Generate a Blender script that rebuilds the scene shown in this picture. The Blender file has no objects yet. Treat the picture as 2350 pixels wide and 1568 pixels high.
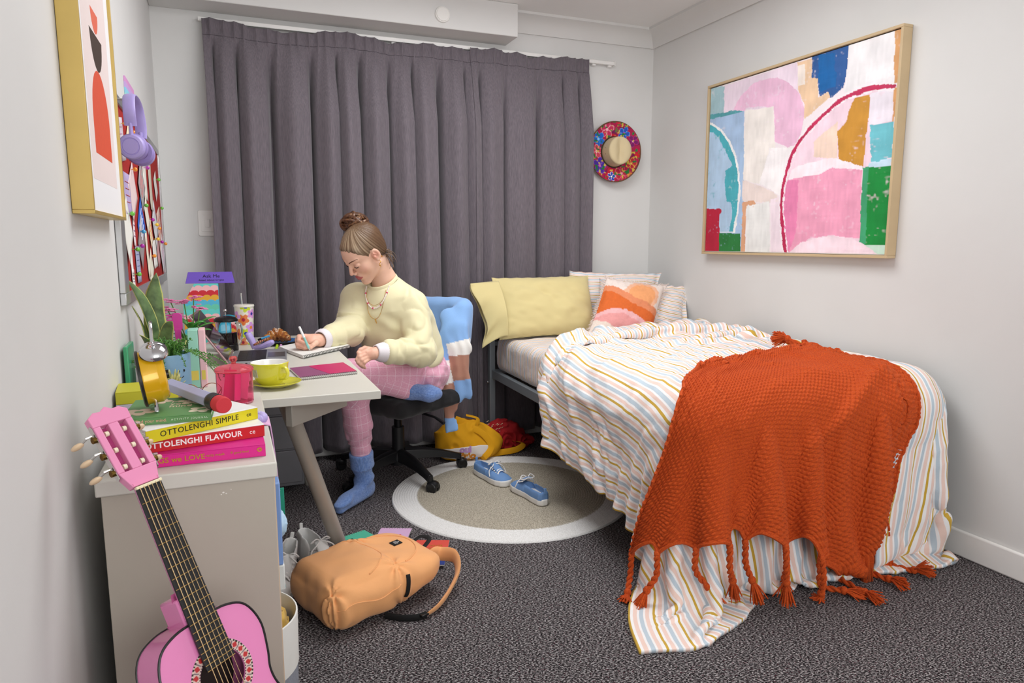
import bpy, bmesh, math, random
import numpy as np
from mathutils import Matrix, Vector, Euler, Quaternion

# ------------------------------------------------------------------ camera, light, exposure
scn = bpy.context.scene
COL = scn.collection
scn.view_settings.view_transform = 'Standard'
scn.view_settings.look = 'None'
scn.view_settings.gamma = 1.0
scn.view_settings.use_curve_mapping = False
scn.view_settings.exposure = 0.17

cam_data = bpy.data.cameras.new('camera')
cam_data.sensor_fit = 'HORIZONTAL'
cam_data.sensor_width = 36.0
cam_data.lens = 36.0 * 1605.0 / 2350.0
cam_data.clip_start = 0.02
cam = bpy.data.objects.new('camera', cam_data)
COL.objects.link(cam)
cam.location = (0, 0, 1.2)
cam.rotation_euler = (math.radians(90 - 8.1), 0, math.radians(-22.05))
scn.camera = cam

world = bpy.data.worlds.new('world')
scn.world = world
world.use_nodes = True
world.node_tree.nodes['Background'].inputs[0].default_value = (0.9, 0.95, 1.0, 1)
world.node_tree.nodes['Background'].inputs[1].default_value = 0.3

def area_light(name, loc, size, power, target, color=(.975, .99, 1.0)):
    d = bpy.data.lights.new(name, 'AREA')
    d.shape = 'RECTANGLE'; d.size, d.size_y = size
    d.energy = power; d.color = color
    o = bpy.data.objects.new(name, d)
    COL.objects.link(o)
    o.location = loc
    v = Vector(target) - Vector(loc)
    o.rotation_euler = v.to_track_quat('-Z', 'Y').to_euler()
    return o

# a flat ceiling panel over the room, and a soft fill light added behind the camera
area_light('ceiling_light_middle', (1.10, 2.45, 2.47), (1.3, 1.2), 33, (1.10, 2.45, 0))
area_light('front_fill_light', (1.15, -1.30, 1.62), (2.3, 1.5), 43, (1.15, 2.0, 1.85))

# ------------------------------------------------------------------ colour and material helpers
def lin(c):
    c = c / 255.0
    return c / 12.92 if c <= .04045 else ((c + .055) / 1.055) ** 2.4

def C(h, a=1.0):
    h = h.lstrip('#')
    return (lin(int(h[0:2], 16)), lin(int(h[2:4], 16)), lin(int(h[4:6], 16)), a)

def c3(h):
    return np.array(C(h)[:3])

class NT:
    def __init__(s, m):
        s.m = m; s.t = m.node_tree; s.n = s.t.nodes; s.l = s.t.links
        s.b = s.n['Principled BSDF']
    def add(s, typ, **kw):
        nd = s.n.new(typ)
        for k, v in kw.items():
            if k.startswith('i_'):
                key = k[2:]
                key = int(key) if key.isdigit() else key
                nd.inputs[key].default_value = v
            else:
                setattr(nd, k, v)
        return nd
    def link(s, a, b): s.l.new(a, b)
    def math(s, op, a, b=None, c=None):
        nd = s.n.new('ShaderNodeMath'); nd.operation = op
        for i, v in enumerate((a, b, c)):
            if v is None: continue
            if isinstance(v, (int, float)): nd.inputs[i].default_value = v
            else: s.link(v, nd.inputs[i])
        return nd.outputs[0]
    def mix(s, fac, a, b, mode='MIX'):
        nd = s.n.new('ShaderNodeMix'); nd.data_type = 'RGBA'; nd.blend_type = mode
        for sock, v in ((nd.inputs[0], fac), (nd.inputs[6], a), (nd.inputs[7], b)):
            if isinstance(v, (int, float, tuple)): sock.default_value = v
            else: s.link(v, sock)
        return nd.outputs[2]
    def coord(s, which='Object'):
        return s.n.new('ShaderNodeTexCoord').outputs[which]
    def ramp(s, fac, stops, interp='LINEAR'):
        nd = s.n.new('ShaderNodeValToRGB'); nd.color_ramp.interpolation = interp
        e = nd.color_ramp.elements
        while len(e) < len(stops): e.new(0.5)
        for el, (p, c) in zip(e, stops):
            el.position = p; el.color = c if isinstance(c, tuple) else C(c)
        s.link(fac, nd.inputs[0])
        return nd.outputs[0]
    def bump(s, height, strength=.3, dist=.002):
        nd = s.n.new('ShaderNodeBump'); nd.inputs['Strength'].default_value = strength
        nd.inputs['Distance'].default_value = dist
        s.link(height, nd.inputs['Height'])
        s.link(nd.outputs[0], s.b.inputs['Normal'])

MATS = {}
def mat(name, col='#808080', rough=.5, metal=0., bump=None, var=None, sheen=0., coat=0., trans=0., ior=1.45,
        spec=.5, vcol=False, sss=0., weave=None, emit=None, alpha=1.):
    """Principled material with a little procedural colour variation and relief."""
    if name in MATS: return MATS[name]
    m = bpy.data.materials.new(name); m.use_nodes = True
    MATS[name] = m
    k = NT(m); b = k.b
    b.inputs['Roughness'].default_value = rough
    b.inputs['Metallic'].default_value = metal
    b.inputs['IOR'].default_value = ior
    b.inputs['Specular IOR Level'].default_value = spec
    b.inputs['Transmission Weight'].default_value = trans
    b.inputs['Coat Weight'].default_value = coat
    b.inputs['Alpha'].default_value = alpha
    if sheen:
        b.inputs['Sheen Weight'].default_value = sheen
        b.inputs['Sheen Roughness'].default_value = .5
    if sss:
        b.inputs['Subsurface Weight'].default_value = sss
        b.inputs['Subsurface Radius'].default_value = (.012, .005, .003)
        b.inputs['Subsurface Scale'].default_value = .6
    base = C(col)
    if vcol:
        a = k.add('ShaderNodeAttribute', attribute_name='Col'); base = a.outputs['Color']
    if var is None: var = (14, .06)
    co = k.coord()
    nz = k.add('ShaderNodeTexNoise', i_Scale=var[0], i_Detail=3.0)
    k.link(co, nz.inputs['Vector'])
    f = k.math('MULTIPLY_ADD', nz.outputs['Fac'], var[1] * 2, 1 - var[1])
    cm = k.n.new('ShaderNodeCombineColor')
    for i in range(3): k.link(f, cm.inputs[i])
    out = k.mix(1.0, base, cm.outputs[0], 'MULTIPLY')
    k.link(out, b.inputs['Base Color'])
    if weave:                                       # woven threads
        w = k.add('ShaderNodeTexWave', i_Scale=weave[0], wave_type='BANDS', bands_direction='X', i_Distortion=.6)
        w2 = k.add('ShaderNodeTexWave', i_Scale=weave[0], wave_type='BANDS', bands_direction='Z', i_Distortion=.6)
        k.link(co, w.inputs['Vector']); k.link(co, w2.inputs['Vector'])
        k.bump(k.math('ADD', w.outputs['Fac'], w2.outputs['Fac']), weave[1], .001)
    elif bump:
        n2 = k.add('ShaderNodeTexNoise', i_Scale=bump[0], i_Detail=4.0)
        k.link(co, n2.inputs['Vector'])
        k.bump(n2.outputs['Fac'], bump[1], bump[2] if len(bump) > 2 else .002)
    if emit:
        b.inputs['Emission Color'].default_value = C(emit[0]); b.inputs['Emission Strength'].default_value = emit[1]
    return m

# ------------------------------------------------------------------ mesh helpers
def rotm(axis, deg):
    return np.array(Matrix.Rotation(math.radians(deg), 3, axis))

def frame_z(d):
    """3x3 matrix whose z column is d."""
    z = np.array(d, float); z /= np.linalg.norm(z)
    h = np.array([0, 0, 1.]) if abs(z[2]) < .95 else np.array([1., 0, 0])
    x = np.cross(h, z); x /= np.linalg.norm(x)
    return np.stack([x, np.cross(z, x), z], 1)

class MB:
    """collects shapes; build() links them as ONE mesh object"""
    def __init__(s): s.v = []; s.f = []; s.n = 0; s.mi = []; s.cur = 0
    def raw(s, v, f):
        v = np.asarray(v, float).reshape(-1, 3)
        s.v.append(v)
        for q in f: s.f.append(tuple(int(i) + s.n for i in q)); s.mi.append(s.cur)
        s.n += len(v); return s
    def box(s, lo, hi, R=None, t=None):
        x0, y0, z0 = lo; x1, y1, z1 = hi
        v = np.array([(x0,y0,z0),(x1,y0,z0),(x1,y1,z0),(x0,y1,z0),(x0,y0,z1),(x1,y0,z1),(x1,y1,z1),(x0,y1,z1)], float)
        if R is not None: v = v @ np.asarray(R).T
        if t is not None: v = v + np.asarray(t)
        return s.raw(v, [(0,3,2,1),(4,5,6,7),(0,1,5,4),(1,2,6,5),(2,3,7,6),(3,0,4,7)])
    def cbox(s, c, size, R=None):
        h = np.array(size, float) / 2
        return s.box(-h, h, R, c)
    def cyl(s, p0, p1, r0, r1=None, n=20, cap=True):
        return s.tube([p0, p1], [r0, r0 if r1 is None else r1], n, cap)
    def tube(s, pts, r, n=10, cap=True, closed=False, flat=None, up=None):
        """tube along points with radius (list or number); flat=(a,b) squashes the section"""
        P = np.asarray(pts, float); m = len(P)
        r = np.full(m, r) if np.isscalar(r) else np.asarray(r, float)
        if closed: T = np.roll(P, -1, 0) - np.roll(P, 1, 0)
        else: T = np.gradient(P, axis=0)
        T /= np.linalg.norm(T, axis=1)[:, None] + 1e-12
        if up is None:
            u = frame_z(T[0])[:, 0]
        else:
            u = np.asarray(up, float)
        V = []; ang = np.arange(n) * 2 * np.pi / n
        fa, fb = flat or (1, 1)
        for i in range(m):
            u = u - T[i] * (u @ T[i])
            ln = np.linalg.norm(u)
            u = u / ln if ln > 1e-6 else frame_z(T[i])[:, 0]
            w = np.cross(T[i], u)
            V.append(P[i] + r[i] * (np.cos(ang)[:, None] * u * fa + np.sin(ang)[:, None] * w * fb))
        V = np.concatenate(V); F = []
        for i in range(m if closed else m - 1):
            a = i * n; b = ((i + 1) % m) * n
            for j in range(n):
                k = (j + 1) % n
                F.append((a + j, a + k, b + k, b + j))
        if cap and not closed:
            F.append(tuple(range(n))[::-1]); F.append(tuple((m - 1) * n + j for j in range(n)))
        return s.raw(V, F)
    def lathe(s, prof, n=32, c=(0, 0, 0), R=None, cap=False):
        """prof: list of (radius, height) turned about z"""
        V = []; F = []; ang = np.arange(n) * 2 * np.pi / n
        for r, z in prof:
            V.append(np.stack([r * np.cos(ang), r * np.sin(ang), np.full(n, z)], 1))
        V = np.concatenate(V)
        if R is not None: V = V @ np.asarray(R).T
        V = V + np.asarray(c)
        for i in range(len(prof) - 1):
            for j in range(n):
                k = (j + 1) % n
                F.append((i * n + j, i * n + k, (i + 1) * n + k, (i + 1) * n + j))
        if cap:
            F.append(tuple(range(n))[::-1]); F.append(tuple((len(prof) - 1) * n + j for j in range(n)))
        return s.raw(V, F)
    def ball(s, c, r, n=12, R=None):
        r = np.full(3, r) if np.isscalar(r) else np.asarray(r, float)
        m = max(5, n // 2); V = [(0, 0, -1)]
        for i in range(1, m):
            t = -math.pi / 2 + math.pi * i / m
            for j in range(n):
                a = 2 * math.pi * j / n
                V.append((math.cos(t) * math.cos(a), math.cos(t) * math.sin(a), math.sin(t)))
        V.append((0, 0, 1)); V = np.array(V) * r
        if R is not None: V = V @ np.asarray(R).T
        V = V + np.asarray(c); F = []
        for j in range(n): F.append((0, 1 + (j + 1) % n, 1 + j))
        for i in range(m - 2):
            for j in range(n):
                k = (j + 1) % n
                F.append((1 + i*n + j, 1 + i*n + k, 1 + (i+1)*n + k, 1 + (i+1)*n + j))
        L = len(V) - 1
        for j in range(n): F.append((L, 1 + (m-2)*n + j, 1 + (m-2)*n + (j+1) % n))
        return s.raw(V, F)
    def prism(s, poly, z0, z1, R=None, t=None):
        """2D outline (x,y), counter-clockwise, extruded from z0 to z1"""
        p = np.asarray(poly, float); n = len(p)
        V = np.concatenate([np.c_[p, np.full(n, z0)], np.c_[p, np.full(n, z1)]])
        if R is not None: V = V @ np.asarray(R).T
        if t is not None: V = V + np.asarray(t)
        F = [tuple(range(n))[::-1], tuple(range(n, 2*n))]
        for j in range(n):
            k = (j + 1) % n
            F.append((j, k, n + k, n + j))
        return s.raw(V, F)
    def grid(s, P, closed_u=False, closed_v=False):
        """P: (nu,nv,3) array"""
        P = np.asarray(P, float); nu, nv = P.shape[:2]
        F = []
        for i in range(nu if closed_u else nu - 1):
            for j in range(nv if closed_v else nv - 1):
                a = i * nv + j; b = i * nv + (j+1) % nv
                c = ((i+1) % nu) * nv + (j+1) % nv; d = ((i+1) % nu) * nv + j
                F.append((a, d, c, b))
        return s.raw(P.reshape(-1, 3), F)
    def build(s, name, m, parent=None, smooth=True, bevel=0., seg=2, world=True, angle=35, solid=0., sub=0):
        v = np.concatenate(s.v)
        return mesh_obj(name, v, s.f, m, parent, smooth, bevel, seg, world, angle, solid, sub, s.mi)

MW = {}
def mesh_obj(name, v, f, m, parent=None, smooth=True, bevel=0., seg=2, world=True, angle=35, solid=0., sub=0, mi=None):
    v = np.asarray(v, float)
    me = bpy.data.meshes.new(name)
    if parent is not None and world and parent.name in MW:
        Mi = np.array(MW[parent.name].inverted())
        v = v @ Mi[:3, :3].T + Mi[:3, 3]
    if isinstance(f, np.ndarray):
        nf, k = f.shape
        me.vertices.add(len(v)); me.vertices.foreach_set('co', v.astype(np.float32).ravel())
        me.loops.add(nf * k); me.loops.foreach_set('vertex_index', f.astype(np.int32).ravel())
        me.polygons.add(nf)
        me.polygons.foreach_set('loop_start', (np.arange(nf) * k).astype(np.int32))
        me.update(calc_edges=True); me.validate()
    else:
        me.from_pydata(v.tolist(), [], f); me.update()
    for x in (m if isinstance(m, (list, tuple)) else [m]): me.materials.append(x)
    if mi is not None and any(mi): me.polygons.foreach_set('material_index', np.array(mi, np.int32))
    o = bpy.data.objects.new(name, me); COL.objects.link(o)
    if parent is not None:
        o.parent = parent
        MW[o.name] = MW.get(parent.name, Matrix.Identity(4))
    else:
        MW[o.name] = Matrix.Identity(4)
    if smooth:
        me.polygons.foreach_set('use_smooth', np.ones(len(me.polygons), bool))
        if smooth != 'full': me.set_sharp_from_angle(angle=math.radians(angle))
    if sub:
        md = o.modifiers.new('subsurf', 'SUBSURF'); md.levels = sub; md.render_levels = sub
    if solid:
        md = o.modifiers.new('solidify', 'SOLIDIFY'); md.thickness = solid; md.offset = 0
    if bevel:
        md = o.modifiers.new('bevel', 'BEVEL'); md.width = bevel; md.segments = seg
        md.limit_method = 'ANGLE'; md.angle_limit = math.radians(40)
    return o

def setcol(o, cols, name='Col'):
    a = o.data.attributes.new(name, 'FLOAT_COLOR', 'POINT')
    c = np.ones((len(o.data.vertices), 4), np.float32)
    c[:, :3] = cols
    a.data.foreach_set('color', c.ravel())

def setattr_f(o, name, vals):
    a = o.data.attributes.new(name, 'FLOAT', 'POINT')
    a.data.foreach_set('value', np.asarray(vals, np.float32))

def tag(o, label, cat, group=None):
    o['label'] = label; o['category'] = cat
    if group: o['group'] = group
    return o

def thing(name, label, cat, loc=(0, 0, 0), R=None, group=None):
    """an Empty at the thing's base that parents its parts"""
    o = bpy.data.objects.new(name, None); COL.objects.link(o)
    o.empty_display_size = .05
    m = Matrix.Translation(Vector(loc))
    if R is not None: m = m @ Matrix(np.asarray(R).tolist()).to_4x4()
    o.matrix_basis = m
    MW[o.name] = m
    return tag(o, label, cat, group)

def struct(o):
    o['kind'] = 'structure'; return o

def copy_tree(root, parent=None, keep=None):
    c = root.copy(); COL.objects.link(c); c.parent = parent
    MW[c.name] = MW.get(root.name, Matrix.Identity(4))
    for ch in [x for x in COL.objects if x.parent == root]:
        copy_tree(ch, c)
    return c

def place(o, loc, R=None):
    m = Matrix.Translation(Vector(loc))
    if R is not None: m = m @ Matrix(np.asarray(R).tolist()).to_4x4()
    o.matrix_basis = m; MW[o.name] = m

def text_obj(name, txt, size, m, parent, loc, R, extrude=.0003, align='LEFT', shear=0., space=1., bold=0.):
    """flat lettering; R's columns are the reading direction, the up direction and the outward normal"""
    cu = bpy.data.curves.new(name, 'FONT'); cu.body = txt; cu.size = size
    cu.align_x = align; cu.align_y = 'CENTER'; cu.extrude = extrude; cu.shear = shear
    cu.space_character = space; cu.offset = bold; cu.resolution_u = 3
    t = bpy.data.objects.new('tmp', cu); COL.objects.link(t)
    dg = bpy.context.evaluated_depsgraph_get()
    me = bpy.data.meshes.new_from_object(t.evaluated_get(dg))
    COL.objects.unlink(t); bpy.data.objects.remove(t)
    v = np.zeros(len(me.vertices) * 3); me.vertices.foreach_get('co', v)
    v = v.reshape(-1, 3) @ np.asarray(R).T + np.asarray(loc)
    f = [tuple(p.vertices) for p in me.polygons]
    bpy.data.meshes.remove(me)
    return mesh_obj(name, v, f, m, parent, smooth=False)

def spline(pts, n):
    """Catmull-Rom through points"""
    P = np.asarray(pts, float)
    Q = np.vstack([2*P[0]-P[1], P, 2*P[-1]-P[-2]])
    m = len(P) - 1
    t = np.linspace(0, m, n); i = np.minimum(t.astype(int), m - 1); u = (t - i)[:, None]
    a, b, c, d = Q[i], Q[i+1], Q[i+2], Q[i+3]
    return .5*((2*b) + (-a+c)*u + (2*a-5*b+4*c-d)*u**2 + (-a+3*b-3*c+d)*u**3)

def rect_round(w, h, r, n=5, cx=0, cy=0):
    pts = []
    for (sx, sy, a0) in ((1, -1, -90), (1, 1, 0), (-1, 1, 90), (-1, -1, 180)):
        for k in range(n + 1):
            a = math.radians(a0 + 90 * k / n)
            pts.append((cx + sx*(w/2 - r) + r*math.cos(a), cy + sy*(h/2 - r) + r*math.sin(a)))
    return pts

# ---- value noise in numpy
_rng = np.random.default_rng(7)
_LAT = _rng.random((32, 32, 32)).astype(np.float32)
def vnoise(p):
    p = np.asarray(p, np.float32); i = np.floor(p).astype(int); f = p - i; f = f*f*(3 - 2*f)
    r = 0
    for dx in (0, 1):
        wx = f[..., 0] if dx else 1 - f[..., 0]
        for dy in (0, 1):
            wy = f[..., 1] if dy else 1 - f[..., 1]
            for dz in (0, 1):
                wz = f[..., 2] if dz else 1 - f[..., 2]
                r = r + wx*wy*wz*_LAT[(i[..., 0]+dx) & 31, (i[..., 1]+dy) & 31, (i[..., 2]+dz) & 31]
    return r * 2 - 1
def n2(x, y, s=1., seed=0.):
    return vnoise(np.stack([np.asarray(x)*s + seed*7.3, np.asarray(y)*s + seed*3.1, np.full(np.shape(x), seed)], -1))

# ---- signed distance shapes, meshed with surface nets
def smin(a, b, k):
    h = np.clip(.5 + .5*(b - a)/k, 0, 1)
    return b + (a - b)*h - k*h*(1 - h)
def smax(a, b, k): return -smin(-a, -b, k)
def s_cone(p, a, b, ra, rb):
    a = np.asarray(a, np.float32); b = np.asarray(b, np.float32)
    ba = b - a; t = np.clip(((p - a) @ ba) / (ba @ ba), 0, 1)
    return np.linalg.norm(p - a - t[:, None]*ba, axis=1) - (ra + (rb - ra)*t)
def s_ell(p, c, r, R=None):
    q = p - np.asarray(c, np.float32)
    if R is not None: q = q @ np.asarray(R, np.float32)
    r = np.asarray(r, np.float32)
    k0 = np.linalg.norm(q/r, axis=1); k1 = np.linalg.norm(q/(r*r), axis=1)
    return k0*(k0 - 1)/np.maximum(k1, 1e-6)
def s_box(p, c, h, rad, R=None):
    q = p - np.asarray(c, np.float32)
    if R is not None: q = q @ np.asarray(R, np.float32)
    d = np.abs(q) - (np.asarray(h, np.float32) - rad)
    return np.linalg.norm(np.maximum(d, 0), axis=1) + np.minimum(d.max(1), 0) - rad
def chain(p, pts, rad, k=.0):
    d = None
    for i in range(len(pts) - 1):
        e = s_cone(p, pts[i], pts[i+1], rad[i], rad[i+1])
        d = e if d is None else (smin(d, e, k) if k else np.minimum(d, e))
    return d

def sdf_mesh(f, lo, hi, h, s=6):
    lo = np.asarray(lo, np.float32); hi = np.asarray(hi, np.float32)
    nb = np.maximum(1, np.ceil((hi - lo)/(h*s)).astype(int))
    n = nb*s + 1
    g = [(lo[i] + (np.arange(nb[i]) + .5)*h*s) for i in range(3)]
    pc = np.stack(np.meshgrid(*g, indexing='ij'), -1).reshape(-1, 3).astype(np.float32)
    dc = np.concatenate([f(c) for c in np.array_split(pc, max(1, len(pc)//200000))])
    act = (np.abs(dc) < h*s*1.35).reshape(nb)
    D = np.repeat(np.repeat(np.repeat(dc.reshape(nb), s, 0), s, 1), s, 2).astype(np.float32)
    D = np.pad(D, ((0, 1), (0, 1), (0, 1)), mode='edge')
    need = np.zeros(n, bool)
    ai = np.argwhere(act)
    off = np.stack(np.meshgrid(*[np.arange(s+1)]*3, indexing='ij'), -1).reshape(-1, 3)
    idx = (ai[:, None, :]*s + off[None]).reshape(-1, 3)
    need[idx[:, 0], idx[:, 1], idx[:, 2]] = True
    idx = np.argwhere(need)
    pts = (lo + idx*h).astype(np.float32)
    val = np.concatenate([f(c) for c in np.array_split(pts, max(1, len(pts)//250000))])
    D[idx[:, 0], idx[:, 1], idx[:, 2]] = val
    S = D < 0
    c8 = np.zeros(tuple(np.array(S.shape) - 1), np.uint8)
    offs = [(a, b, c) for a in (0, 1) for b in (0, 1) for c in (0, 1)]
    nx, ny, nz = S.shape
    for (a, b, c) in offs: c8 += S[a:nx-1+a, b:ny-1+b, c:nz-1+c]
    cells = np.argwhere((c8 > 0) & (c8 < 8))
    vid = np.full(c8.shape, -1, np.int32)
    vid[cells[:, 0], cells[:, 1], cells[:, 2]] = np.arange(len(cells))
    vals = np.stack([D[cells[:, 0]+a, cells[:, 1]+b, cells[:, 2]+c] for (a, b, c) in offs], 1)
    O = np.array(offs, np.float32)
    acc = np.zeros((len(cells), 3), np.float32); cnt = np.zeros(len(cells), np.float32)
    for i in range(8):
        for j in range(i+1, 8):
            if np.abs(O[i] - O[j]).sum() != 1: continue
            va, vb = vals[:, i], vals[:, j]
            m = (va < 0) != (vb < 0)
            t = np.where(m, va/(va - vb + 1e-12), 0)[:, None]
            acc += np.where(m[:, None], O[i] + t*(O[j] - O[i]), 0); cnt += m
    V = lo + (cells + acc/cnt[:, None])*h
    F = []
    for ax in range(3):
        a1, a2 = (ax+1) % 3, (ax+2) % 3
        sl0 = [slice(None)]*3; sl1 = [slice(None)]*3
        sl0[ax] = slice(0, S.shape[ax]-1); sl1[ax] = slice(1, None)
        ch = S[tuple(sl0)] != S[tuple(sl1)]
        e = np.argwhere(ch)
        ok = (e[:, a1] > 0) & (e[:, a2] > 0) & (e[:, a1] < S.shape[a1]-1) & (e[:, a2] < S.shape[a2]-1)
        e = e[ok]
        def cell(d1, d2):
            q = e.copy(); q[:, a1] += d1; q[:, a2] += d2
            return vid[q[:, 0], q[:, 1], q[:, 2]]
        q = np.stack([cell(-1, -1), cell(0, -1), cell(0, 0), cell(-1, 0)], 1)
        inside = S[e[:, 0], e[:, 1], e[:, 2]]
        q[~inside] = q[~inside][:, ::-1]
        F.append(q)
    F = np.concatenate(F)
    return V.astype(np.float64), F[(F >= 0).all(1)]

def project(f, P, off=0., it=6):
    """push points on to the surface f = off"""
    P = np.asarray(P, np.float32).copy(); e = np.float32(.0015)
    for _ in range(it):
        d = f(P) - off
        g = np.stack([f(P + np.eye(3, dtype=np.float32)[i]*e) - f(P - np.eye(3, dtype=np.float32)[i]*e) for i in range(3)], 1)
        g /= np.linalg.norm(g, axis=1)[:, None] + 1e-9
        P = P - g*d[:, None]
    return P.astype(float)
PAPER = mat('white_paper', '#e6e4df', .8, var=(25, .02))

# ================================================================== the room
XL, XR, YB, YF, ZC = -0.284, 2.568, 3.957, -1.35, 2.50

def wall_material(name, col, rough=.62):
    m = bpy.data.materials.new(name); m.use_nodes = True
    k = NT(m)
    nz = k.add('ShaderNodeTexNoise', i_Scale=2.2, i_Detail=3.0); k.link(k.coord(), nz.inputs['Vector'])
    k.link(k.ramp(nz.outputs['Fac'], [(.3, C(col)), (.75, tuple(list(np.array(C(col)[:3])*.95)) + (1,))]), k.b.inputs['Base Color'])
    k.b.inputs['Roughness'].default_value = rough
    n3 = k.add('ShaderNodeTexNoise', i_Scale=190.0, i_Detail=4.0); k.link(k.coord(), n3.inputs['Vector'])
    k.bump(n3.outputs['Fac'], .12, .001)
    return m

WALL = wall_material('painted_wall', '#dedddb')
CEIL = wall_material('painted_ceiling', '#eeedeb', .7)
TRIMW = mat('gloss_trim_paint', '#efedea', .35, bump=(60, .03), var=(5, .02))

def carpet_material():
    m = bpy.data.materials.new('loop_carpet'); m.use_nodes = True
    k = NT(m); co = k.coord()
    mp = k.add('ShaderNodeMapping'); k.link(co, mp.inputs['Vector'])
    mp.inputs['Rotation'].default_value = (0, 0, math.radians(22))
    def streak(rot, sx, sy, seed):
        q = k.add('ShaderNodeMapping'); k.link(mp.outputs[0], q.inputs['Vector'])
        q.inputs['Rotation'].default_value = (0, 0, math.radians(rot)); q.inputs['Scale'].default_value = (sx, sy, 1)
        q.inputs['Location'].default_value = (seed, seed*2, 0)
        v = k.add('ShaderNodeTexNoise', i_Scale=1.0, i_Detail=2.0, i_Roughness=.7); k.link(q.outputs[0], v.inputs['Vector'])
        return v.outputs['Fac']
    a = streak(28, 140, 310, 1); b = streak(-40, 140, 310, 5)
    ck = k.add('ShaderNodeTexNoise', i_Scale=7.0, i_Detail=0.0); k.link(mp.outputs[0], ck.inputs['Vector'])
    sel = k.math('GREATER_THAN', ck.outputs['Fac'], .5)
    fmix = k.add('ShaderNodeMix'); fmix.data_type = 'FLOAT'
    k.link(sel, fmix.inputs[0]); k.link(a, fmix.inputs[2]); k.link(b, fmix.inputs[3])
    f = fmix.outputs[0]
    base = k.ramp(f, [(.41, '#131012'), (.49, '#2e2a2c'), (.55, '#7d7678'), (.63, '#c6c1c1')])
    r2 = k.add('ShaderNodeTexNoise', i_Scale=150.0, i_Detail=1.0); k.link(mp.outputs[0], r2.inputs['Vector'])
    red = k.math('GREATER_THAN', r2.outputs['Fac'], .66)
    fin = k.mix(k.math('MULTIPLY', red, .55), base, C('#5a1c30'))
    k.link(fin, k.b.inputs['Base Color'])
    k.b.inputs['Roughness'].default_value = .95
    k.b.inputs['Specular IOR Level'].default_value = .15
    k.bump(f, .9, .006)
    return m

def quad_slab(name, lo, hi, m, **kw):
    return struct(MB().box(lo, hi).build(name, m, None, False, **kw))

quad_slab('floor', (XL-.1, YF-.1, -.06), (XR+.1, YB+.1, 0), carpet_material())
quad_slab('ceiling', (XL-.1, YF-.1, ZC), (XR+.1, YB+.1, ZC+.06), CEIL)
quad_slab('wall_back', (XL-.1, YB, 0), (XR+.1, YB+.1, ZC), WALL)
quad_slab('wall_left', (XL-.1, YF, 0), (XL, YB, ZC), WALL)
quad_slab('wall_right', (XR, YF, 0), (XR+.1, YB, ZC), WALL)
quad_slab('wall_front', (XL-.1, YF-.1, 0), (XR+.1, YF, ZC), WALL)
# frame added round the unseen fill light behind the camera
wf = MB()
for lo, hi in (((-.05, YF, .82), (2.35, YF+.03, .87)), ((-.05, YF, 2.37), (2.35, YF+.03, 2.42)), ((-.05, YF, .87), (0, YF+.03, 2.37)), ((2.30, YF, .87), (2.35, YF+.03, 2.37))): wf.box(lo, hi)
struct(wf.build('fill_light_frame', TRIMW, None, False))
# boxed-in duct along the top of the window wall
struct(MB().box((XL, 3.768, 2.326), (1.563, YB, ZC)).build('trim_1', WALL, None, True, bevel=.004))
# coved cornice, right wall and the rest of the back wall
cov = [(0, 0), (0, -.095), (.014, -.098), (.02, -.082), (.034, -.05), (.058, -.028), (.086, -.018), (.1, -.014), (.1, 0)]
def cornice(name, p0, p1, inward, m=TRIMW):
    p0 = np.array(p0, float); p1 = np.array(p1, float); n = np.array(inward, float)
    V = []
    for P in (p0, p1):
        for (a, b) in cov: V.append(P + n*a + np.array([0, 0, b]))
    k = len(cov); F = [tuple(range(k)), tuple(range(2*k-1, k-1, -1))]
    for j in range(k):
        F.append((j, k+j, k+(j+1) % k, (j+1) % k))
    return struct(mesh_obj(name, V, F, WALL, None, True, angle=30))
cornice('trim_2', (XR, YF, ZC), (XR, YB, ZC), (-1, 0, 0))
cornice('trim_3', (1.563, YB, ZC), (XR, YB, ZC), (0, -1, 0))
def skirting(name, lo, hi):
    return struct(MB().box(lo, hi).build(name, TRIMW, None, True, bevel=.008, seg=3))
skirting('baseboard_right', (XR-.016, YF, 0), (XR, YB, .105))
skirting('baseboard_back', (XL, YB-.016, 0), (XR-.016, YB, .105))
skirting('baseboard_left', (XL, YF, 0), (XL+.014, YB-.016, .105))

# round smoke sensor on the boxed duct
SENSOR = mat('sensor_plastic', '#eceae6', .4, var=(5, .02))
RY = rotm('X', 90)                                    # local z -> world -y
t = thing('smoke_sensor', 'round white sensor disc on the boxed duct above the curtain', 'sensor', (1.127, 3.768, 2.393), RY)
MB().lathe([(.0, .0), (.041, .0), (.041, .006), (.039, .012)], 40).lathe([(.0, .0125), (.039, .012)], 40).build('housing', SENSOR, t, world=False)
MB().lathe([(.0, .0165), (.033, .0165), (.0345, .015), (.0345, .012)], 40).build('cover', SENSOR, t, world=False)

# light switch beside the curtain
t = thing('light_switch', 'square white switch plate on the wall left of the curtain', 'switch', (-.083, YB, 1.295), RY)
MB().prism(rect_round(.085, .13, .008), 0, .008).build('plate', SENSOR, t, world=False, bevel=.002)
MB().prism(rect_round(.06, .085, .005), .008, .010).build('surround', SENSOR, t, world=False, bevel=.001)
MB().box((-.012, -.02, .010), (.012, .02, .016)).build('rocker', SENSOR, t, world=False, bevel=.002)

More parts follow.
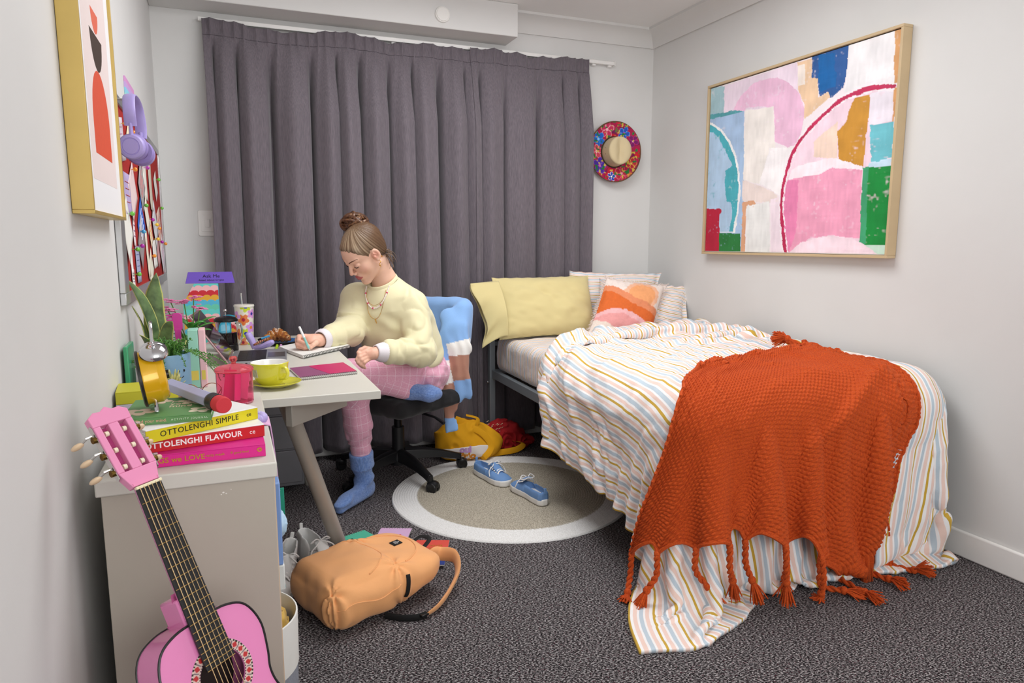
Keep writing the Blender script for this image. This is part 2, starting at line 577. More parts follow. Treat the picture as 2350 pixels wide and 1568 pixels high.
# ------------------------------------------------------------------ curtains on their track
def curtain_material():
    m = bpy.data.materials.new('curtain_cloth'); m.use_nodes = True
    k = NT(m); co = k.coord()
    q = k.add('ShaderNodeMapping'); k.link(co, q.inputs['Vector']); q.inputs['Scale'].default_value = (420, 420, 26)
    a = k.add('ShaderNodeTexNoise', i_Scale=1.0, i_Detail=2.0); k.link(q.outputs[0], a.inputs['Vector'])
    k.link(k.ramp(a.outputs['Fac'], [(.3, '#5b545b'), (.7, '#726970')]), k.b.inputs['Base Color'])
    k.b.inputs['Roughness'].default_value = .85
    k.b.inputs['Sheen Weight'].default_value = .25
    k.bump(a.outputs['Fac'], .25, .001)
    return m
CURT = curtain_material()

def curtain(name, x0, x1, label, seed, ztop=2.275, zbot=.055, flare=.02, deep=.060):
    nu, nv = int((x1-x0)*330), 74
    rg = np.random.default_rng(seed)
    u = np.linspace(0, 1, nu)
    v = np.concatenate([np.linspace(0, .07, 18), np.linspace(.075, 1, nv-18)])      # from top down
    W = x1 - x0
    # fold phase: irregular wavelengths
    nf = max(4, int(W/.138))
    w = rg.uniform(.5, 1.6, nf); e = np.concatenate([[0], np.cumsum(w)]); e /= e[-1]
    amp = rg.uniform(.6, 1.25, nf)
    ph = np.interp(u, e, np.arange(nf+1))
    A = amp[np.minimum(ph.astype(int), nf-1)]
    A = np.convolve(np.pad(A, 12, mode='edge'), np.ones(25)/25, 'valid')
    fr_ = ph % 1
    fold = A*(.55*np.cos(2*np.pi*ph) + .62*(1 - 2*np.exp(-((fr_ - .5)/.13)**2)) + .12*np.cos(6*np.pi*ph + 1))
    np2 = int(W/.05)
    w2 = rg.uniform(.7, 1.3, np2); e2 = np.concatenate([[0], np.cumsum(w2)]); e2 /= e2[-1]
    ph2 = np.interp(u, e2, np.arange(np2+1))
    crimp = np.abs(np.sin(np.pi*ph2))**.6
    sag = .010*np.sin(ph*1.7) + .012*n2(u*9, u*0, 1, seed)
    P = np.zeros((nu, nv, 3))
    for j, vv in enumerate(v):
        d = vv*(ztop - zbot)
        grow = np.clip((d - .07)/.35, 0, 1)**.8
        head = np.clip(1 - d/.12, 0, 1)
        body = deep*grow*(1 + .25*vv)
        x = x0 + u*W + (.022*grow)*np.sin(2*np.pi*ph + .3) + flare*(u-.5)*grow*vv*2
        x = x + .004*n2(u*20, u*0 + vv*3, 1, seed+3)
        y = 3.888 + fold*body*-1 + crimp*(.012*head + .007*(1-grow)) + .004*n2(u*14, u*0 + vv*6, 1, seed)
        y = np.minimum(y, 3.944)
        z = ztop - d + sag*head + .004*head*np.sin(ph2*2.3)
        P[:, j] = np.stack([x, y, z], 1)
    b = MB().grid(P)
    root = thing(name, label, 'curtain', ((x0+x1)/2, 3.88, zbot), group='charcoal curtains on the window wall')
    o = b.build('cloth', CURT, root, 'full', solid=.003)
    # gathered heading band: stitched tape lines
    tape = MB()
    for zz in (.075,):
        k = int(np.argmin(np.abs(v*(ztop-zbot) - zz)))
        tape.tube(P[::3, k] + np.array([0, -.0022, 0]), .0010, 5)
    tape.build('heading_stitch', mat('curtain_thread', '#453e45', .8), root)
    return root
curtain('curtain', -.05, 1.335, 'wide charcoal curtain hanging behind the desk and the seated person', 3)
curtain('curtain', 1.322, 2.075, 'narrower charcoal curtain hanging behind the head of the bed', 11, flare=.0, deep=.044)
t = thing('curtain_track', 'white metal curtain track running past the right end of the curtain', 'curtain rail', (1.0, 3.925, 2.28))
b = MB(); b.box((-.07, 3.915, 2.272), (2.262, 3.937, 2.292)); b.build('rail', TRIMW, t, bevel=.002)
for x in (.1, .9, 1.6, 2.13, 2.24):
    MB().box((x-.012, 3.93, 2.262), (x+.012, YB, 2.298)).build('bracket', TRIMW, t, bevel=.002)
MB().box((2.262, 3.912, 2.268), (2.268, 3.94, 2.296)).build('end_cap', SENSOR, t, bevel=.001)

# ================================================================== things on the walls
def inpoly(u, v, poly):
    p = np.asarray(poly, float); r = np.zeros(u.shape, bool)
    x0, y0 = p[-1]
    for x1, y1 in p:
        c = ((y0 > v) != (y1 > v))
        with np.errstate(divide='ignore', invalid='ignore'):
            r ^= c & (u < (x1-x0)*(v-y0)/(y1-y0+1e-12) + x0)
        x0, y0 = x1, y1
    return r

PAINT=[
('a8c8d0',[(-0.027,1.009),(0.092,0.993),(0.1,0.838),(0.086,0.826),(-0.019,0.838)]),
('efdcea',[(0.092,0.993),(0.537,0.996),(0.545,0.857),(0.584,0.77),(0.588,0.7),(0.421,0.79),(0.234,0.823),(0.1,0.833)]),
('a9c3e2',[(-0.026,0.85),(0.234,0.823),(0.272,-0.017),(-0.011,-0.023)]),
('57a0a8',[(-0.025,0.845),(0.217,0.831),(0.226,0.813),(-0.024,0.817)]),
('f4f4f4',[(-0.024,0.808),(0.028,0.783),(0.09,0.735),(0.153,0.654),(0.198,0.558),(0.222,0.456),(0.233,0.357),(0.229,0.238),(0.209,0.113),(-0.017,0.117)]),
('4fb0bd',[(-0.023,0.798),(0.028,0.769),(0.085,0.721),(0.142,0.646),(0.187,0.55),(0.212,0.448),(0.221,0.358),(0.217,0.249),(0.191,0.117),(-0.017,0.12)]),
('b5d0ea',[(-0.021,0.746),(0.03,0.731),(0.075,0.682),(0.11,0.621),(0.146,0.555),(0.172,0.512),(0.126,0.488),(0.125,0.397),(0.141,0.304),(0.171,0.292),(0.186,0.23),(0.168,0.117),(-0.017,0.12)]),
('b81f3c',[(-0.024,0.267),(0.101,0.26),(0.111,0.244),(0.097,0.224),(0.103,-0.021),(-0.011,-0.023)]),
('2a7a3c',[(0.099,0.11),(0.247,0.108),(0.253,-0.018),(0.103,-0.021)]),
('eec0da',[(0.161,0.839),(0.208,0.905),(0.281,0.953),(0.353,0.961),(0.422,0.951),(0.491,0.906),(0.549,0.839),(0.585,0.753),(0.588,0.7),(0.578,0.642),(0.555,0.576),(0.51,0.562),(0.431,0.606),(0.417,0.791),(0.34,0.817),(0.245,0.83),(0.24,0.812)]),
('f3ece6',[(0.24,0.812),(0.416,0.8),(0.433,0.569),(0.404,0.574),(0.353,0.384),(0.249,0.419)]),
('faf5f6',[(0.403,0.579),(0.538,0.557),(0.5,0.415),(0.482,0.298),(0.436,0.339),(0.353,0.384)]),
('ecdcd6',[(0.244,0.42),(0.353,0.375),(0.437,0.334),(0.478,0.289),(0.479,0.271),(0.25,0.296)]),
('e0a884',[(0.251,0.291),(0.326,0.296),(0.339,0.261),(0.318,0.253),(0.29,0.274),(0.273,0.246),(0.283,-0.017),(0.257,-0.018)]),
('eeeeec',[(0.276,0.265),(0.419,0.284),(0.436,-0.014),(0.286,-0.017)]),
('f0dfe8',[(0.426,0.293),(0.482,0.303),(0.524,-0.012),(0.443,-0.014)]),
('ecc9a6',[(0.537,0.996),(0.61,0.991),(0.616,0.898),(0.646,0.885),(0.652,0.788),(0.704,0.808),(0.706,0.775),(0.642,0.731),(0.589,0.692),(0.584,0.77),(0.545,0.857)]),
('f0e4da',[(0.538,0.979),(0.572,0.977),(0.583,0.873),(0.544,0.874)]),
('2b5a9a',[(0.609,1.017),(0.783,1.009),(0.781,0.891),(0.771,0.807),(0.722,0.775),(0.706,0.775),(0.702,0.808),(0.656,0.791),(0.646,0.885),(0.616,0.898)]),
('0a63a8',[(0.643,1.006),(0.721,0.985),(0.726,0.899),(0.735,0.881),(0.735,0.824),(0.662,0.814),(0.648,0.889)]),
('f4f1f3',[(0.783,1.017),(0.977,1.01),(0.986,0.766),(0.872,0.788),(0.776,0.781),(0.781,0.891)]),
('dda36a',[(0.974,1.018),(1.012,1.019),(1.008,0.884),(0.997,0.6),(0.986,0.602),(0.984,0.766)]),
('f3d6e3',[(0.987,0.75),(0.93,0.763),(0.859,0.766),(0.771,0.744),(0.686,0.69),(0.606,0.621),(0.548,0.544),(0.52,0.466),(0.499,0.37),(0.496,0.27),(0.507,0.15),(0.535,-0.012),(1.006,-0.001),(0.994,0.405)]),
('f0d5c4',[(0.643,0.57),(0.753,0.65),(0.764,0.468),(0.648,0.493)]),
('c98f35',[(0.824,0.746),(0.892,0.745),(0.895,0.652),(0.886,0.56),(0.885,0.415),(0.774,0.442),(0.756,0.6),(0.796,0.641),(0.804,0.695)]),
('ece4ee',[(0.892,0.748),(0.988,0.747),(0.987,0.602),(0.898,0.605)]),
('faeaf1',[(0.571,0.46),(0.74,0.479),(0.881,0.415),(0.879,0.396),(0.743,0.429),(0.679,0.395),(0.52,0.39),(0.536,0.438)]),
('f0a3bf',[(0.515,0.391),(0.679,0.403),(0.743,0.425),(0.878,0.4),(0.892,0.07),(0.763,0.091),(0.646,0.075),(0.542,-0.007),(0.517,0.104),(0.497,0.288)]),
('ea87b2',[(0.515,0.391),(0.575,0.384),(0.578,0.103),(0.542,-0.002),(0.509,0.15),(0.499,0.288)]),
('6fc0cc',[(0.901,0.604),(0.997,0.6),(0.998,0.442),(0.917,0.422),(0.903,0.526)]),
('c5dff0',[(0.909,0.427),(0.998,0.438),(0.998,0.4),(0.903,0.409)]),
('0d8a3a',[(0.881,0.411),(0.998,0.402),(1.007,0.042),(0.89,0.041),(0.886,0.219)]),
('3fa070',[(0.881,0.411),(0.905,0.41),(0.916,0.041),(0.89,0.041),(0.886,0.219)]),
('c8e4d4',[(0.89,0.041),(1.007,0.042),(1.003,-0.005),(0.965,-0.006)]),
('f8e0ea',[(0.533,-0.012),(0.612,0.057),(0.689,0.079),(0.764,0.085),(0.843,0.074),(0.904,0.049),(0.95,0.017),(0.972,-0.006)]),
]
PAINT_ARC= [(0.988,0.756),(0.929,0.769),(0.859,0.772),(0.77,0.751),(0.686,0.697),(0.605,0.628),(0.548,0.551),(0.516,0.467),(0.495,0.37),(0.489,0.27),(0.5,0.15),(0.528,-0.012)]


def painting():
    root = thing('framed_painting', 'large abstract painting of pink arches, blue and green blocks in a pale wood frame', 'painting', (XR, 2.72, 1.14))
    WOOD = mat('pale_oak', '#c9b08a', .5, bump=(40, .1), var=(9, .1))
    X0, X1 = 2.516, XR - .001
    y0, y1, z0, z1 = 2.107, 3.328, 1.133, 2.053
    th = .012
    for nm, lo, hi in (('frame_bar', (X0, y0, z0), (X1, y1, z0+th)), ('frame_bar', (X0, y0, z1-th), (X1, y1, z1)),
                       ('frame_bar', (X0, y0, z0+th), (X1, y0+th, z1-th)), ('frame_bar', (X0, y1-th, z0+th), (X1, y1, z1-th))):
        MB().box(lo, hi).build(nm, WOOD, root, bevel=.0015)
    MB().box((2.534, y0+th, z0+th), (X1, y1-th, z1-th)).build('backing', mat('shadow_gap', '#1a1715', .8), root)
    nu, nv = 330, 250
    u, v = np.meshgrid(np.linspace(0, 1, nu), np.linspace(0, 1, nv), indexing='ij')
    wu = u + .0025*n2(u*50, v*50, 1, 1) + .002*n2(u*160, v*30, 1, 2)
    wv = v + .0025*n2(u*50, v*50, 1, 3) + .002*n2(u*30, v*160, 1, 4)
    col = np.zeros((nu, nv, 3)) + c3('#f1e6ea')
    hgt = .4*n2(u*60, v*12, 1, 9)
    for i, (hx, poly) in enumerate(PAINT):
        m = inpoly(wu, wv, poly)
        dry = n2(u*90, v*90, 1, 20+i) + .6*n2(u*25, v*25, 1, 50+i)
        tint = c3(hx)*(1 + .10*n2(u*18, v*18, 1, i)[..., None] + .05*n2(u*120, v*20, 1, i+5)[..., None])
        a = np.clip(1.0 - .9*np.clip(dry - .75, 0, 1), 0, 1)[..., None]
        col = np.where(m[..., None], col*(1-a) + tint*a, col)
        hgt = np.where(m, .5*n2(u*14, v*90, 1, 30+i) + .1*i % 1, hgt)
    arc = spline(PAINT_ARC, 160)
    d = np.full(u.shape, 9.)
    for q in arc: d = np.minimum(d, np.hypot((wu-q[0])*1.33, wv-q[1]))
    w = .011 + .004*n2(u*20, v*20, 1, 77)
    col = np.where((d < w*1.9)[..., None], np.where((n2(u*70, v*70, 1, 78) > -.1)[..., None], c3('#f6edf2'), col), col)
    col = np.where((d < w)[..., None], c3('#bf2c57')*(1+.15*n2(u*50, v*50, 1, 79)[..., None]), col)
    P = np.stack([2.527 + .0007*hgt, 3.31 - u*(3.31-2.125), 1.15 + v*(2.037-1.15)], -1)
    o = MB().grid(P[::-1]).build('canvas', mat('oil_paint', vcol=True, rough=.55, var=(40, .03), bump=(160, .15)), root, 'full')
    setcol(o, np.clip(col[::-1].reshape(-1, 3), 0, 1))
    e = MB()
    for lo, hi in (((2.528, 2.125, 1.147), (2.54, 3.31, 1.15)), ((2.528, 2.122, 1.15), (2.54, 2.125, 2.037))):
        e.box(lo, hi)
    e.build('canvas_edge', mat('canvas_side', '#e8e2da', .7), root)
painting()

def gold_print():
    root = thing('framed_print', 'tall gold framed print of stacked orange and brown shapes on the left wall', 'picture', (XL, 1.9, 1.26))
    GOLD = mat('gold_leaf_frame', '#c8ab62', .35, metal=.4, bump=(30, .08), var=(12, .12))
    X0, X1 = XL + .001, -.243
    y0, y1, z0, z1 = 1.655, 2.145, 1.257, 2.02
    th = .008
    for lo, hi in (((X0, y0, z0), (X1, y1, z0+th)), ((X0, y0, z1-th), (X1, y1, z1)),
                   ((X0, y0, z0+th), (X1, y0+th, z1-th)), ((X0, y1-th, z0+th), (X1, y1, z1-th))):
        MB().box(lo, hi).build('frame_bar', GOLD, root, bevel=.001)
    MB().box((X0, y0+th, z0+th), (-.252, y1-th, z1-th)).build('backing', mat('brown_backing', '#5a3b25', .7), root)
    pr = MB().box((-.252, y0+th, z0+th), (-.2505, y1-th, z1-th)).build('mount', mat('white_mount', '#f1f0f2', .6, var=(5, .01)), root)
    def flat(nm, pts, m, lift):
        # outline in (y, z) on the wall plane
        n = len(pts)
        V = [(-.2505, y, z) for y, z in pts] + [(-.2505+lift, y, z) for y, z in pts]
        F = [tuple(range(n)), tuple(range(2*n-1, n-1, -1))] + [(j, n+j, n+(j+1) % n, (j+1) % n) for j in range(n)]
        return mesh_obj(nm, V, F, m, pr, False)
    flat('printed_panel', [(1.727, 1.334), (2.072, 1.334), (2.072, 1.93), (1.727, 1.93)], mat('blush_paper', '#e9d9d6', .7, var=(20, .02)), .0003)
    ar = lambda cy, cz, r, a0, a1, n=18: [(cy + r*math.cos(math.radians(a0 + (a1-a0)*k/n)), cz + r*math.sin(math.radians(a0+(a1-a0)*k/n))) for k in range(n+1)]
    flat('printed_arch', [(1.785, 1.393), (2.018, 1.393)] + ar(1.9015, 1.468, .1165, 0, 180), mat('print_orange', '#d8502f', .7, var=(60, .05)), .0006)
    flat('printed_bowl', [(1.986, 1.664)] + [(1.819, 1.664)] + ar(1.9025, 1.664, .0795, 180, 360)[1:-1], mat('print_brown', '#3a2619', .7), .0006)
    flat('printed_cup', ar(1.903, 1.716, .048, 180, 360), mat('print_coral', '#e0694d', .7), .0006)
gold_print()

# ------------------------------------------------------------------ red pinboard with notes
def pinboard():
    root = thing('pinboard', 'red felt pinboard with silver frame crowded with pinned notes', 'notice board', (XL, 2.95, 1.03))
    ALU = mat('brushed_aluminium', '#c2c3c4', .35, metal=.85, bump=(120, .05))
    FELT = mat('red_felt', '#a61f1b', .95, bump=(260, .4, .001), var=(30, .1))
    X0 = XL + .001; y0, y1, z0, z1 = 2.228, 3.70, 1.022, 1.622
    MB().box((X0, y0+.03, z0+.02), (-.2735, y1-.02, z1-.02)).build('felt_panel', FELT, root)
    for lo, hi in (((X0, y0, z0), (-.267, y1, z0+.034)), ((X0, y0, z1-.024), (-.267, y1, z1)),
                   ((X0, y0, z0+.034), (-.267, y0+.08, z1-.024)), ((X0, y1-.02, z0+.034), (-.267, y1, z1-.024))):
        MB().box(lo, hi).build('frame_bar', ALU, root, bevel=.002)
    return root
pinboard()

PINC = {'y': '#f0c63a', 'o': '#f0962a', 'g': '#6fbf45', 'p': '#b02fa8', 'b': '#3fa9d8'}
def push_pin(y, z, c, parent=None):
    m = mat('pin_' + {'y': 'yellow', 'o': 'orange', 'g': 'green', 'p': 'purple', 'b': 'blue'}[c], PINC[c], .25, coat=.5)
    b = MB().ball((-.2570, y, z), .0072, 10).cyl((-.2725, y, z), (-.260, y, z), .0012, n=6)
    return b.build('push_pin', m, parent)

def note(y, z, w, h, rot, col, pin, label, curl=.01, xoff=0., marks=None):
    """paper pinned on the felt; y,z centre, curls away from the board"""
    root = thing('pinned_note', label, 'note', (-.2725, y, z), group=None)
    nu, nv = 6, 8
    s, t = np.meshgrid(np.linspace(-.5, .5, nu), np.linspace(-.5, .5, nv), indexing='ij')
    a = math.radians(rot)
    yy = s*w; zz = t*h
    X = -.2715 + xoff + curl*((t-.35)**2*.7 + .8*np.maximum(s, 0)**2)
    P = np.stack([X, y + yy*math.cos(a) - zz*math.sin(a), z + yy*math.sin(a) + zz*math.cos(a)], -1)
    o = MB().grid(P).build('sheet', mat('paper_' + col, '#' + col, .75, var=(30, .03)), root, solid=.0006)
    if marks:
        mm = mat('ink_' + marks, '#' + marks, .7)
        b = MB()
        for k in range(4):
            tt = .28 - .16*k; ln = .32 - .05*(k % 2)
            q = [(-.2712 + xoff + curl*((tt-.35)**2*.7) + .0008 + (.8*curl*max(0, ss)**2), y + ss*w*math.cos(a) - tt*h*math.sin(a), z + ss*w*math.sin(a) + tt*h*math.cos(a)) for ss in np.linspace(-ln, ln, 7)]
            b.tube(q, .0011, 4)
        b.build('writing', mm, o)
    if pin:
        py, pz, pc = pin
        push_pin(y + py, z + pz, pc, root)
    return root

NOTES = [
 (2.40, 1.50, .12, .16, 8, 'dcd0dc', (.03, .05, 'y'), 'pale lilac note with yellow pin behind the headphones', 'c08aa0'),
 (2.62, 1.53, .10, .12, 35, 'efe0c0', (.0, .02, 'o'), 'cream note tilted beside the headband of the headphones', None),
 (2.45, 1.345, .13, .16, 0, 'b9a8d2', None, 'lavender card with two small feet printed under the headphones', 'd05040'),
 (2.58, 1.36, .15, .17, 30, 'e6cfcf', (.0, .07, 'o'), 'pale pink tilted note with orange pin below the headphones', None),
 (2.86, 1.40, .13, .16, 40, 'a9a4a6', (.0, -.07, 'g'), 'grey photo print with green pin in the middle of the board', 'd08080'),
 (3.02, 1.425, .10, .17, -4, 'efece2', (.03, .07, 'y'), 'white note card with yellow pin right of the headphones', None),
 (3.22, 1.42, .09, .24, -4, 'd6cdbb', (.02, .11, 'y'), 'long beige strip with a yellow pin near the top right', None),
 (3.45, 1.44, .09, .13, 25, 'e8e2dc', (.03, .03, 'g'), 'small white note with green pin in the upper right corner', None),
 (2.98, 1.30, .08, .15, 35, 'eee8d8', None, 'narrow cream note above the bright blue card', None),
 (2.38, 1.235, .13, .19, 38, 'ecebe4', (.04, .05, 'g'), 'large white note with green pin at the left edge', None),
 (2.56, 1.24, .035, .14, -10, 'f0e2e6', None, 'thin white paper strip with purple writing', '7a5aa0'),
 (2.78, 1.255, .15, .17, 38, '2f63c4', (-.08, -.02, 'b'), 'bright blue card with white handwriting', 'e8eefc'),
 (2.74, 1.20, .14, .15, 40, '9a8f92', None, 'grey card tucked under the blue card', None),
 (3.08, 1.235, .07, .12, 20, 'f2e3c9', (-.02, .05, 'p'), 'small cream note with purple pin right of the blue card', 'e0a050'),
 (3.28, 1.27, .12, .20, 38, 'dcdde2', (-.05, -.0, 'y'), 'pale grey note with yellow pin at right of the board', None),
 (3.52, 1.25, .14, .24, 15, 'e7c4b8', (.02, .10, 'g'), 'peach drawing with green pin at the right edge', 'd07060'),
 (2.92, 1.13, .05, .22, 12, 'efe6d2', None, 'narrow cream strip hanging below the blue card', None),
 (3.20, 1.13, .13, .14, 3, 'f3f1ec', (.03, .06, 'y'), 'white square note with yellow pin low on the board', None),
 (3.34, 1.155, .08, .20, 15, 'd9a3a3', (.0, .08, 'o'), 'dusty pink strip with orange pin low on the right', None),
 (3.56, 1.12, .12, .17, 38, 'e6e6ea', (.05, .05, 'o'), 'white note with orange pin in the lower right corner', 'c0a0b0'),
 (2.44, 1.125, .035, .13, -3, 'f4f2ee', (.05, .03, 'g'), 'thin white torn strip with a green pin', None),
 (2.60, 1.105, .09, .15, 0, 'a7acca', (.03, .06, 'p'), 'blue grey handwritten note with purple pin', '6a70a0'),
 (2.44, 1.068, .045, .07, -4, 'f3eeee', (.04, .01, 'g'), 'tiny white label with green pin near the bottom left', '8a8a9a'),
 (3.00, 1.075, .12, .13, 35, 'eeead8', (.03, .05, 'o'), 'cream note with orange pin at the bottom of the board', None),
]
for i, (y, z, w, h, r, c, pin, lab, mk) in enumerate(NOTES):
    note(y, z + (.022 if z < 1.2 else 0), w*1.1, h*.78, r, c, pin, lab, curl=.004, xoff=.0007*(i % 5), marks=mk)
for y, z, c, lab in ((3.0, 1.475, 'p', 'purple pin stuck alone above the white note card'), (3.42, 1.20, 'p', 'purple pin stuck alone near the right edge of the board')):
    tag(push_pin(y, z, c), lab, 'pin')

# rainbow card on the wall above the board
t = thing('wall_card', 'pastel striped card stuck on the wall above the pinboard', 'card', (XL, 2.82, 1.64))
stripes = ['d99ad0', 'c9a6e0', '8fd0e8', '9fe0d8', 'efe6b0', 'f2e8dc']
for k, cx in enumerate(stripes):
    z1 = 1.742 - .018*k
    b = MB().box((-.2835, 2.70, z1-.018), (-.279, 2.95, z1), None)
    b.build('colour_band', mat('card_' + cx, '#' + cx, .6), t, False)

# ------------------------------------------------------------------ embroidered hat on the back wall
def hat():
    root = thing('embroidered_hat', 'wide brimmed straw hat with bright embroidered flowers hung on the back wall', 'hat', (2.275, 3.93, 1.755))
    c = np.array([2.275, 3.925, 1.755])
    R = rotm('X', 90) @ rotm('Z', 0)                      # local z -> -y
    R = rotm('Z', -6) @ R
    nr, na = 60, 220
    r = np.linspace(.088, .182, nr); a = np.linspace(0, 2*np.pi, na, endpoint=False)
    Rr, A = np.meshgrid(r, a, indexing='ij')
    z = .004 + .020*((Rr-.088)/.094)**2 + .006*np.sin(2*A)*((Rr-.088)/.094)
    P = np.stack([Rr*np.cos(A)*.94, Rr*np.sin(A), z], -1) @ R.T + c
    X, Y = Rr*np.cos(A), Rr*np.sin(A)
    col = np.zeros((nr, na, 3)) + c3('#b0124a')
    n1 = n2(X*30, Y*30, 1, 3)
    for th, cx in ((.25, '#7a1050'), (.45, '#c41230')): col[n1 > th] = c3(cx)
    rg = np.random.default_rng(8)
    def flower(px, py, R0, pet, rim, ctr, n=5, rot=0.):
        x, y = X-px, Y-py; th = np.arctan2(y, x)+rot; rr = np.hypot(x, y)
        e = R0*(.5 + .5*np.abs(np.cos(th*n/2))**.7)
        col[rr < e*1.12] = c3(rim); col[rr < e] = c3(pet); col[(rr < e) & (np.abs(np.sin(th*n/2)) > .93)] = c3(rim); col[rr < R0*.2] = c3(ctr)
    def fan(px, py, R0, col1, ang):
        x, y = X-px, Y-py; th = (np.arctan2(y, x)-ang+np.pi) % (2*np.pi) - np.pi; rr = np.hypot(x, y)
        m = (np.abs(th) < .75) & (rr < R0) & (np.cos(th*16) > -.2)
        col[m] = c3(col1)
    spec = [(-.055, .135, .046, '#c8285a', '#f0a0b0', '#f5b8c0'), (-.115, .075, .044, '#1f62c8', '#2a90e0', '#8fd0ff'), (-.128, .0, .040, '#d8405a', '#f2a0a8', '#f8c8c8'),
            (-.105, -.085, .048, '#4a2a9a', '#7a4ac0', '#d06ab0'), (.065, .115, .036, '#2450c0', '#5aa0e8', '#e040a0'), (.055, -.130, .044, '#b81c40', '#e86a80', '#f0a0b0'), (.125, -.065, .034, '#c02038', '#f0b040', '#f8d070'),
            (-.02, -.150, .028, '#2040b0', '#e8e0f0', '#ffffff'), (.13, .07, .034, '#7a1266', '#b02a80', '#f0a0c0')]
    for s_ in spec: flower(*s_, rot=rg.uniform(0, 3))
    for px, py, R0, cx, an in ((-.15, .03, .05, '#f07a20', 2.9), (.02, .15, .05, '#e83a2a', 1.3), (.14, -.01, .05, '#d8141c', 0), (-.03, -.16, .05, '#2046b8', -1.9), (.09, -.12, .04, '#f09a30', -.7), (-.15, -.05, .04, '#22903c', 3.4), (.0, .12, .03, '#2c8a3c', .8)):
        fan(px, py, R0, cx, an)
    gold = (n2(X*70, Y*70, 1, 9) > .62); col[gold] = c3('#d8b84a')
    grn = (n2(X*60, Y*60, 1, 12) > .64); col[grn] = c3('#1f7a3a')
    o = MB().grid(P[::-1], closed_v=True).build('brim', mat('embroidery', vcol=True, rough=.75, bump=(420, .5, .002), var=(80, .12)), root, 'full', solid=.004)
    setcol(o, np.clip(col[::-1].reshape(-1, 3), 0, 1))
    def loop(rad, zz, tr, m, nm):
        L = np.stack([rad*np.cos(a[::2])*.94, rad*np.sin(a[::2]), np.full(na//2, zz)], -1) @ R.T + c
        MB().tube(L, tr, 7, closed=True).build(nm, m, root)
    loop(.1825, .026, .0035, mat('braid_trim', '#6b4a34', .8, bump=(400, .6, .002)), 'edge_braid')
    loop(.092, .010, .004, mat('braid_band', '#3a3020', .8, bump=(400, .6, .002)), 'hat_band')
    # crown with a pinch
    nu, nv = 40, 90
    t = np.linspace(0, 1, nu); a2 = np.linspace(0, 2*np.pi, nv, endpoint=False)
    T, A2 = np.meshgrid(t, a2, indexing='ij')
    rad = .090*np.where(T < .55, 1 - .12*T, np.sqrt(np.clip(1 - ((T-.55)/.45)**2.4, 0, 1))*.934)
    zz = np.where(T < .55, .092*T/.55, .092 + .020*np.sin((T-.55)/.45*np.pi/2))
    X2, Y2 = rad*np.cos(A2)*.9, rad*np.sin(A2)
    zz = zz - .022*np.exp(-(X2/.022)**2)*np.clip(1 - (Y2/.10)**2, 0, 1)*(T > .5)
    P = np.stack([X2, Y2, zz], -1) @ R.T + c
    MB().grid(P[::-1], closed_v=True).build('crown', mat('palm_straw', '#d3c19a', .75, bump=(260, .3, .002)), root, 'full')
    for k in range(3):
        q = np.array([-.075, .018 - .018*k, .05]) @ R.T + c
        MB().ball(q, .003, 8).build('vent_hole', mat('vent_dark', '#2a2018', .8), root)
hat()

# ------------------------------------------------------------------ lavender headphones on the pinboard
def headphones():
    LV = mat('lilac_matt', '#a99ad6', .42); LV2 = mat('lilac_pad', '#9483c0', .6)
    root = thing('headphones', 'lilac over ear headphones hanging at the corner of the pinboard', 'headphones', (-.235, 2.33, 1.42))
    cA, cB = np.array([-.226, 2.262, 1.463]), np.array([-.217, 2.372, 1.458])
    ax = (cB - cA); ax /= np.linalg.norm(ax)
    top = np.array([-.225, 2.318, 1.607])
    up = np.array([0, 0, 1.])
    mid = (cA+cB)/2
    P = spline([cA - ax*.012 + up*.055, cA - ax*.020 + up*.095, top - ax*.045 - up*.008, top + ax*.01, top + ax*.062 - up*.016, cB + ax*.020 + up*.085, cB + ax*.014 + up*.045], 40)
    n = np.cross(ax, up)
    MB().tube(P, .0075, 12, flat=(.75, 2.1), up=np.array([0, 0, 1.])).build('headband', LV, root)
    for c, s in ((cA, -1), (cB, 1)):
        f = frame_z(ax*s + np.array([.10*s, 0, -.1]))
        MB().lathe([(0, .024), (.020, .024), (.022, .022), (.024, .024), (.031, .021), (.0345, .015), (.0345, .006), (.033, .002)], 36, c, f).build('ear_cup', LV, root)
        MB().lathe([(.0335, .0015), (.0365, -.002), (.0375, -.009), (.034, -.017), (.024, -.018), (.018, -.011), (0, -.009)], 36, c, f).build('ear_pad', LV2, root)
        MB().tube([c + up*.028 + ax*s*.012, c + up*.062 + ax*s*.013], .009, 10, flat=(1.2, .6)).build('yoke', LV, root)
    MB().cyl((-.272, 2.318, 1.600), (-.222, 2.318, 1.598), .0035, n=8).build('hook', mat('brushed_aluminium'), root)
headphones()

# ================================================================== the bed
BO = np.array([1.40, 3.79]); UL = np.array([-.027, -.9996]); UW = np.array([.9996, -.027])
def bed(w, l, z):
    w, l, z = np.broadcast_arrays(np.asarray(w, float), np.asarray(l, float), np.asarray(z, float))
    return np.stack([BO[0] + w*UW[0] + l*UL[0], BO[1] + w*UW[1] + l*UL[1], z], -1)
BR = np.array([[UW[0], -UL[0], 0], [UW[1], -UL[1], 0], [0, 0, 1.]])      # local x = width, local y = towards the head

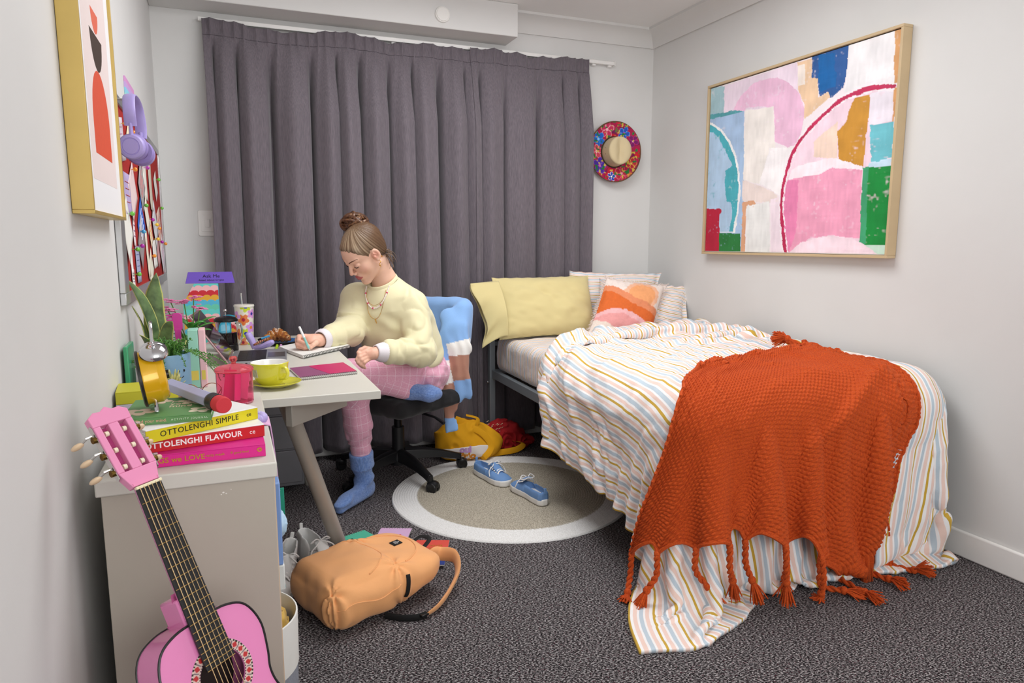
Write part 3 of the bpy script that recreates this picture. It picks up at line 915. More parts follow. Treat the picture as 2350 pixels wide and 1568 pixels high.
def stripe_material(name, period=.052, off=0.):
    m = bpy.data.materials.new(name); m.use_nodes = True
    k = NT(m)
    a = k.add('ShaderNodeAttribute', attribute_name='s')
    f = k.math('FRACT', k.math('ADD', k.math('DIVIDE', a.outputs['Fac'], period), off))
    W = C('#f2f0f0'); seq = [(0, '#c9a233'), (.10, W), (.20, '#edcfc3'), (.36, W), (.45, '#bccbd6'), (.62, W), (.70, '#edcfc3'), (.86, W)]
    k.link(k.ramp(f, seq, 'CONSTANT'), k.b.inputs['Base Color'])
    k.b.inputs['Roughness'].default_value = .8
    k.b.inputs['Sheen Weight'].default_value = .15
    n = k.add('ShaderNodeTexNoise', i_Scale=500.0, i_Detail=2.0); k.link(k.coord(), n.inputs['Vector'])
    n4 = k.add('ShaderNodeTexNoise', i_Scale=38.0, i_Detail=4.0); k.link(k.coord(), n4.inputs['Vector'])
    k.bump(k.math('ADD', k.math('MULTIPLY', n.outputs['Fac'], .12), n4.outputs['Fac']), .35, .006)
    return m
STRIPE = stripe_material('striped_cotton')

STEEL = mat('grey_bed_steel', '#8d949a', .4, metal=.35, bump=(80, .04))
root = thing('bed_frame', 'grey steel single bed frame with square posts and side rails', 'bed', (1.9, 2.8, 0))
def bbox(name, lo, hi, m, parent, **kw):
    v = []
    b = MB().box(lo, hi)
    V = np.concatenate(b.v); V = bed(V[:, 0], V[:, 1], V[:, 2])
    return mesh_obj(name, V, [tuple(q)[::-1] for q in b.f], m, parent, **kw)
for w0 in (-.012, 1.045):
    bbox('post', (w0, -.02, 0), (w0+.035, .02, .80), STEEL, root, bevel=.003)
    bbox('post', (w0, 1.90, 0), (w0+.035, 1.935, .50), STEEL, root, bevel=.003)
bbox('side_rail', (0, .02, .413), (.03, 1.90, .46), STEEL, root, bevel=.002)
bbox('side_rail', (1.04, .02, .413), (1.07, 1.90, .46), STEEL, root, bevel=.002)
for l in (.0, 1.90):
    bbox('cross_rail', (.023, l-.01, .413), (1.045, l+.02, .46), STEEL, root, bevel=.002)
for z in (.60, .69, .775):
    bbox('head_bar', (.023, -.012, z), (1.045, .012, z+.024), STEEL, root, bevel=.002)
for k in range(12):
    bbox('slat', (.03, .10+.15*k, .435), (1.04, .165+.15*k, .452), mat('bed_slat', '#3a3634', .6), root)
V = bed(-.018, .0, .385); MB().ball(V, .008, 10).build('bolt', mat('bolt_steel', '#b0b0b0', .2, metal=1.), root)

# mattress with its fitted sheet: rounded box, sides slightly bulged
def mattress():
    def f(p):
        q = (p - bed(.54, .97, .562).astype(np.float32)) @ BR.astype(np.float32)
        d = s_box(q, (0, 0, 0), (.525, .945, .105), .055)
        d += .004*np.sin(q[:, 1]*34 + 3*np.sin(q[:, 0]*9))*np.clip((q[:, 2]+.02)*8, 0, 1) + .003*vnoise(q*np.float32(22))
        return d
    V, F = sdf_mesh(f, (1.2, 1.6, .42), (2.56, 3.95, .72), .012)
    o = mesh_obj('mattress', V, F, STRIPE, None, 'full')
    setattr_f(o, 's', (V[:, :2] - BO) @ UL + .006*n2(V[:, 0]*14, V[:, 1]*14, 1, 4))
    return tag(o, 'mattress wearing a fitted sheet in thin mustard, blue and pink stripes', 'mattress')
mattress()

# ------------------------------------------------------------------ cloth settling under gravity
def cloth(P, rest_uv, collide, steps=220, iters=8, bend=.25, damp=.975, g=9.8, dt=.012, pin=None):
    """grid of points P (nu,nv,3); rest lengths from the flat layout rest_uv (nu,nv,2)"""
    X = P.astype(np.float32).copy(); Vv = np.zeros_like(X); R = rest_uv.astype(np.float32)
    nu, nv = X.shape[:2]; C_ = []
    def addp(di, dj, w):
        if di == 0:
            st = dj; sets = [((slice(0, nu), slice(c, nv-dj, 2*st)), (slice(0, nu), slice(c+dj, nv, 2*st))) for c in range(2*st)]
        else:
            st = di; sl = (slice(0, nv-dj), slice(dj, nv)) if dj >= 0 else (slice(-dj, nv), slice(0, nv+dj))
            sets = [((slice(c, nu-di, 2*st), sl[0]), (slice(c+di, nu, 2*st), sl[1])) for c in range(2*st)]
        for A, B_ in sets:
            n = min(R[A].shape[0], R[B_].shape[0]); m = min(R[A].shape[1], R[B_].shape[1])
            C_.append((A, B_, np.linalg.norm(R[A][:n, :m] - R[B_][:n, :m], axis=-1), n, m, .5*w))
    addp(1, 0, 1.); addp(0, 1, 1.); addp(1, 1, .6); addp(1, -1, .6); addp(2, 0, bend); addp(0, 2, bend)
    for s in range(steps):
        Vv[..., 2] -= g*dt
        Q = X + Vv*dt
        for it in range(iters):
            for (A, B_, L, n, m, w) in C_:
                pa = Q[A][:n, :m]; pb = Q[B_][:n, :m]
                d = pb - pa; ln = np.sqrt(np.einsum('ijk,ijk->ij', d, d)) + 1e-9
                d *= (w*(1 - L/ln))[..., None]
                pa += d; pb -= d
            if it % 4 == 3: Q = collide(Q, X, s)
        Q = collide(Q, X, s)
        if pin is not None: Q[pin[0]] = pin[1]
        Vv = (Q - X)/dt*damp
        sp = np.linalg.norm(Vv, axis=-1, keepdims=True); Vv *= np.minimum(1, 2.5/(sp+1e-9))
        X = Q.astype(np.float32); Vv = Vv.astype(np.float32)
    return X

def upsample(X, nu, nv):
    def mtx(n, m):
        t = np.linspace(0, n-1, m); i = np.minimum(t.astype(int), n-2); u = t - i
        M = np.zeros((m, n)); r = np.arange(m)
        w = [(-u + 2*u**2 - u**3)/2, (2 - 5*u**2 + 3*u**3)/2, (u + 4*u**2 - 3*u**3)/2, (u**3 - u**2)/2]
        for k in range(4): np.add.at(M, (r, np.clip(i - 1 + k, 0, n-1)), w[k])
        return M
    A = mtx(X.shape[0], nu); B_ = mtx(X.shape[1], nv)
    return np.stack([A @ X[..., c] @ B_.T for c in range(X.shape[2])], -1)

def grid_normals(P):
    a = np.gradient(P, axis=0); b = np.gradient(P, axis=1)
    n = np.cross(a, b); return n/(np.linalg.norm(n, axis=-1, keepdims=True) + 1e-12)

BOXC = bed(.580, .980, .33); BOXH = np.array([.580, .975, .350]); BRAD = .12
def hit_bed(Q, X, s, th=.045, mu=.75):
    q = (Q - BOXC) @ BR
    a = np.abs(q) - (BOXH - BRAD)
    o = np.maximum(a, 0); ol = np.linalg.norm(o, axis=-1)
    d = ol + np.minimum(a.max(-1), 0) - BRAD
    n = np.where((ol > 1e-6)[..., None], o/(ol[..., None] + 1e-9), 0)
    am = a.argmax(-1)
    ins = ol <= 1e-6
    n[ins] = np.eye(3)[am[ins]]
    n = n*np.sign(q)
    pen = np.maximum(th - d, 0)
    m = pen > 0
    Q = Q + (n*pen[..., None]) @ BR.T
    Q = np.where(m[..., None], Q + (X - Q)*mu*.5*np.array([1, 1, 0]), Q)
    fl = Q[..., 2] < .008
    Q[..., :2] = np.where(fl[..., None], Q[..., :2] + (X[..., :2] - Q[..., :2])*.8, Q[..., :2])
    Q[..., 2] = np.maximum(Q[..., 2], .008)
    Q[..., 0] = np.minimum(Q[..., 0], XR - .03)
    return Q

def make_duvet():
    nu, nv = 92, 116                                  # across, along
    a, b = np.meshgrid(np.linspace(0, 1, nu), np.linspace(0, 1, nv), indexing='ij')
    HL, HR, FL, FR = map(np.array, [(-.22, 1.02), (1.22, .45), (-.35, 2.34), (1.52, 2.46)])
    L0 = ((1-a)*(1-b))[..., None]*HL + (a*(1-b))[..., None]*HR + ((1-a)*b)[..., None]*FL + (a*b)[..., None]*FR
    L0 = L0 + np.stack([.0*a, -.10*np.sin(a*np.pi)*(1-b)], -1)
    rest = L0*1.0
    # slack: more cloth than bed, most of it at the head end
    rest = rest*(1 + .075)
    extra = np.exp(-(b/.22)**2)
    rest[..., 1] += -(.26*extra)*(1 - .4*a)
    rest[..., 0] += .05*np.sin(a*9)*extra
    z = .76 + .03*n2(a*6, b*8, 1, 5) + .05*n2(a*13, b*15, 1, 6) + .06*extra*n2(a*7, b*18, 1, 8)
    P = bed(L0[..., 0], L0[..., 1], z + .03)
    X = cloth(P, rest, hit_bed, steps=170, iters=8, bend=.14, damp=.96)
    return X, rest
DUV, DREST = make_duvet()
def duvet_object():
    nu, nv = 250, 320
    P = upsample(DUV, nu, nv)
    R = upsample(np.dstack([DREST, DREST[..., :1]*0]), nu, nv)
    N = grid_normals(P)
    a, b = np.meshgrid(np.linspace(0, 1, nu), np.linspace(0, 1, nv), indexing='ij')
    if N[nu//2, nv//2, 2] < 0: N = -N
    wa = a + .05*n2(a*5, b*6, 1, 31); wb = b + .05*n2(a*5, b*6, 1, 32)
    head = np.clip(1.15 - b*1.9, .0, 1)
    rid = lambda q: np.clip(1 - np.abs(q), 0, 1)**2.0
    crum = .020*rid(n2(wa*9, wb*5, 1, 33)*1.6) + .014*rid(n2(wa*7 + wb*9, wb*15, 1, 34)*1.5) + .010*rid(n2(wa*22, wb*17, 1, 35)*1.4)
    roll = .035*np.exp(-((b - .045)/.035)**2) - .02*np.exp(-(b/.012)**2)
    P = P + N*(crum*(.30 + .70*head) - .010 + roll*np.clip(a*4, .3, 1))[..., None]
    puff = .006*n2(a*16, b*18, 1, 21) + .004*n2(a*40 + 6*n2(a*6, b*6, 1, 3), b*26, 1, 22)
    P = P + N*(puff)[..., None]
    P[..., 2] = np.maximum(P[..., 2], .006)
    o = MB().grid(P[::-1]).build('duvet', STRIPE, None, 'full', solid=.012)
    s = np.linspace(0, 1, nu)[:, None]*np.ones(nv)*1.28
    setattr_f(o, 's', s[::-1].reshape(-1))
    tag(o, 'crumpled striped duvet falling off the bed on to the carpet', 'duvet')
    return P
DUVP = duvet_object()

# ------------------------------------------------------------------ knitted throw
from mathutils.bvhtree import BVHTree
def hit_tree(tree, th):
    st = {}
    def f(Q, X, s):
        nu, nv = Q.shape[:2]
        flat = Q.reshape(-1, 3)
        if 'n' not in st or s != st['s']:
            st['s'] = s
            if s % 4 == 0 or 'n' not in st:
                L = np.zeros_like(flat); N = np.zeros_like(flat)
                for i, p in enumerate(flat):
                    r = tree.find_nearest(p)
                    L[i] = r[0]; N[i] = r[1]
                st['n'] = N; st['l'] = L
        d = ((flat - st['l'])*st['n']).sum(1)
        pen = np.maximum(th - d, 0)
        X_ = X.reshape(-1, 3)
        flat = flat + st['n']*pen[:, None]
        flat = np.where((pen > 0)[:, None], flat + (X_ - flat)*.45*np.array([1, 1, .2]), flat)
        Q = flat.reshape(nu, nv, 3)
        Q = hit_bed(Q, X, s, .06, .3)
        return Q
    return f

def knit_material():
    m = bpy.data.materials.new('rust_wool'); m.use_nodes = True
    k = NT(m); co = k.coord()
    n = k.add('ShaderNodeTexNoise', i_Scale=260.0, i_Detail=3.0); k.link(co, n.inputs['Vector'])
    k.link(k.ramp(n.outputs['Fac'], [(.3, '#a83604'), (.7, '#cc5208')]), k.b.inputs['Base Color'])
    k.b.inputs['Roughness'].default_value = .9
    k.b.inputs['Sheen Weight'].default_value = .12
    k.b.inputs['Sheen Tint'].default_value = C('#ff9050')
    k.bump(n.outputs['Fac'], .5, .002)
    return m
KNIT = knit_material()
KNIT_D = KNIT

def make_throw():
    nu, nv = 52, 64
    me = bpy.data.objects['duvet'].data
    tree = BVHTree.FromPolygons([v.co[:] for v in me.vertices], [tuple(p.vertices) for p in me.polygons])
    a, b = np.meshgrid(np.linspace(0, 1, nu), np.linspace(0, 1, nv), indexing='ij')
    HL, HR, FL, FR = map(np.array, [(.27, 1.66), (.98, 1.36), (-.43, 2.06), (.91, 2.51)])
    L0 = ((1-a)*(1-b))[..., None]*HL + (a*(1-b))[..., None]*HR + ((1-a)*b)[..., None]*FL + (a*b)[..., None]*FR
    rest = L0*1.02
    z = .86 + .02*n2(a*4, b*5, 1, 15)
    P = bed(L0[..., 0], L0[..., 1], z + .02)
    X = cloth(P, rest, hit_tree(tree, .022), steps=100, iters=6, bend=.5, damp=.95)
    return X, tree
THR, DTREE = make_throw()
def throw_object():
    root = thing('knitted_throw', 'chunky rust orange knitted throw with tassels over the foot of the bed', 'blanket', (1.8, 1.9, .1))
    nu, nv = 400, 520
    P = upsample(THR, nu, nv)
    # the hem is drawn up between the tassels
    aa = np.linspace(0, 1, nu); sc = 1 - .040*np.abs(np.sin(np.pi*11*(aa - .01)/.98))*(1 + .5*np.sin(aa*23))
    tb = np.linspace(0, nv - 1, nv)
    for i in range(nu):
        q = tb*(1 - (1 - sc[i])*np.clip((tb/nv - .6)/.4, 0, 1))
        for c_ in range(3): P[i, :, c_] = np.interp(q, tb, P[i, :, c_])
    N = grid_normals(P)
    if N[nu//2, nv//4, 2] < 0: N = -N
    # arc length coordinates
    la = np.concatenate([np.zeros((1, nv)), np.cumsum(np.linalg.norm(np.diff(P, axis=0), axis=-1), 0)])
    lb = np.concatenate([np.zeros((nu, 1)), np.cumsum(np.linalg.norm(np.diff(P, axis=1), axis=-1), 1)], 1)
    la = la[:, nv//2][:, None]*np.ones(nv); lb = lb[nu//2][None]*np.ones((nu, 1))
    row = lb/.0142
    r = np.floor(row); fr = row - r
    ph = la/.0150 + .5*(r % 2)
    bumpy = .0048*np.sqrt(np.clip(np.sin(np.pi*fr), 0, 1)) + .0030*np.sin(2*np.pi*(ph + .35*fr))*np.sin(np.pi*fr)
    a, b = np.meshgrid(np.linspace(0, 1, nu), np.linspace(0, 1, nv), indexing='ij')
    # the cloth is doubled over along a diagonal: a rolled edge and a second layer
    dl = (a - .93)*.62 + (b - .30)*.78
    across = -(a - .93)*.78 + (b - .30)*.62
    on = np.clip((across + .06)/.1, 0, 1)*np.clip((.62 - across)/.3, 0, 1)
    dlw = dl + .012*np.sin(across*9)
    ridge = on*(.016*np.exp(-(dlw/.022)**2) + .010/(1 + np.exp(-dlw/.008)) * np.exp(-np.maximum(dlw, 0)/.25))
    roll = .020*np.exp(-((b - .035)/.022)**2)*(.6 + .4*np.sin(a*19)) + .012*np.exp(-((b - .10 - .04*np.sin(a*7))/.02)**2)
    ridge = ridge + roll
    wav = .007*np.sin(a*16 + 2*b) * np.clip((b - .55)*3, 0, 1)
    # keep clear of the duvet everywhere
    for _ in range(2):
        flat = P.reshape(-1, 3)
        for i, p in enumerate(flat):
            r_ = DTREE.find_nearest(p, .08)
            if r_[0] is not None:
                d_ = (p[0]-r_[0][0])*r_[1][0] + (p[1]-r_[0][1])*r_[1][1] + (p[2]-r_[0][2])*r_[1][2]
                if d_ < .014: flat[i] = p + np.array(r_[1])*(.014 - d_)
        for _k in range(2 if _ == 0 else 0):
            P[1:-1, 1:-1] = .5*P[1:-1, 1:-1] + .125*(P[:-2, 1:-1] + P[2:, 1:-1] + P[1:-1, :-2] + P[1:-1, 2:])
    P = P + N*(.007 + bumpy + ridge + wav)[..., None]
    o = MB().grid(P[::-1]).build('knit_panel', KNIT, root, 'full')
    # bound edge all round
    hem = np.concatenate([P[:, 0], P[-1, :], P[::-1, -1], P[0, ::-1]])[::3]
    MB().tube(hem, .0065, 6, closed=True).build('hem', KNIT, root)
    return root, P, N
THROW, TP, TN = throw_object()

def tassel(parent, p0, dirv, length, lay, rg):
    """twisted two-strand cord ending in a brush of yarn"""
    p0 = np.array(p0, float)
    n = 46; t = np.linspace(0, 1, n)
    path = spline([p0, p0 + np.array(dirv)*.3*length + np.array([0, 0, -.10*length]), p0 + np.array(dirv)*.8*length + np.array([0, 0, -.55*length]), p0 + lay], n)
    path[:, 2] = np.maximum(path[:, 2], .016)
    T = np.gradient(path, axis=0); T /= np.linalg.norm(T, axis=1)[:, None]
    u = np.cross(T, np.array([.3, .8, .1])); u /= np.linalg.norm(u, axis=1)[:, None]; w = np.cross(T, u)
    b = MB()
    turns = length/.016
    for k in (0, math.pi):
        an = t*turns*2*math.pi/2 + k
        b.tube(path + .0052*(np.cos(an)[:, None]*u + np.sin(an)[:, None]*w), .0062, 7)
    o = b.build('tassel', KNIT, parent)
    f = MB(); e = path[-1]; d = T[-1]
    f.ball(e, (.0135, .0135, .0145), 10)
    for k in range(60):
        v = d*1.0 + np.array([0, 0, -.25]) + rg.normal(0, .24, 3); v /= np.linalg.norm(v)
        q = e + v*.028; r_ = e + v*(.055 + .018*rg.random()) + np.array([0, 0, -.012])
        s_ = np.stack([e, q, r_]); s_[:, 2] = np.maximum(s_[:, 2], .005 + .012*rg.random())
        f.tube(s_, [.0036, .0030, .0018], 4)
    f.build('fringe', KNIT, o)
    return o
def tassels():
    rg = np.random.default_rng(5)
    nu = TP.shape[0]
    for i, fr in enumerate(np.linspace(.01, .99, 12)):
        p = TP[int(fr*(nu-1)), -1]
        out = p - bed(.5, 1.2, p[2]); out[2] = 0; out /= np.linalg.norm(out)
        ln = .13
        dz = -min(ln*.95, max(.02, p[2] - .02))
        lay = out*(.02 + max(0, ln + dz)*.9) + np.array([rg.normal(0, .02), rg.normal(0, .015), dz])
        tassel(THROW, p, out*.15, ln, lay, rg)
    for fr in (.86, .93):
        p = TP[int(fr*(nu-1)), 0]
        lay = np.array([-.02 + rg.normal(0, .02), .06, .01])
        tassel(THROW, p, (0, .3, .3), .06, lay, rg)
tassels()

# ------------------------------------------------------------------ pillows
def pillow(name, BL, BRc, TL, T, m, label, cat='pillow', n=44, pinch=.06, flange=0., seed=1, wr=.012, colour=None, sdir=None, group=None, back=.5, lean=None):
    """stuffed pillow spanned by three corners (bottom-left, bottom-right, top-left as seen from the front)"""
    BL, BRc, TL = map(lambda q: np.array(q, float), (BL, BRc, TL))
    ex = (BRc - BL)/2; ey = (TL - BL)/2; c = BL + ex + ey
    nz = np.cross(ex, ey); nz /= np.linalg.norm(nz)
    x, y = np.meshgrid(np.linspace(-1, 1, n), np.linspace(-1, 1, n), indexing='ij')
    xf, yf = np.clip(np.abs(x)/(1-flange), 0, 1), np.clip(np.abs(y)/(1-flange), 0, 1)
    prof = ((1 - xf**2.4)*(1 - yf**2.4))
    th = np.clip(prof, 0, 1)**.55
    px = x*(1 - pinch*(1 - y**2)*np.abs(x)**3); py = y*(1 - pinch*(1 - x**2)*np.abs(y)**3)
    wrk = wr*(n2(x*2.2, y*2.2, 1, seed) + .5*n2(x*6, y*6 + 2*x, 1, seed+1) + .35*np.sin((x + y)*9 + 5*n2(x*2, y*2, 1, seed+2))*n2(x*1.5, y*1.5, 1, seed+4))
    edge = np.clip(1 - np.minimum(1-np.abs(x), 1-np.abs(y))*5, 0, 1)
    rip = .010*np.sin(9*(x if True else y)*3.1 + 4*y)*edge*np.where(flange > 0, 1, .35)
    F_ = c + px[..., None]*ex + py[..., None]*ey + nz*((T*.5*th + wrk*th + rip)[..., None] + 0*x[..., None])
    B_ = c + px[..., None]*ex + py[..., None]*ey + nz*((-T*back*th + rip - .0025)[..., None])
    b = MB().grid(F_[::-1]).grid(B_)
    k = n*n
    # side seam
    ring = [(0, j) for j in range(n)] + [(i, n-1) for i in range(1, n)] + [(n-1, j) for j in range(n-2, -1, -1)] + [(i, 0) for i in range(n-2, 0, -1)]
    fi = [(n-1-i)*n + j for i, j in ring]; bi = [k + i*n + j for i, j in ring]
    for q in range(len(ring)):
        r = (q+1) % len(ring)
        b.f.append((fi[q], fi[r], bi[r], bi[q])); b.mi.append(0)
    root = None
    o = b.build(name, m, None, 'full')
    tag(o, label, cat, group)
    u = np.concatenate([((x[::-1]+1)/2).reshape(-1), ((x+1)/2).reshape(-1)]); v = np.concatenate([((y[::-1]+1)/2).reshape(-1), ((y+1)/2).reshape(-1)])
    if colour is not None: setcol(o, colour(u, v))
    if sdir is not None: setattr_f(o, 's', sdir(u, v))
    return o, F_

LEMON = mat('lemon_linen', '#d6c68e', .85, sheen=.2, bump=(420, .15, .001), var=(10, .04))
pillow('pillow', (1.36, 3.540, .668), (1.965, 3.52, .672), (1.375, 3.705, 1.0), .20, LEMON,
       'plain pale yellow pillow propped upright at the head of the bed', n=56, seed=4, wr=.013, back=.35)
# open end of the yellow case: loose flap hanging past the mattress
def flap():
    nu, nv = 26, 34
    s, t = np.meshgrid(np.linspace(0, 1, nu), np.linspace(0, 1, nv), indexing='ij')
    par = bpy.data.objects['pillow']
    for sgn, nm in ((1, 'case_opening'), (-1, 'case_opening')):
        top = np.array([1.40, 3.66, .985]); bot = np.array([1.40, 3.52, .69])
        base = bot + (top - bot)*t[..., None]
        outx = -.135*s + .03*s*np.sin(t*5)
        drop = -.065*s**2*(1-t)**2 - .012*s*t
        dep = sgn*.055*(1-s*.55)*np.sin(np.pi*np.clip(t*.94+.03, 0, 1)) + .012*np.sin(t*15 + s*4)*s - .03*s*(1-t)
        P = base + np.stack([outx, -dep, drop], -1)
        o = MB().grid(P if sgn > 0 else P[::-1]).build(nm, LEMON, par, 'full', solid=.002)
flap()

STR2 = stripe_material('striped_pillow_cotton', .05, .3)
pillow('pillow', (1.80, 3.675, .70), (2.42, 3.635, .68), (1.88, 3.74, 1.03), .12, STR2, 'striped pillow standing at the back, showing behind the yellow pillow', n=40, flange=.1, seed=8,
       sdir=lambda u, v: v*.42 + .01*np.sin(u*7))
pillow('pillow', (1.93, 3.50, .70), (2.515, 3.42, .645), (2.02, 3.63, .985), .12, STR2, 'striped pillow with frilled edge leaning at the wall side behind the printed cushion', n=44, flange=.12, seed=12, wr=.014,
       sdir=lambda u, v: v*.42 + .10*u + .012*np.sin(u*11))

def cushion_colour(u, v):
    u = u + .012*n2(u*30, v*30, 1, 2); v = v + .008*n2(u*30, v*30, 1, 3)
    c = np.zeros((len(u), 3)) + c3('#eadbd2')
    r = np.hypot((u - .60)*1.0, (v - .70)*1.05)
    c[r < .30] = c3('#eeb695'); c[r < .235] = c3('#efa56f')
    h1 = np.interp(u, [0, .12, .3, .5, .75, 1], [.86, .84, .74, .64, .58, .50])
    c[v < h1] = c3('#e08b62'); c[v < h1 - .11] = c3('#d8682b')
    h2 = np.interp(u, [0, .2, .4, .6, .8, 1], [.36, .43, .43, .36, .28, .22])
    c[v < h2] = c3('#e9b3b4'); c[v < h2 - .075] = c3('#e39c9a')
    h3 = np.interp(u, [0, .2, .45, .6], [.25, .2, .06, -.05])
    c[v < h3] = c3('#e6d6ca')
    return c*(1 + .06*n2(u*60, v*60, 1, 7)[:, None])
CUSH = mat('printed_linen', vcol=True, rough=.85, bump=(500, .2, .001), var=(12, .04))
o, F_ = pillow('cushion', (1.815, 3.385, .690), (2.19, 3.34, .640), (2.015, 3.53, .995), .13, CUSH,
       'square cushion printed with an orange sunrise over pink hills', 'cushion', n=60, seed=20, wr=.007, colour=cushion_colour)
fr = MB(); rg = np.random.default_rng(3)
n = F_.shape[0]
ring = [F_[0, j] for j in range(n)] + [F_[i, n-1] for i in range(n)] + [F_[n-1, j] for j in range(n)] + [F_[i, 0] for i in range(n)]
cc = F_.reshape(-1, 3).mean(0)
for p in ring:
    for k in range(3):
        q = p + rg.normal(0, .003, 3)
        d = (q - cc); d /= np.linalg.norm(d)
        fr.tube([q, q + d*.008 + rg.normal(0, .003, 3), q + d*.016 + rg.normal(0, .005, 3)], [.0012, .0011, .0006], 3)
fr.build('fringe', mat('cream_yarn', '#ecdcd4', .9), o)

# ================================================================== desk, bookcase, chair, rug
LAM = mat('putty_laminate', '#cfccc2', .42, bump=(300, .04), var=(6, .03))
LAM2 = mat('taupe_laminate', '#b3ab9e', .45, bump=(300, .04), var=(6, .03))
EDGE = mat('beige_edging', '#b9ab98', .5, var=(10, .04))
GREYP = mat('grey_powder_coat', '#a39d94', .38, metal=.1, bump=(200, .05))
DESKZ, CABZ = .740, .772

root = thing('desk', 'pale laminate desk with slanted tubular leg beside the curtain', 'desk', (.07, 2.9, 0))
MB().box((XL+.012, 2.142, DESKZ-.027), (.425, 3.60, DESKZ)).build('desktop', LAM, root, bevel=.0025)
R42 = rotm('Z', -42)
MB().box((0, -.012, -.075), (.30, .012, 0), rotm('Z', 48), (.15, 2.19, DESKZ-.027)).build('brace', GREYP, root, bevel=.002)
MB().cyl((.146, 2.35, DESKZ-.028), (.357, 2.60, .0), .0275, n=28).build('leg', GREYP, root)
MB().cyl((-.18, 2.22, DESKZ-.028), (-.20, 2.36, .0), .0275, n=28).build('leg', GREYP, root)
MB().cyl((.20, 3.52, DESKZ-.028), (.33, 3.50, .0), .0275, n=28).build('leg', GREYP, root)
MB().cyl((-.18, 3.52, DESKZ-.028), (-.20, 3.45, .0), .0275, n=28).build('leg', GREYP, root)
MB().box((XL+.02, 3.565, .38), (.38, 3.585, DESKZ-.027)).build('dark_back_board', mat('black_panel', '#151415', .6), root)  # black board added to stand in for the deep shade under the desk
t = thing('drawer_pedestal', 'dark grey metal drawer pedestal standing under the desk', 'drawers', (.05, 3.48, 0))
PED = mat('graphite_metal', '#77767a', .45, metal=.2)
MB().box((-.22, 3.42, .03), (.295, 3.56, .58)).build('carcass', PED, t, bevel=.004)
for z0, z1 in ((.05, .21), (.22, .38), (.39, .56)):
    o = MB().box((-.21, 3.405, z0), (.285, 3.42, z1)).build('drawer_front', PED, t, bevel=.003)
    MB().box((-.03, 3.398, z1-.03), (.11, 3.406, z1-.015)).build('handle', mat('handle_black', '#222222', .4), o, bevel=.002)

cab = thing('bookcase', 'low beige bookcase standing side on in front of the desk', 'bookcase', (-.09, 1.75, 0))
X0, X1, Y0, Y1 = -.235, .064, 1.407, 2.098
MB().box((X0-.008, Y0-.006, CABZ-.03), (X1+.006, Y1+.006, CABZ)).build('top_board', LAM, cab, bevel=.003)
MB().box((X0, Y0, 0), (X1, Y0+.018, CABZ-.03)).build('side_panel', LAM2, cab, bevel=.0015)
MB().box((X0, Y1-.018, 0), (X1, Y1, CABZ-.03)).build('side_panel', LAM2, cab, bevel=.0015)
MB().box((X0, Y0+.018, 0), (X0+.008, Y1-.018, CABZ-.03)).build('back_panel', LAM2, cab)
MB().box((X0+.008, Y0+.018, .395), (X1-.01, Y1-.018, .413)).build('shelf', LAM2, cab)
MB().box((X0+.008, Y0+.018, .04), (X1-.01, Y1-.018, .058)).build('shelf', LAM2, cab)
MB().box((X1-.0005, Y0+.0005, 0), (X1+.0012, Y0+.0175, CABZ-.03)).build('edging', mat('pale_edging', '#cdb59a', .5), cab)
# chipped paint mark below the top
b = MB()
for (x, z, r) in ((-.03, .722, .0022), (-.025, .7195, .0016), (-.034, .7185, .0014), (-.016, .7265, .0010)):
    b.ball((x, Y0-.0002, z), (r, .0006, r*.8), 8)
b.build('chip_mark', mat('chip_white', '#e6e2da', .8), cab)

# ------------------------------------------------------------------ office chair
BLK = mat('black_fabric', '#131214', .92, sheen=.15, bump=(420, .35, .001))
BLP = mat('black_nylon', '#18181a', .38, bump=(90, .05))
CH = np.array([.771, 3.47])
chair = thing('office_chair', 'black swivel office chair on five castors with a person seated on it', 'chair', (CH[0], CH[1], 0))
MB().cyl((*CH, .10), (*CH, .26), .032, n=24).build('column_cover', BLP, chair)
MB().cyl((*CH, .25), (*CH, .40), .02, n=20).build('gas_lift', mat('dark_steel', '#2a2a2c', .3, metal=.8), chair)
MB().lathe([(0, .065), (.05, .065), (.055, .10), (.04, .135), (0, .135)], 28, (*CH, 0)).build('hub', BLP, chair)
for k in range(5):
    a = math.radians(-75 + 72*k); d = np.array([math.cos(a), math.sin(a), 0.]); s_ = np.array([-d[1], d[0], 0])
    P = []
    for (r, z, w, h) in ((.03, .115, .030, .030), (.12, .112, .026, .026), (.22, .098, .021, .020), (.29, .080, .018, .016), (.325, .070, .017, .016)):
        c = np.array([CH[0], CH[1], z]) + d*r
        P.append([c + s_*w - [0, 0, h], c + s_*w*.8 + [0, 0, h*.7], c + s_*w*.35 + [0, 0, h], c - s_*w*.35 + [0, 0, h], c - s_*w*.8 + [0, 0, h*.7], c - s_*w - [0, 0, h]])
    arm = MB().grid(np.array(P), closed_v=True)
    n = 6; arm.f.append(tuple(range(n))); arm.mi.append(0); arm.f.append(tuple(range(4*n, 5*n))[::-1]); arm.mi.append(0)
    ao = arm.build('base_arm', BLP, chair, bevel=.002)
    c = np.array([CH[0], CH[1], 0]) + d*.325
    sw = math.radians(-75 + 72*k + 35*math.sin(k*2.3+1)); e = np.array([math.cos(sw), math.sin(sw), 0]); ax = np.array([-e[1], e[0], 0])
    w = MB()
    cw = c + e*.012
    for sg in (-1, 1):
        Rm = frame_z(ax*sg)
        w.lathe([(0, .006), (.024, .006), (.0275, .009), (.0275, .022), (.024, .026), (.016, .026), (.015, .024), (0, .024)], 22, cw + np.array([0, 0, .0285]), Rm)
    w.cyl(c + [0, 0, .03], c + [0, 0, .085], .011, n=12)
    w.build('castor', BLP, chair)
    hood = MB().lathe([(.012, .058), (.029, .05), (.030, .034), (.028, .03)], 18, cw)
    hood.build('castor_hood', BLP, chair)
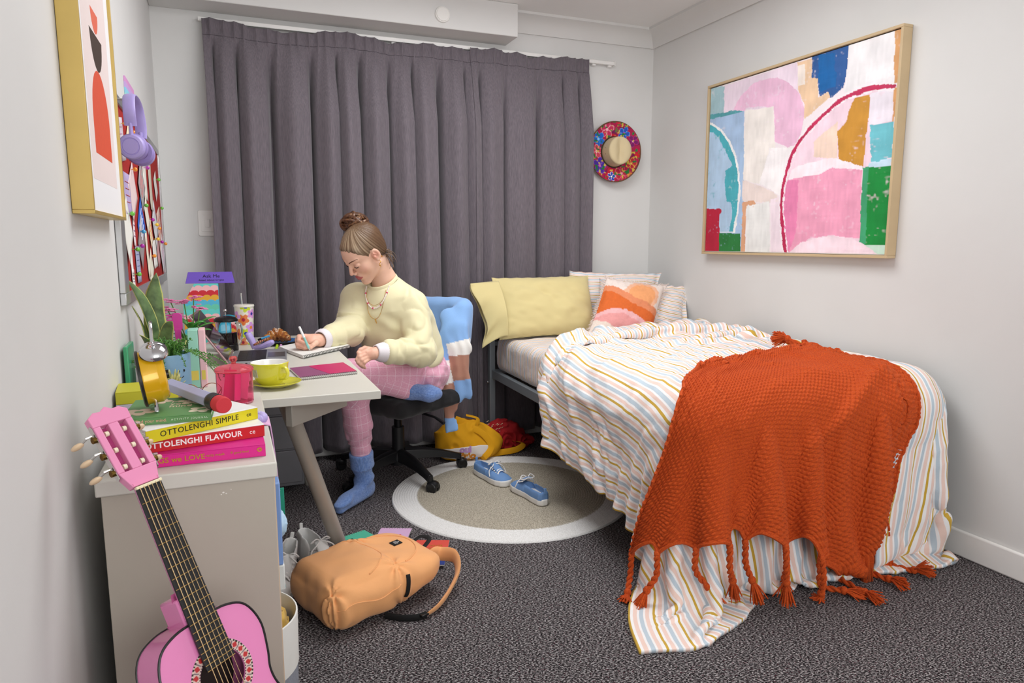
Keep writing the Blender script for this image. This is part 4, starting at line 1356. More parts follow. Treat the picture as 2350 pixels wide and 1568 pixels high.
CF = np.array([-.86, -.51, 0]); CS = np.array([.51, -.86, 0])             # chair faces, chair's left
seatc = np.array([.765, 3.36, .435])
RS = np.stack([CS, -CF, [0, 0, 1]], 1)
def f_seat(p):
    q = (p - seatc.astype(np.float32)) @ RS.astype(np.float32)
    z = q[:, 2] + .03*(q[:, 0]/.23)**2*0 + .25*np.clip(-q[:, 1]-.12, 0, 1)**1.5
    d = s_box(np.stack([q[:, 0], q[:, 1], z], 1), (0, 0, 0), (.235, .225, .042), .04)
    return d + .004*vnoise(q*np.float32(30))
V, F = sdf_mesh(f_seat, seatc - [.36, .36, .1], seatc + [.36, .36, .1], .009)
mesh_obj('seat', V, F, BLK, chair, 'full')
MB().box((-.11, -.10, -.075), (.11, .12, -.035), RS, seatc).build('mechanism', BLP, chair, bevel=.01)
lev = seatc + CS*.10 + [0, 0, -.055]
MB().tube([lev, lev + CS*.13 + [0, 0, -.01], lev + CS*.19 + [0, 0, -.03]], [.006, .006, .009], 8).build('lever', BLP, chair)
backc = np.array([1.00, 3.49, .70]); RBK = RS @ rotm('X', -8)
def f_back(p):
    q = (p - backc.astype(np.float32)) @ RBK.astype(np.float32)
    y = q[:, 1] + .55*q[:, 0]**2
    w = .205 - .10*np.clip(q[:, 2]-.08, 0, 1)**1.2
    d2 = s_box(np.stack([q[:, 0]*.205/w, y, q[:, 2]], 1), (0, 0, 0), (.205, .032, .20), .03)
    return d2
V, F = sdf_mesh(f_back, backc - [.3, .3, .27], backc + [.3, .3, .27], .009)
mesh_obj('backrest', V, F, BLK, chair, 'full')
MB().tube([seatc - CF*.12 + [0, 0, -.05], seatc - CF*.26 + [0, 0, -.04], backc - CF*.05 + [0, 0, -.12], backc - CF*.045 + [0, 0, 0]], .016, 10, flat=(1.8, .7)).build('back_upright', BLP, chair)

# ------------------------------------------------------------------ round braided rug
def rug():
    root = thing('round_rug', 'round braided rug in oatmeal with a broad white border', 'rug', (1.211, 2.997, 0))
    cx, cy = 1.211, 2.997
    def ringmesh(name, r0, r1, m, pitch):
        nr = int((r1-r0)/pitch*4); na = 260
        r = np.linspace(r0, r1, nr); a = np.linspace(0, 2*np.pi, na, endpoint=False)
        A, Rr = np.meshgrid(a, r, indexing='ij')
        coil = (Rr/pitch + A/(2*np.pi))
        z = .0075 + .0022*np.abs(np.sin(np.pi*coil)) + .0006*np.sin(A*90 + np.floor(coil)*1.7)
        z[:, -1] = .001 if r1 > .5 else z[:, -1]
        wob = 1 + .0035*np.sin(A*3 + 1) + .002*np.sin(A*7)
        P = np.stack([cx + Rr*wob*np.cos(A), cy + Rr*wob*np.sin(A), z], -1)
        b = MB().grid(P[::-1], closed_u=True)
        return b.build(name, m, root, 'full')
    def braid(nm, c1, c2):
        m = bpy.data.materials.new(nm); m.use_nodes = True; k = NT(m)
        n = k.add('ShaderNodeTexNoise', i_Scale=240.0, i_Detail=2.0); k.link(k.coord(), n.inputs['Vector'])
        k.link(k.ramp(n.outputs['Fac'], [(.38, c1), (.6, c2)]), k.b.inputs['Base Color'])
        k.b.inputs['Roughness'].default_value = .95; k.bump(n.outputs['Fac'], .6, .003)
        return m
    ringmesh('braided_centre', .002, .452, braid('oatmeal_braid', '#8f8778', '#c2b9a8'), .0115)
    ringmesh('braided_border', .448, .568, braid('white_braid', '#dddbd8', '#f0efee'), .0115)
rug()

# ------------------------------------------------------------------ cardigan over the chair back
def cardigan():
    root = thing('cardigan', 'light blue knitted cardigan with white and brown bands hung over the chair back', 'cardigan', (1.0, 3.45, .55))
    nv = np.array([-.35, -.94, 0], np.float32)
    S1 = [(.935, 3.33, .70), (.945, 3.315, .62), (.955, 3.30, .555), (.975, 3.285, .47), (.990, 3.28, .38), (.990, 3.275, .32), (1.003, 3.27, .25)]
    S2 = [(1.01, 3.33, .83), (1.03, 3.285, .76), (1.045, 3.265, .68), (1.050, 3.26, .60), (1.058, 3.255, .52), (1.066, 3.255, .455)]
    def sleeve(p, pts, r):
        # flattened tube
        d = None
        for i in range(len(pts)-1):
            a = np.asarray(pts[i], np.float32); b = np.asarray(pts[i+1], np.float32)
            q = p - a; q = q + np.outer(q @ nv, nv)*1.9
            bb = b - a; bb = bb + nv*(bb @ nv)*1.9
            t = np.clip((q @ bb)/(bb @ bb), 0, 1)
            e = np.linalg.norm(q - t[:, None]*bb, axis=1) - (r[i] + (r[i+1]-r[i])*t)
            d = e if d is None else smin(d, e, .01)
        return d*.42
    def f(p):
        q = (p - backc.astype(np.float32)) @ RBK.astype(np.float32)
        w = vnoise(p*np.float32(12))
        d = f_back(p) - .020 - .006*w - .006*np.sin(q[:, 0]*38 + 3*w + q[:, 2]*8)*np.clip(.25 - q[:, 2], 0, 1)*2
        d = smax(d, -(q[:, 2] + .13 + .04*np.sin(q[:, 0]*9)), .012)
        d = smin(d, sleeve(p, S1, [.044, .045, .042, .038, .032, .029, .029]) + .003*np.sin(p[:, 0]*120 + 4*w) + .002*w, .02)
        d = smin(d, sleeve(p, S2, [.046, .054, .052, .043, .037, .035]) + .004*np.sin(p[:, 0]*120 + p[:, 2]*25 + 4*w)*np.clip((.85-p[:, 2])*4, 0, 1) + .002*w, .035)
        return smax(d, .258 - p[:, 2] + .25*(p[:, 0]-1.), .004)
    V, F = sdf_mesh(f, (.78, 3.16, .22), (1.24, 3.76, .95), .0055)
    blue, white, brown = c3('#87b0e4'), c3('#eeece8'), c3('#b07f6b')
    c = np.zeros((len(V), 3)) + blue
    def arc(pts):
        P = spline(pts, 60); L = np.concatenate([[0], np.cumsum(np.linalg.norm(np.diff(P, axis=0), axis=1))])
        D = np.linalg.norm(V[:, None, :] - P[None], axis=2); k = D.argmin(1)
        return L[k]/L[-1], D.min(1)
    t1, d1 = arc(S1); t2, d2 = arc(S2)
    m1 = (d1 < .06) & (V[:, 2] < .66) & (d1 <= d2); m2 = (d2 < .075) & (V[:, 2] < .80) & (d2 < d1)
    for m, t, edges in ((m1, t1, (.20, .46, .82)), (m2, t2, (.33, .52, .83))):
        c[m & (t > edges[0])] = white; c[m & (t > edges[1])] = brown; c[m & (t > edges[2])] = blue
    o = mesh_obj('knit', V, F, mat('cardigan_knit', vcol=True, rough=.92, sheen=.25, bump=(420, .35, .002), var=(20, .05)), root, 'full')
    setcol(o, c)
cardigan()

# ================================================================== the person at the desk
HR_ = np.array([[.441, -.690, -.574], [-.892, -.263, -.368], [-.103, -.674, .731]])   # columns: her left, facing, up
u_, _, vt_ = np.linalg.svd(HR_); HR_ = u_ @ vt_
HC = np.array([.563, 3.133, 1.151])
def hp(x, y, z): return HC + HR_ @ np.array([x, y, z])
A3 = lambda *a: np.array(a, float)
JT = dict(neck0=hp(0, -.030, -.075), neck1=A3(.668, 3.205, 1.020), shL=A3(.768, 3.115, .918), shR=A3(.553, 3.31, .935),
          elL=A3(.785, 3.025, .715), wrL=A3(.575, 2.945, .733), elR=A3(.495, 3.17, .800), wrR=A3(.352, 3.045, .786),
          waist=A3(.785, 3.30, .62), hipL=A3(.86, 3.215, .575), hipR=A3(.745, 3.38, .565),
          knL=A3(.475, 3.06, .628), anL=A3(.745, 3.115, .520), toeL=A3(.862, 3.055, .508),
          knR=A3(.495, 3.105, .545), anR=A3(.545, 3.195, .075), toeR=A3(.408, 3.045, .030))

def f_head(q):
    """head in its own frame: x left, y forward, z up"""
    m = q*np.array([1, 1, 1], np.float32); m[:, 0] = np.abs(m[:, 0])
    d = s_ell(m, (0, -.018, .040), (.073, .093, .080))
    d = smin(d, s_ell(m, (0, .020, -.026), (.058, .066, .086)), .03)
    d = smin(d, s_ell(m, (0, .042, .040), (.056, .046, .048)), .02)
    d = smin(d, s_cone(m, (.047, -.004, -.052), (.016, .066, -.100), .020, .014), .022)
    d = smin(d, s_ell(m, (0, .074, -.103), (.017, .016, .014)), .014)
    d = smin(d, s_ell(m, (.036, .050, -.026), (.024, .026, .027)), .02)
    d = smax(d, -s_ell(m, (.033, .101, .008), (.018, .0155, .0105)), .012)
    d = smin(d, s_cone(m, (.012, .086, .027), (.044, .071, .031), .0055, .005), .014)
    d = smin(d, s_cone(m, (0, .083, .020), (0, .1065, -.024), .0062, .0088), .011)
    d = smin(d, s_ell(m, (.0105, .096, -.032), (.0072, .0085, .0066)), .006)
    d = smax(d, -s_ell(m, (.0056, .101, -.0425), (.0028, .004, .0026)), .003)
    d = smin(d, s_ell(m, (.031, .0725, .005), (.0150, .0138, .0128)), .0035)
    d = smin(d, s_ell(m, (0, .074, -.062), (.026, .020, .022)), .014)
    d = smin(d, chain(m, [(0, .0945, -.0570), (.006, .0955, -.0556), (.022, .084, -.0615)], [.0040, .0044, .0022]), .004)
    d = smin(d, chain(m, [(0, .0935, -.0672), (.009, .0915, -.0668), (.021, .083, -.0630)], [.0056, .0052, .0022]), .004)
    d = smax(d, -chain(m, [(0, .101, -.0618), (.010, .0975, -.0620), (.024, .0865, -.0622)], [.0016, .0015, .0010]), .002)
    e = s_ell(m, (.0765, -.008, -.002), (.0075, .019, .031), rotm('Z', 22))
    e = smax(e, -s_ell(m, (.086, -.003, .001), (.0085, .0105, .0185), rotm('Z', 22)), .003)
    e = smin(e, s_cone(m, (.0795, .002, .012), (.078, -.012, -.004), .003, .003), .004)
    e = smin(e, s_ell(m, (.079, .004, -.006), (.004, .005, .006)), .004)
    e = smin(e, s_ell(m, (.0775, -.002, -.027), (.005, .0075, .008)), .006)
    d = smin(d, e, .005)
    return d

def finger(p, pts, r):
    return chain(p, [np.asarray(x, float) for x in pts], r, .004)

# right hand round the pen: knuckles to the left, fingers folding back to the right, stacked index (top) to little finger
FR_ = [([(.290, 3.040, .806), (.262, 3.018, .808), (.258, 2.988, .795), (.286, 2.970, .781), (.300, 2.967, .770)], [.0105, .0095, .0088, .0078, .0066]),
       ([(.286, 3.046, .796), (.255, 3.022, .794), (.252, 2.989, .781), (.280, 2.974, .769), (.297, 2.972, .764)], [.0105, .0095, .0088, .0080, .0066]),
       ([(.286, 3.046, .784), (.255, 3.026, .780), (.254, 2.994, .770), (.279, 2.980, .763), (.292, 2.980, .7615)], [.0100, .0090, .0082, .0074, .0062]),
       ([(.290, 3.040, .775), (.262, 3.026, .768), (.262, 3.002, .763), (.280, 2.990, .7605), (.290, 2.991, .7602)], [.0092, .0080, .0072, .0066, .0056])]
FTR = ([(.338, 3.020, .782), (.326, 2.988, .783), (.312, 2.969, .776), (.302, 2.963, .767)], [.0125, .0110, .0092, .0070])
# left hand resting on the lap
FL_ = [([(.522, 2.935, .742), (.493, 2.918, .735), (.482, 2.914, .712), (.492, 2.922, .694)], [.0100, .0092, .0082, .0066]),
       ([(.524, 2.930, .732), (.494, 2.910, .724), (.486, 2.908, .702), (.497, 2.916, .686)], [.0102, .0094, .0084, .0068]),
       ([(.528, 2.928, .720), (.500, 2.906, .712), (.494, 2.906, .693), (.504, 2.914, .680)], [.0098, .0090, .0080, .0066]),
       ([(.534, 2.928, .710), (.510, 2.906, .701), (.505, 2.908, .686), (.514, 2.916, .676)], [.0090, .0080, .0072, .0058])]
FTL = ([(.545, 2.950, .748), (.520, 2.940, .756), (.500, 2.928, .752), (.488, 2.922, .742)], [.0115, .0098, .0085, .0066])

def f_upper(p):
    q = (p - HC.astype(np.float32)) @ HR_.astype(np.float32)
    d = np.full(len(p), 1., np.float32)
    near = np.abs(q).max(1) < .22
    d[near] = f_head(q[near])
    d[~near] = np.linalg.norm(q[~near], axis=1) - .12
    d = smin(d, s_cone(p, JT['neck0'], JT['neck1'], .047, .054), .022)
    d = smin(d, chain(p, [JT['neck1'], (JT['shL']+JT['shR'])/2 + A3(.03, .03, -.07), JT['waist']], [.050, .085, .09]), .03)
    d = smin(d, chain(p, [JT['shL'], JT['elL'], JT['wrL']], [.042, .036, .026], .01), .02)
    d = smin(d, chain(p, [JT['shR'], JT['elR'], JT['wrR']], [.042, .036, .026], .01), .02)
    # hands
    h = chain(p, [JT['wrR'], (.322, 3.035, .794), (.290, 3.040, .800)], [.0255, .022, .016])
    h = smin(h, chain(p, [(.335, 3.04, .785), (.290, 3.042, .782)], [.023, .016]), .012)
    h = smin(h, s_ell(p, (.312, 3.022, .781), (.026, .022, .021)), .012)
    for pts, r in FR_: h = smin(h, finger(p, pts, r), .0035)
    h = smin(h, finger(p, *FTR), .006)
    d = smin(d, h, .008)
    g = chain(p, [JT['wrL'], (.548, 2.937, .734), (.526, 2.932, .738)], [.0255, .021, .014])
    g = smin(g, chain(p, [(.556, 2.935, .728), (.530, 2.930, .718)], [.023, .015]), .012)
    for pts, r in FL_: g = smin(g, finger(p, pts, r), .0035)
    g = smin(g, finger(p, *FTL), .006)
    return smin(d, g, .008)

def f_lower(p):
    d = chain(p, [JT['waist'], (JT['hipL']+JT['hipR'])/2], [.11, .11])
    for a in ('L', 'R'):
        an = JT['an'+a]
        d = smin(d, chain(p, [JT['hip'+a], JT['kn'+a], an, JT['toe'+a]], [.06, .038, .014, .008], .01), .03)
    return d

def build_person():
    root = thing('person', 'seated person in pale yellow sweatshirt, pink check trousers and blue socks, writing with a pen', 'person', (.76, 3.3, 0))
    V, F = sdf_mesh(f_upper, (.225, 2.865, .655), (.955, 3.43, 1.26), .0021)
    V2, F2 = sdf_mesh(f_lower, (.33, 2.95, 0.004), (1.02, 3.52, .78), .008)
    SK = mat('skin', vcol=True, rough=.45, spec=.4, sss=.12, var=(30, .03), bump=(220, .05, .001))
    o = mesh_obj('body', np.concatenate([V, V2]), np.concatenate([F, F2 + len(V)]), SK, root, 'full')
    # skin colouring
    c = np.zeros((len(V)+len(V2), 3)) + c3('#e8bca4')
    q = (V - HC) @ HR_; ax = np.abs(q[:, 0])
    def mixc(col, w):
        n = len(w); c[:n] = c[:n]*(1-w[:, None]) + c3(col)*w[:, None]
    head = np.abs(q).max(1) < .14
    g = lambda x, y, z, s: np.exp(-(((ax-x)/s)**2 + ((q[:, 1]-y)/s)**2 + ((q[:, 2]-z)/s)**2))
    mixc('#d98f80', .50*g(.042, .062, -.03, .022)*head)
    mixc('#d98a78', .45*g(0, .112, -.028, .012)*head)
    mixc('#d68d7c', .6*np.clip(g(.084, -.002, 0, .018)*1.6, 0, 1)*head)
    qm = np.stack([ax, q[:, 1], q[:, 2]], 1).astype(np.float32)
    lip = np.minimum(chain(qm, [(0, .0945, -.0570), (.006, .0955, -.0556), (.022, .084, -.0615)], [.0040, .0044, .0022]),
                     chain(qm, [(0, .0935, -.0672), (.009, .0915, -.0668), (.021, .083, -.0630)], [.0056, .0052, .0022]))
    mixc('#b0565a', np.clip(1 - (lip - .0004)/.0016, 0, 1)*head*(q[:, 1] > .08))
    lid = g(.031, .086, .010, .010)
    mixc('#c98f82', .35*lid*head)
    hand = (V[:, 2] < .83)
    mixc('#d9937d', (.55*np.clip(.5+.5*vnoise((V*45).astype(np.float32)), 0, 1)*hand))
    setcol(o, np.clip(c, 0, 1))
    # lashes, brows
    rg = np.random.default_rng(2)
    for s in (-1, 1):
        b = MB()
        t = np.linspace(0, 1, 13)
        L = project(f_head, np.stack([.0170 + .0290*t, .0868 - 27*((.0145-.029*t)**2), -.0008 - .0038*np.sin(np.pi*t)], 1), .0003)*[s, 1, 1]
        b.tube([hp(*q) for q in L], .0010, 5)
        for k in range(13):
            q = L[k]; b.tube([hp(*q), hp(q[0] + s*.0016*t[k], q[1]+.0042, q[2]-.0020)], [.0009, .0004], 4)
        b.build('eyelashes', mat('lash_brown', '#2a1712', .7), root)
    for s in (-1, 1):
        b = MB()
        t = rg.random(110); x = .0115 + .036*t
        Q = project(f_head, np.stack([x, .0925 - .012*t - .013*t*t, .0255 + .0080*np.sin(2.0*t+.2) + rg.normal(0, .0010, 110)*(1-.6*t)], 1), .0004)*[s, 1, 1]
        Q2 = project(f_head, Q*[s, 1, 1] + [.006, -.0015, .0014], .0006)*[s, 1, 1]
        for q, r in zip(Q, Q2): b.tube([hp(*q), hp(*r)], [.0006, .0002], 3)
        b.build('eyebrow', mat('brow_brown', '#6b4630', .8), root)
    return root, o
PERSON, BODY = build_person()

# ------------------------------------------------------------------ hair
def zh(y):
    return np.interp(y, [-.10, -.06, -.035, -.012, .004, .018, .035, .055, .075, .10], [-.075, -.065, -.040, .012, .026, .010, .030, .060, .078, .086])
BUNL = A3(0, -.036, .118)
def f_hair(q):
    qa = q.copy(); qa[:, 0] = np.abs(qa[:, 0])
    d = s_ell(q, (0, -.020, .040), (.0792, .0992, .0872))
    d = smin(d, s_ell(q, (0, .041, .0425), (.0598, .0492, .0512)), .02)
    d = smin(d, s_ell(q, (0, -.055, -.02), (.058, .052, .055)), .03)
    ax = BUNL/np.linalg.norm(BUNL)
    th = np.arctan2(q[:, 0], q[:, 1] + .036 - .3*(q[:, 2]-.118))
    d = d + .0009*np.sin(th*34 + 3*np.sin(th*5)) + .0007*np.sin(th*83 + 2)
    hl = zh(q[:, 1]) + .010*np.clip((qa[:, 0]-.03)/.03, 0, 1)*(q[:, 1] > .02)*-1 + .0022*np.sin(th*47) + .003*vnoise(q*np.float32(140))
    d = smax(d, (hl - q[:, 2])*.45, .010)
    # not over the ears
    d = smax(d, -s_ell(qa, (.083, -.006, -.006), (.014, .021, .030)), .004)
    return d
V, F = sdf_mesh(f_hair, (-.10, -.14, -.10), (.10, .11, .15), .0022)
hm = mat('hair', vcol=True, rough=.42, spec=.5, var=(60, .1), bump=(300, .2, .001))
th = np.arctan2(V[:, 0], V[:, 1] + .036 - .3*(V[:, 2]-.118))
st = .5 + .5*np.sin(th*41 + 4*np.sin(th*7)) ; st = .6*st + .4*(.5 + .5*vnoise(np.stack([th*16, th*0, V[:, 2]*6], 1).astype(np.float32)))
front = np.clip((V[:, 1] + .05)/.09, 0, 1)
hc = (c3('#5f452f') + np.outer(st*front, c3('#b09a7e') - c3('#5f452f')))*(1 - .0*front[:, None])
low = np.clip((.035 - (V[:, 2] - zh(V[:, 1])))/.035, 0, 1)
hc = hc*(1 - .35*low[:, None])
o = mesh_obj('hair', V @ HR_.T + HC, F, hm, PERSON, 'full')
setcol(o, np.clip(hc, 0, 1))
# bun: coils of hair
rg = np.random.default_rng(11)
bun = MB(); BC = A3(.536, 3.172, 1.283)
for k in range(26):
    n = 22; a = np.linspace(0, rg.uniform(3.5, 6.0), n) + rg.uniform(0, 6.28)
    tilt = Euler((rg.normal(0, .75), rg.normal(0, .75), 0)).to_matrix()
    rr = rg.uniform(.026, .050)
    pts = np.stack([np.cos(a)*rr*1.08, np.sin(a)*rr*.95, np.sin(a*1.7 + rg.uniform(0, 6))*.012], 1) @ np.array(tilt).T
    pts = pts*[1, 1, .72] + BC + rg.normal(0, .006, 3)
    r = rg.uniform(.0065, .0125)
    bun.tube(pts, r*np.sin(np.linspace(.35, np.pi-.35, n))**.4, 7)
for k in range(46):
    n = 10; a = np.linspace(0, rg.uniform(1.5, 3), n) + rg.uniform(0, 6.28)
    tilt = Euler((rg.normal(0, 1), rg.normal(0, 1), 0)).to_matrix(); rr = rg.uniform(.045, .066)
    bun.tube((np.stack([np.cos(a)*rr, np.sin(a)*rr*.9, a*0], 1) @ np.array(tilt).T)*[1, 1, .75] + BC, .0007, 3)
bun.ball(BC + [0, 0, -.012], (.046, .044, .034), 14)
bm_ = bpy.data.materials.new('hair_bun'); bm_.use_nodes = True; k = NT(bm_)
nz = k.add('ShaderNodeTexNoise', i_Scale=90.0, i_Detail=3.0); k.link(k.coord(), nz.inputs['Vector'])
k.link(k.ramp(nz.outputs['Fac'], [(.3, '#33190d'), (.55, '#5d3a22'), (.72, '#8f6a48')]), k.b.inputs['Base Color']); k.b.inputs['Roughness'].default_value = .38
k.bump(nz.outputs['Fac'], .3, .002)
bun.build('hair_bun', bm_, PERSON)
loose = MB()
for i in range(38):
    s0 = hp(rg.uniform(.0, .06), -.07 + rg.normal(0, .012), -.045 + rg.normal(0, .012))
    e = s0 + A3(rg.uniform(.01, .06), rg.normal(0, .02), rg.uniform(-.075, -.01))
    m_ = (s0+e)/2 + A3(.008, 0, rg.uniform(-.01, .012))
    loose.tube(spline([s0, m_, e], 7), [.0014]*3 + [.0011]*2 + [.0008, .0004], 4)
loose.build('loose_strands', mat('hair_loose', '#6a5340', .5), PERSON)

# ------------------------------------------------------------------ sweatshirt
SA = JT['neck1'] - JT['waist']; SLEN = np.linalg.norm(SA); SA = SA/SLEN
SS = JT['shL'] - JT['shR']; SS = SS - SA*(SS @ SA); SS /= np.linalg.norm(SS)
SD = np.cross(SS, SA)                                   # towards her front when positive
if SD @ A3(-.6, -.8, 0) < 0: SD = -SD
def f_sweat(p):
    r = p - JT['waist'].astype(np.float32)
    t = r @ SA.astype(np.float32); x = r @ SS.astype(np.float32); y = r @ SD.astype(np.float32)
    tt = t/SLEN
    wx = np.interp(tt, [-.15, 0, .12, .35, .6, .78, .9, 1.0, 1.1], [.165, .178, .190, .192, .190, .172, .125, .078, .055]).astype(np.float32)
    wy = np.interp(tt, [-.15, 0, .12, .35, .6, .78, .9, 1.0, 1.1], [.145, .150, .158, .155, .142, .125, .100, .074, .055]).astype(np.float32)
    y2 = y - .012
    d = (np.sqrt((x/wx)**2 + (y2/wy)**2 + 1e-9) - 1)*np.minimum(wx, wy)
    d = smax(d, (-.02 - t), .03)
    d = smax(d, t - SLEN*1.01, .012)
    # drape folds on the body
    dr = .009*np.sin(x*52 + 6*y + 2.5*np.sin(t*11)) * np.clip(1.1 - tt*1.05, 0, 1)
    dr += .005*np.sin(t*75 + 9*np.sin(x*9))*np.clip(.32 - tt, 0, 1)*2.6
    dr += .0045*vnoise(p*np.float32(11)) + .0065*np.sin((x*.8 + t*.6)*60 + 4*vnoise(p*np.float32(9)))*np.clip(tt*1.6-.3, 0, 1)*np.clip(1.2-tt, 0, 1)
    d = d + dr
    def sleeve(sh, el, wr, r0, r1, r2, r3, ph):
        e = smin(s_cone(p, sh, el, r0, r1), s_cone(p, el, wr, r1, r2), .03)
        a = np.asarray(el, np.float32) - np.asarray(sh, np.float32); La = np.linalg.norm(a)
        b = np.asarray(wr, np.float32) - np.asarray(el, np.float32); Lb = np.linalg.norm(b)
        ta = (p - np.asarray(sh, np.float32)) @ (a/La); tb = (p - np.asarray(el, np.float32)) @ (b/Lb)
        w = vnoise(p*np.float32(14) + ph)
        e = e + .006*(.5 - np.abs(np.sin(ta*48 + 3.5*w + ph)))*np.exp(-((ta - La*.84)/.07)**2)*1.3
        e = e + .0065*(.5 - np.abs(np.sin(tb*44 + 3.5*w + ph*2)))*np.exp(-((tb - Lb*.32)/.10)**2)*1.3 + .0018*w
        e = e + .008*np.sin(tb*60 + ph)*np.exp(-((tb - Lb*.88)/.035)**2)
        # stop before the wrist
        return smax(e, tb - Lb*r3, .012)
    sl = sleeve(JT['shL'], JT['elL'], JT['wrL'], .072, .066, .045, .86, 1.)
    sr = sleeve(JT['shR'], JT['elR'], JT['wrR'], .076, .062, .044, .88, 4.)
    d = smin(d, sl, .022)
    d = smin(d, sr, .03)
    sc = s_cone(p, JT['shR'] + A3(.03, -.03, .0), JT['shL'] + A3(-.03, .03, .0), .066, .066)
    d = smin(d, sc, .04)
    # neck opening
    n0 = JT['neck1'] - SA*.005; n1 = JT['neck1'] + SA*.12 + A3(-.03, -.01, .02)
    d = smax(d, -s_cone(p, n0 + SD*.018, n1, .059, .085), .006)
    return d
V, F = sdf_mesh(f_sweat, (.30, 2.87, .57), (1.02, 3.52, 1.06), .0042)
SWE = mat('lemon_sweatshirt', '#e3dcb4', .88, sheen=.25, bump=(480, .18, .001), var=(9, .03))
mesh_obj('sweatshirt', V, F, SWE, PERSON, 'full')
# ribbed collar and cuffs
def rib_ring(name, c, ax, r0, r1, L, m, nrib=44, bulge=.2, par=PERSON):
    Rm = frame_z(ax); n = nrib*2
    a = np.arange(n)*2*np.pi/n; k = np.where(np.arange(n) % 2, 1.0, .955)
    rows = []
    for s in np.linspace(0, 1, 9):
        r = (r0 + (r1-r0)*s)*(1 + bulge*math.sin(math.pi*s)*.25)
        rows.append((np.stack([r*k*np.cos(a), r*k*np.sin(a), np.full(n, s*L)], 1)) @ Rm.T + c)
    return MB().grid(np.array(rows), closed_v=True).build(name, m, par, 'full', solid=.003)
def collar():
    n = 120; a = np.arange(n)*2*np.pi/n
    c = JT['neck1'] + SD*.016 + SA*.012
    rows = []
    for r, up in ((.071, -.002), (.069, .008), (.066, .013), (.063, .010), (.062, .0), (.064, -.010)):
        k = np.where(np.arange(n) % 2, 1.0, .985)
        P = c + np.outer(np.cos(a)*r*k, SS) + np.outer(np.sin(a)*r*k*1.02, SD) + np.outer(np.full(n, up), SA) - np.outer(np.clip(np.sin(a), 0, 1)*.016, SA)
        rows.append(P)
    MB().grid(np.array(rows), closed_v=True).build('collar', SWE, PERSON, 'full')
collar()
UND = mat('white_rib', '#e6e0e4', .9, bump=(300, .2, .001))
dL = JT['wrL'] - JT['elL']; dL /= np.linalg.norm(dL); dR = JT['wrR'] - JT['elR']; dR /= np.linalg.norm(dR)
rib_ring('cuff', JT['wrL'] - dL*.046, dL, .041, .030, .058, UND, 26, .6)
rib_ring('cuff', JT['wrR'] - dR*.030, dR, .042, .036, .034, UND, 26, .6)

# ------------------------------------------------------------------ trousers
CUF = JT['knR'] + (JT['anR'] - JT['knR'])*.70
def f_trousers(p):
    d = s_ell(p, (JT['hipL']+JT['hipR'])/2 + A3(.02, .01, .0), (.165, .175, .115), rotm('Z', -35))
    thl = chain(p, [JT['hipL'], JT['knL']], [.100, .068])
    thr = chain(p, [JT['hipR'], JT['knR']], [.095, .066])
    d = smin(d, thl, .05); d = smin(d, thr, .05)
    d = smin(d, chain(p, [JT['knL'], JT['anL']], [.060, .046]), .02)
    e = chain(p, [JT['knR'], JT['knR']*.5 + CUF*.5, CUF], [.064, .060, .044], .02)
    ax = ((CUF - JT['knR'])/np.linalg.norm(CUF - JT['knR'])).astype(np.float32)
    t = (p - JT['knR'].astype(np.float32)) @ ax
    e = smax(e, t - np.linalg.norm(CUF - JT['knR']) - .005, .012)
    d = smin(d, e, .03)
    w = vnoise(p*np.float32(19))
    d = d + .005*w + .0035*np.sin(t*60 + 5*w + p[:, 0]*30)*np.exp(-((t-.27)/.09)**2)
    # creases running up from the crook of the hip
    c = (p - JT['hipL'].astype(np.float32)); r = np.linalg.norm(c, axis=1)
    d = d + .004*np.sin((c[:, 2]*.8 - c[:, 0]*.6)*85 + 4*w)*np.exp(-((r-.13)/.08)**2)
    # resting on the seat
    return smax(d, .479 - p[:, 2] - 10*(t > .05), .01)
V, F = sdf_mesh(f_trousers, (.36, 2.93, .19), (1.04, 3.55, .72), .0042)
def plaid_material():
    m = bpy.data.materials.new('pink_check'); m.use_nodes = True; k = NT(m)
    fs = []
    for nm, per in (('pu', .040), ('pv', .040)):
        a = k.add('ShaderNodeAttribute', attribute_name=nm)
        f = k.math('FRACT', k.math('DIVIDE', a.outputs['Fac'], per))
        fs.append(k.math('LESS_THAN', f, .05))
    line = k.math('MAXIMUM', fs[0], fs[1])
    n = k.add('ShaderNodeTexNoise', i_Scale=300.0, i_Detail=2.0); k.link(k.coord(), n.inputs['Vector'])
    base = k.ramp(n.outputs['Fac'], [(.3, '#d795ae'), (.7, '#e5adc2')])
    k.link(k.mix(k.math('MULTIPLY', line, .75), base, C('#f3dde6')), k.b.inputs['Base Color'])
    k.b.inputs['Roughness'].default_value = .88; k.b.inputs['Sheen Weight'].default_value = .2
    k.bump(n.outputs['Fac'], .25, .001)
    return m
o = mesh_obj('trousers', V, F, plaid_material(), PERSON, 'full')
def bone_uv(V, bones):
    best = np.full(len(V), 9.); U = np.zeros(len(V)); W = np.zeros(len(V))
    for a, b, r in bones:
        d = b - a; L = np.linalg.norm(d); d = d/L
        t = (V - a) @ d; tc = np.clip(t, 0, L)
        rad = V - a - tc[:, None]*d
        dist = np.linalg.norm(rad, axis=1) - r
        Fm = frame_z(d)
        ang = np.arctan2(rad @ Fm[:, 1], rad @ Fm[:, 0])
        m = dist < best
        best[m] = dist[m]; U[m] = t[m] + .013; W[m] = (ang*.08)[m]
    return U, W
pu, pv = bone_uv(V, [(JT['hipL'] + (JT['hipL']-JT['knL'])*.45, JT['knL'], .085), (JT['hipR'] + (JT['hipR']-JT['knR'])*.45, JT['knR'], .08), (JT['knR'], CUF, .055), (JT['knL'], JT['anL'], .055)])
setattr_f(o, 'pu', pu + 1); setattr_f(o, 'pv', pv + 1)

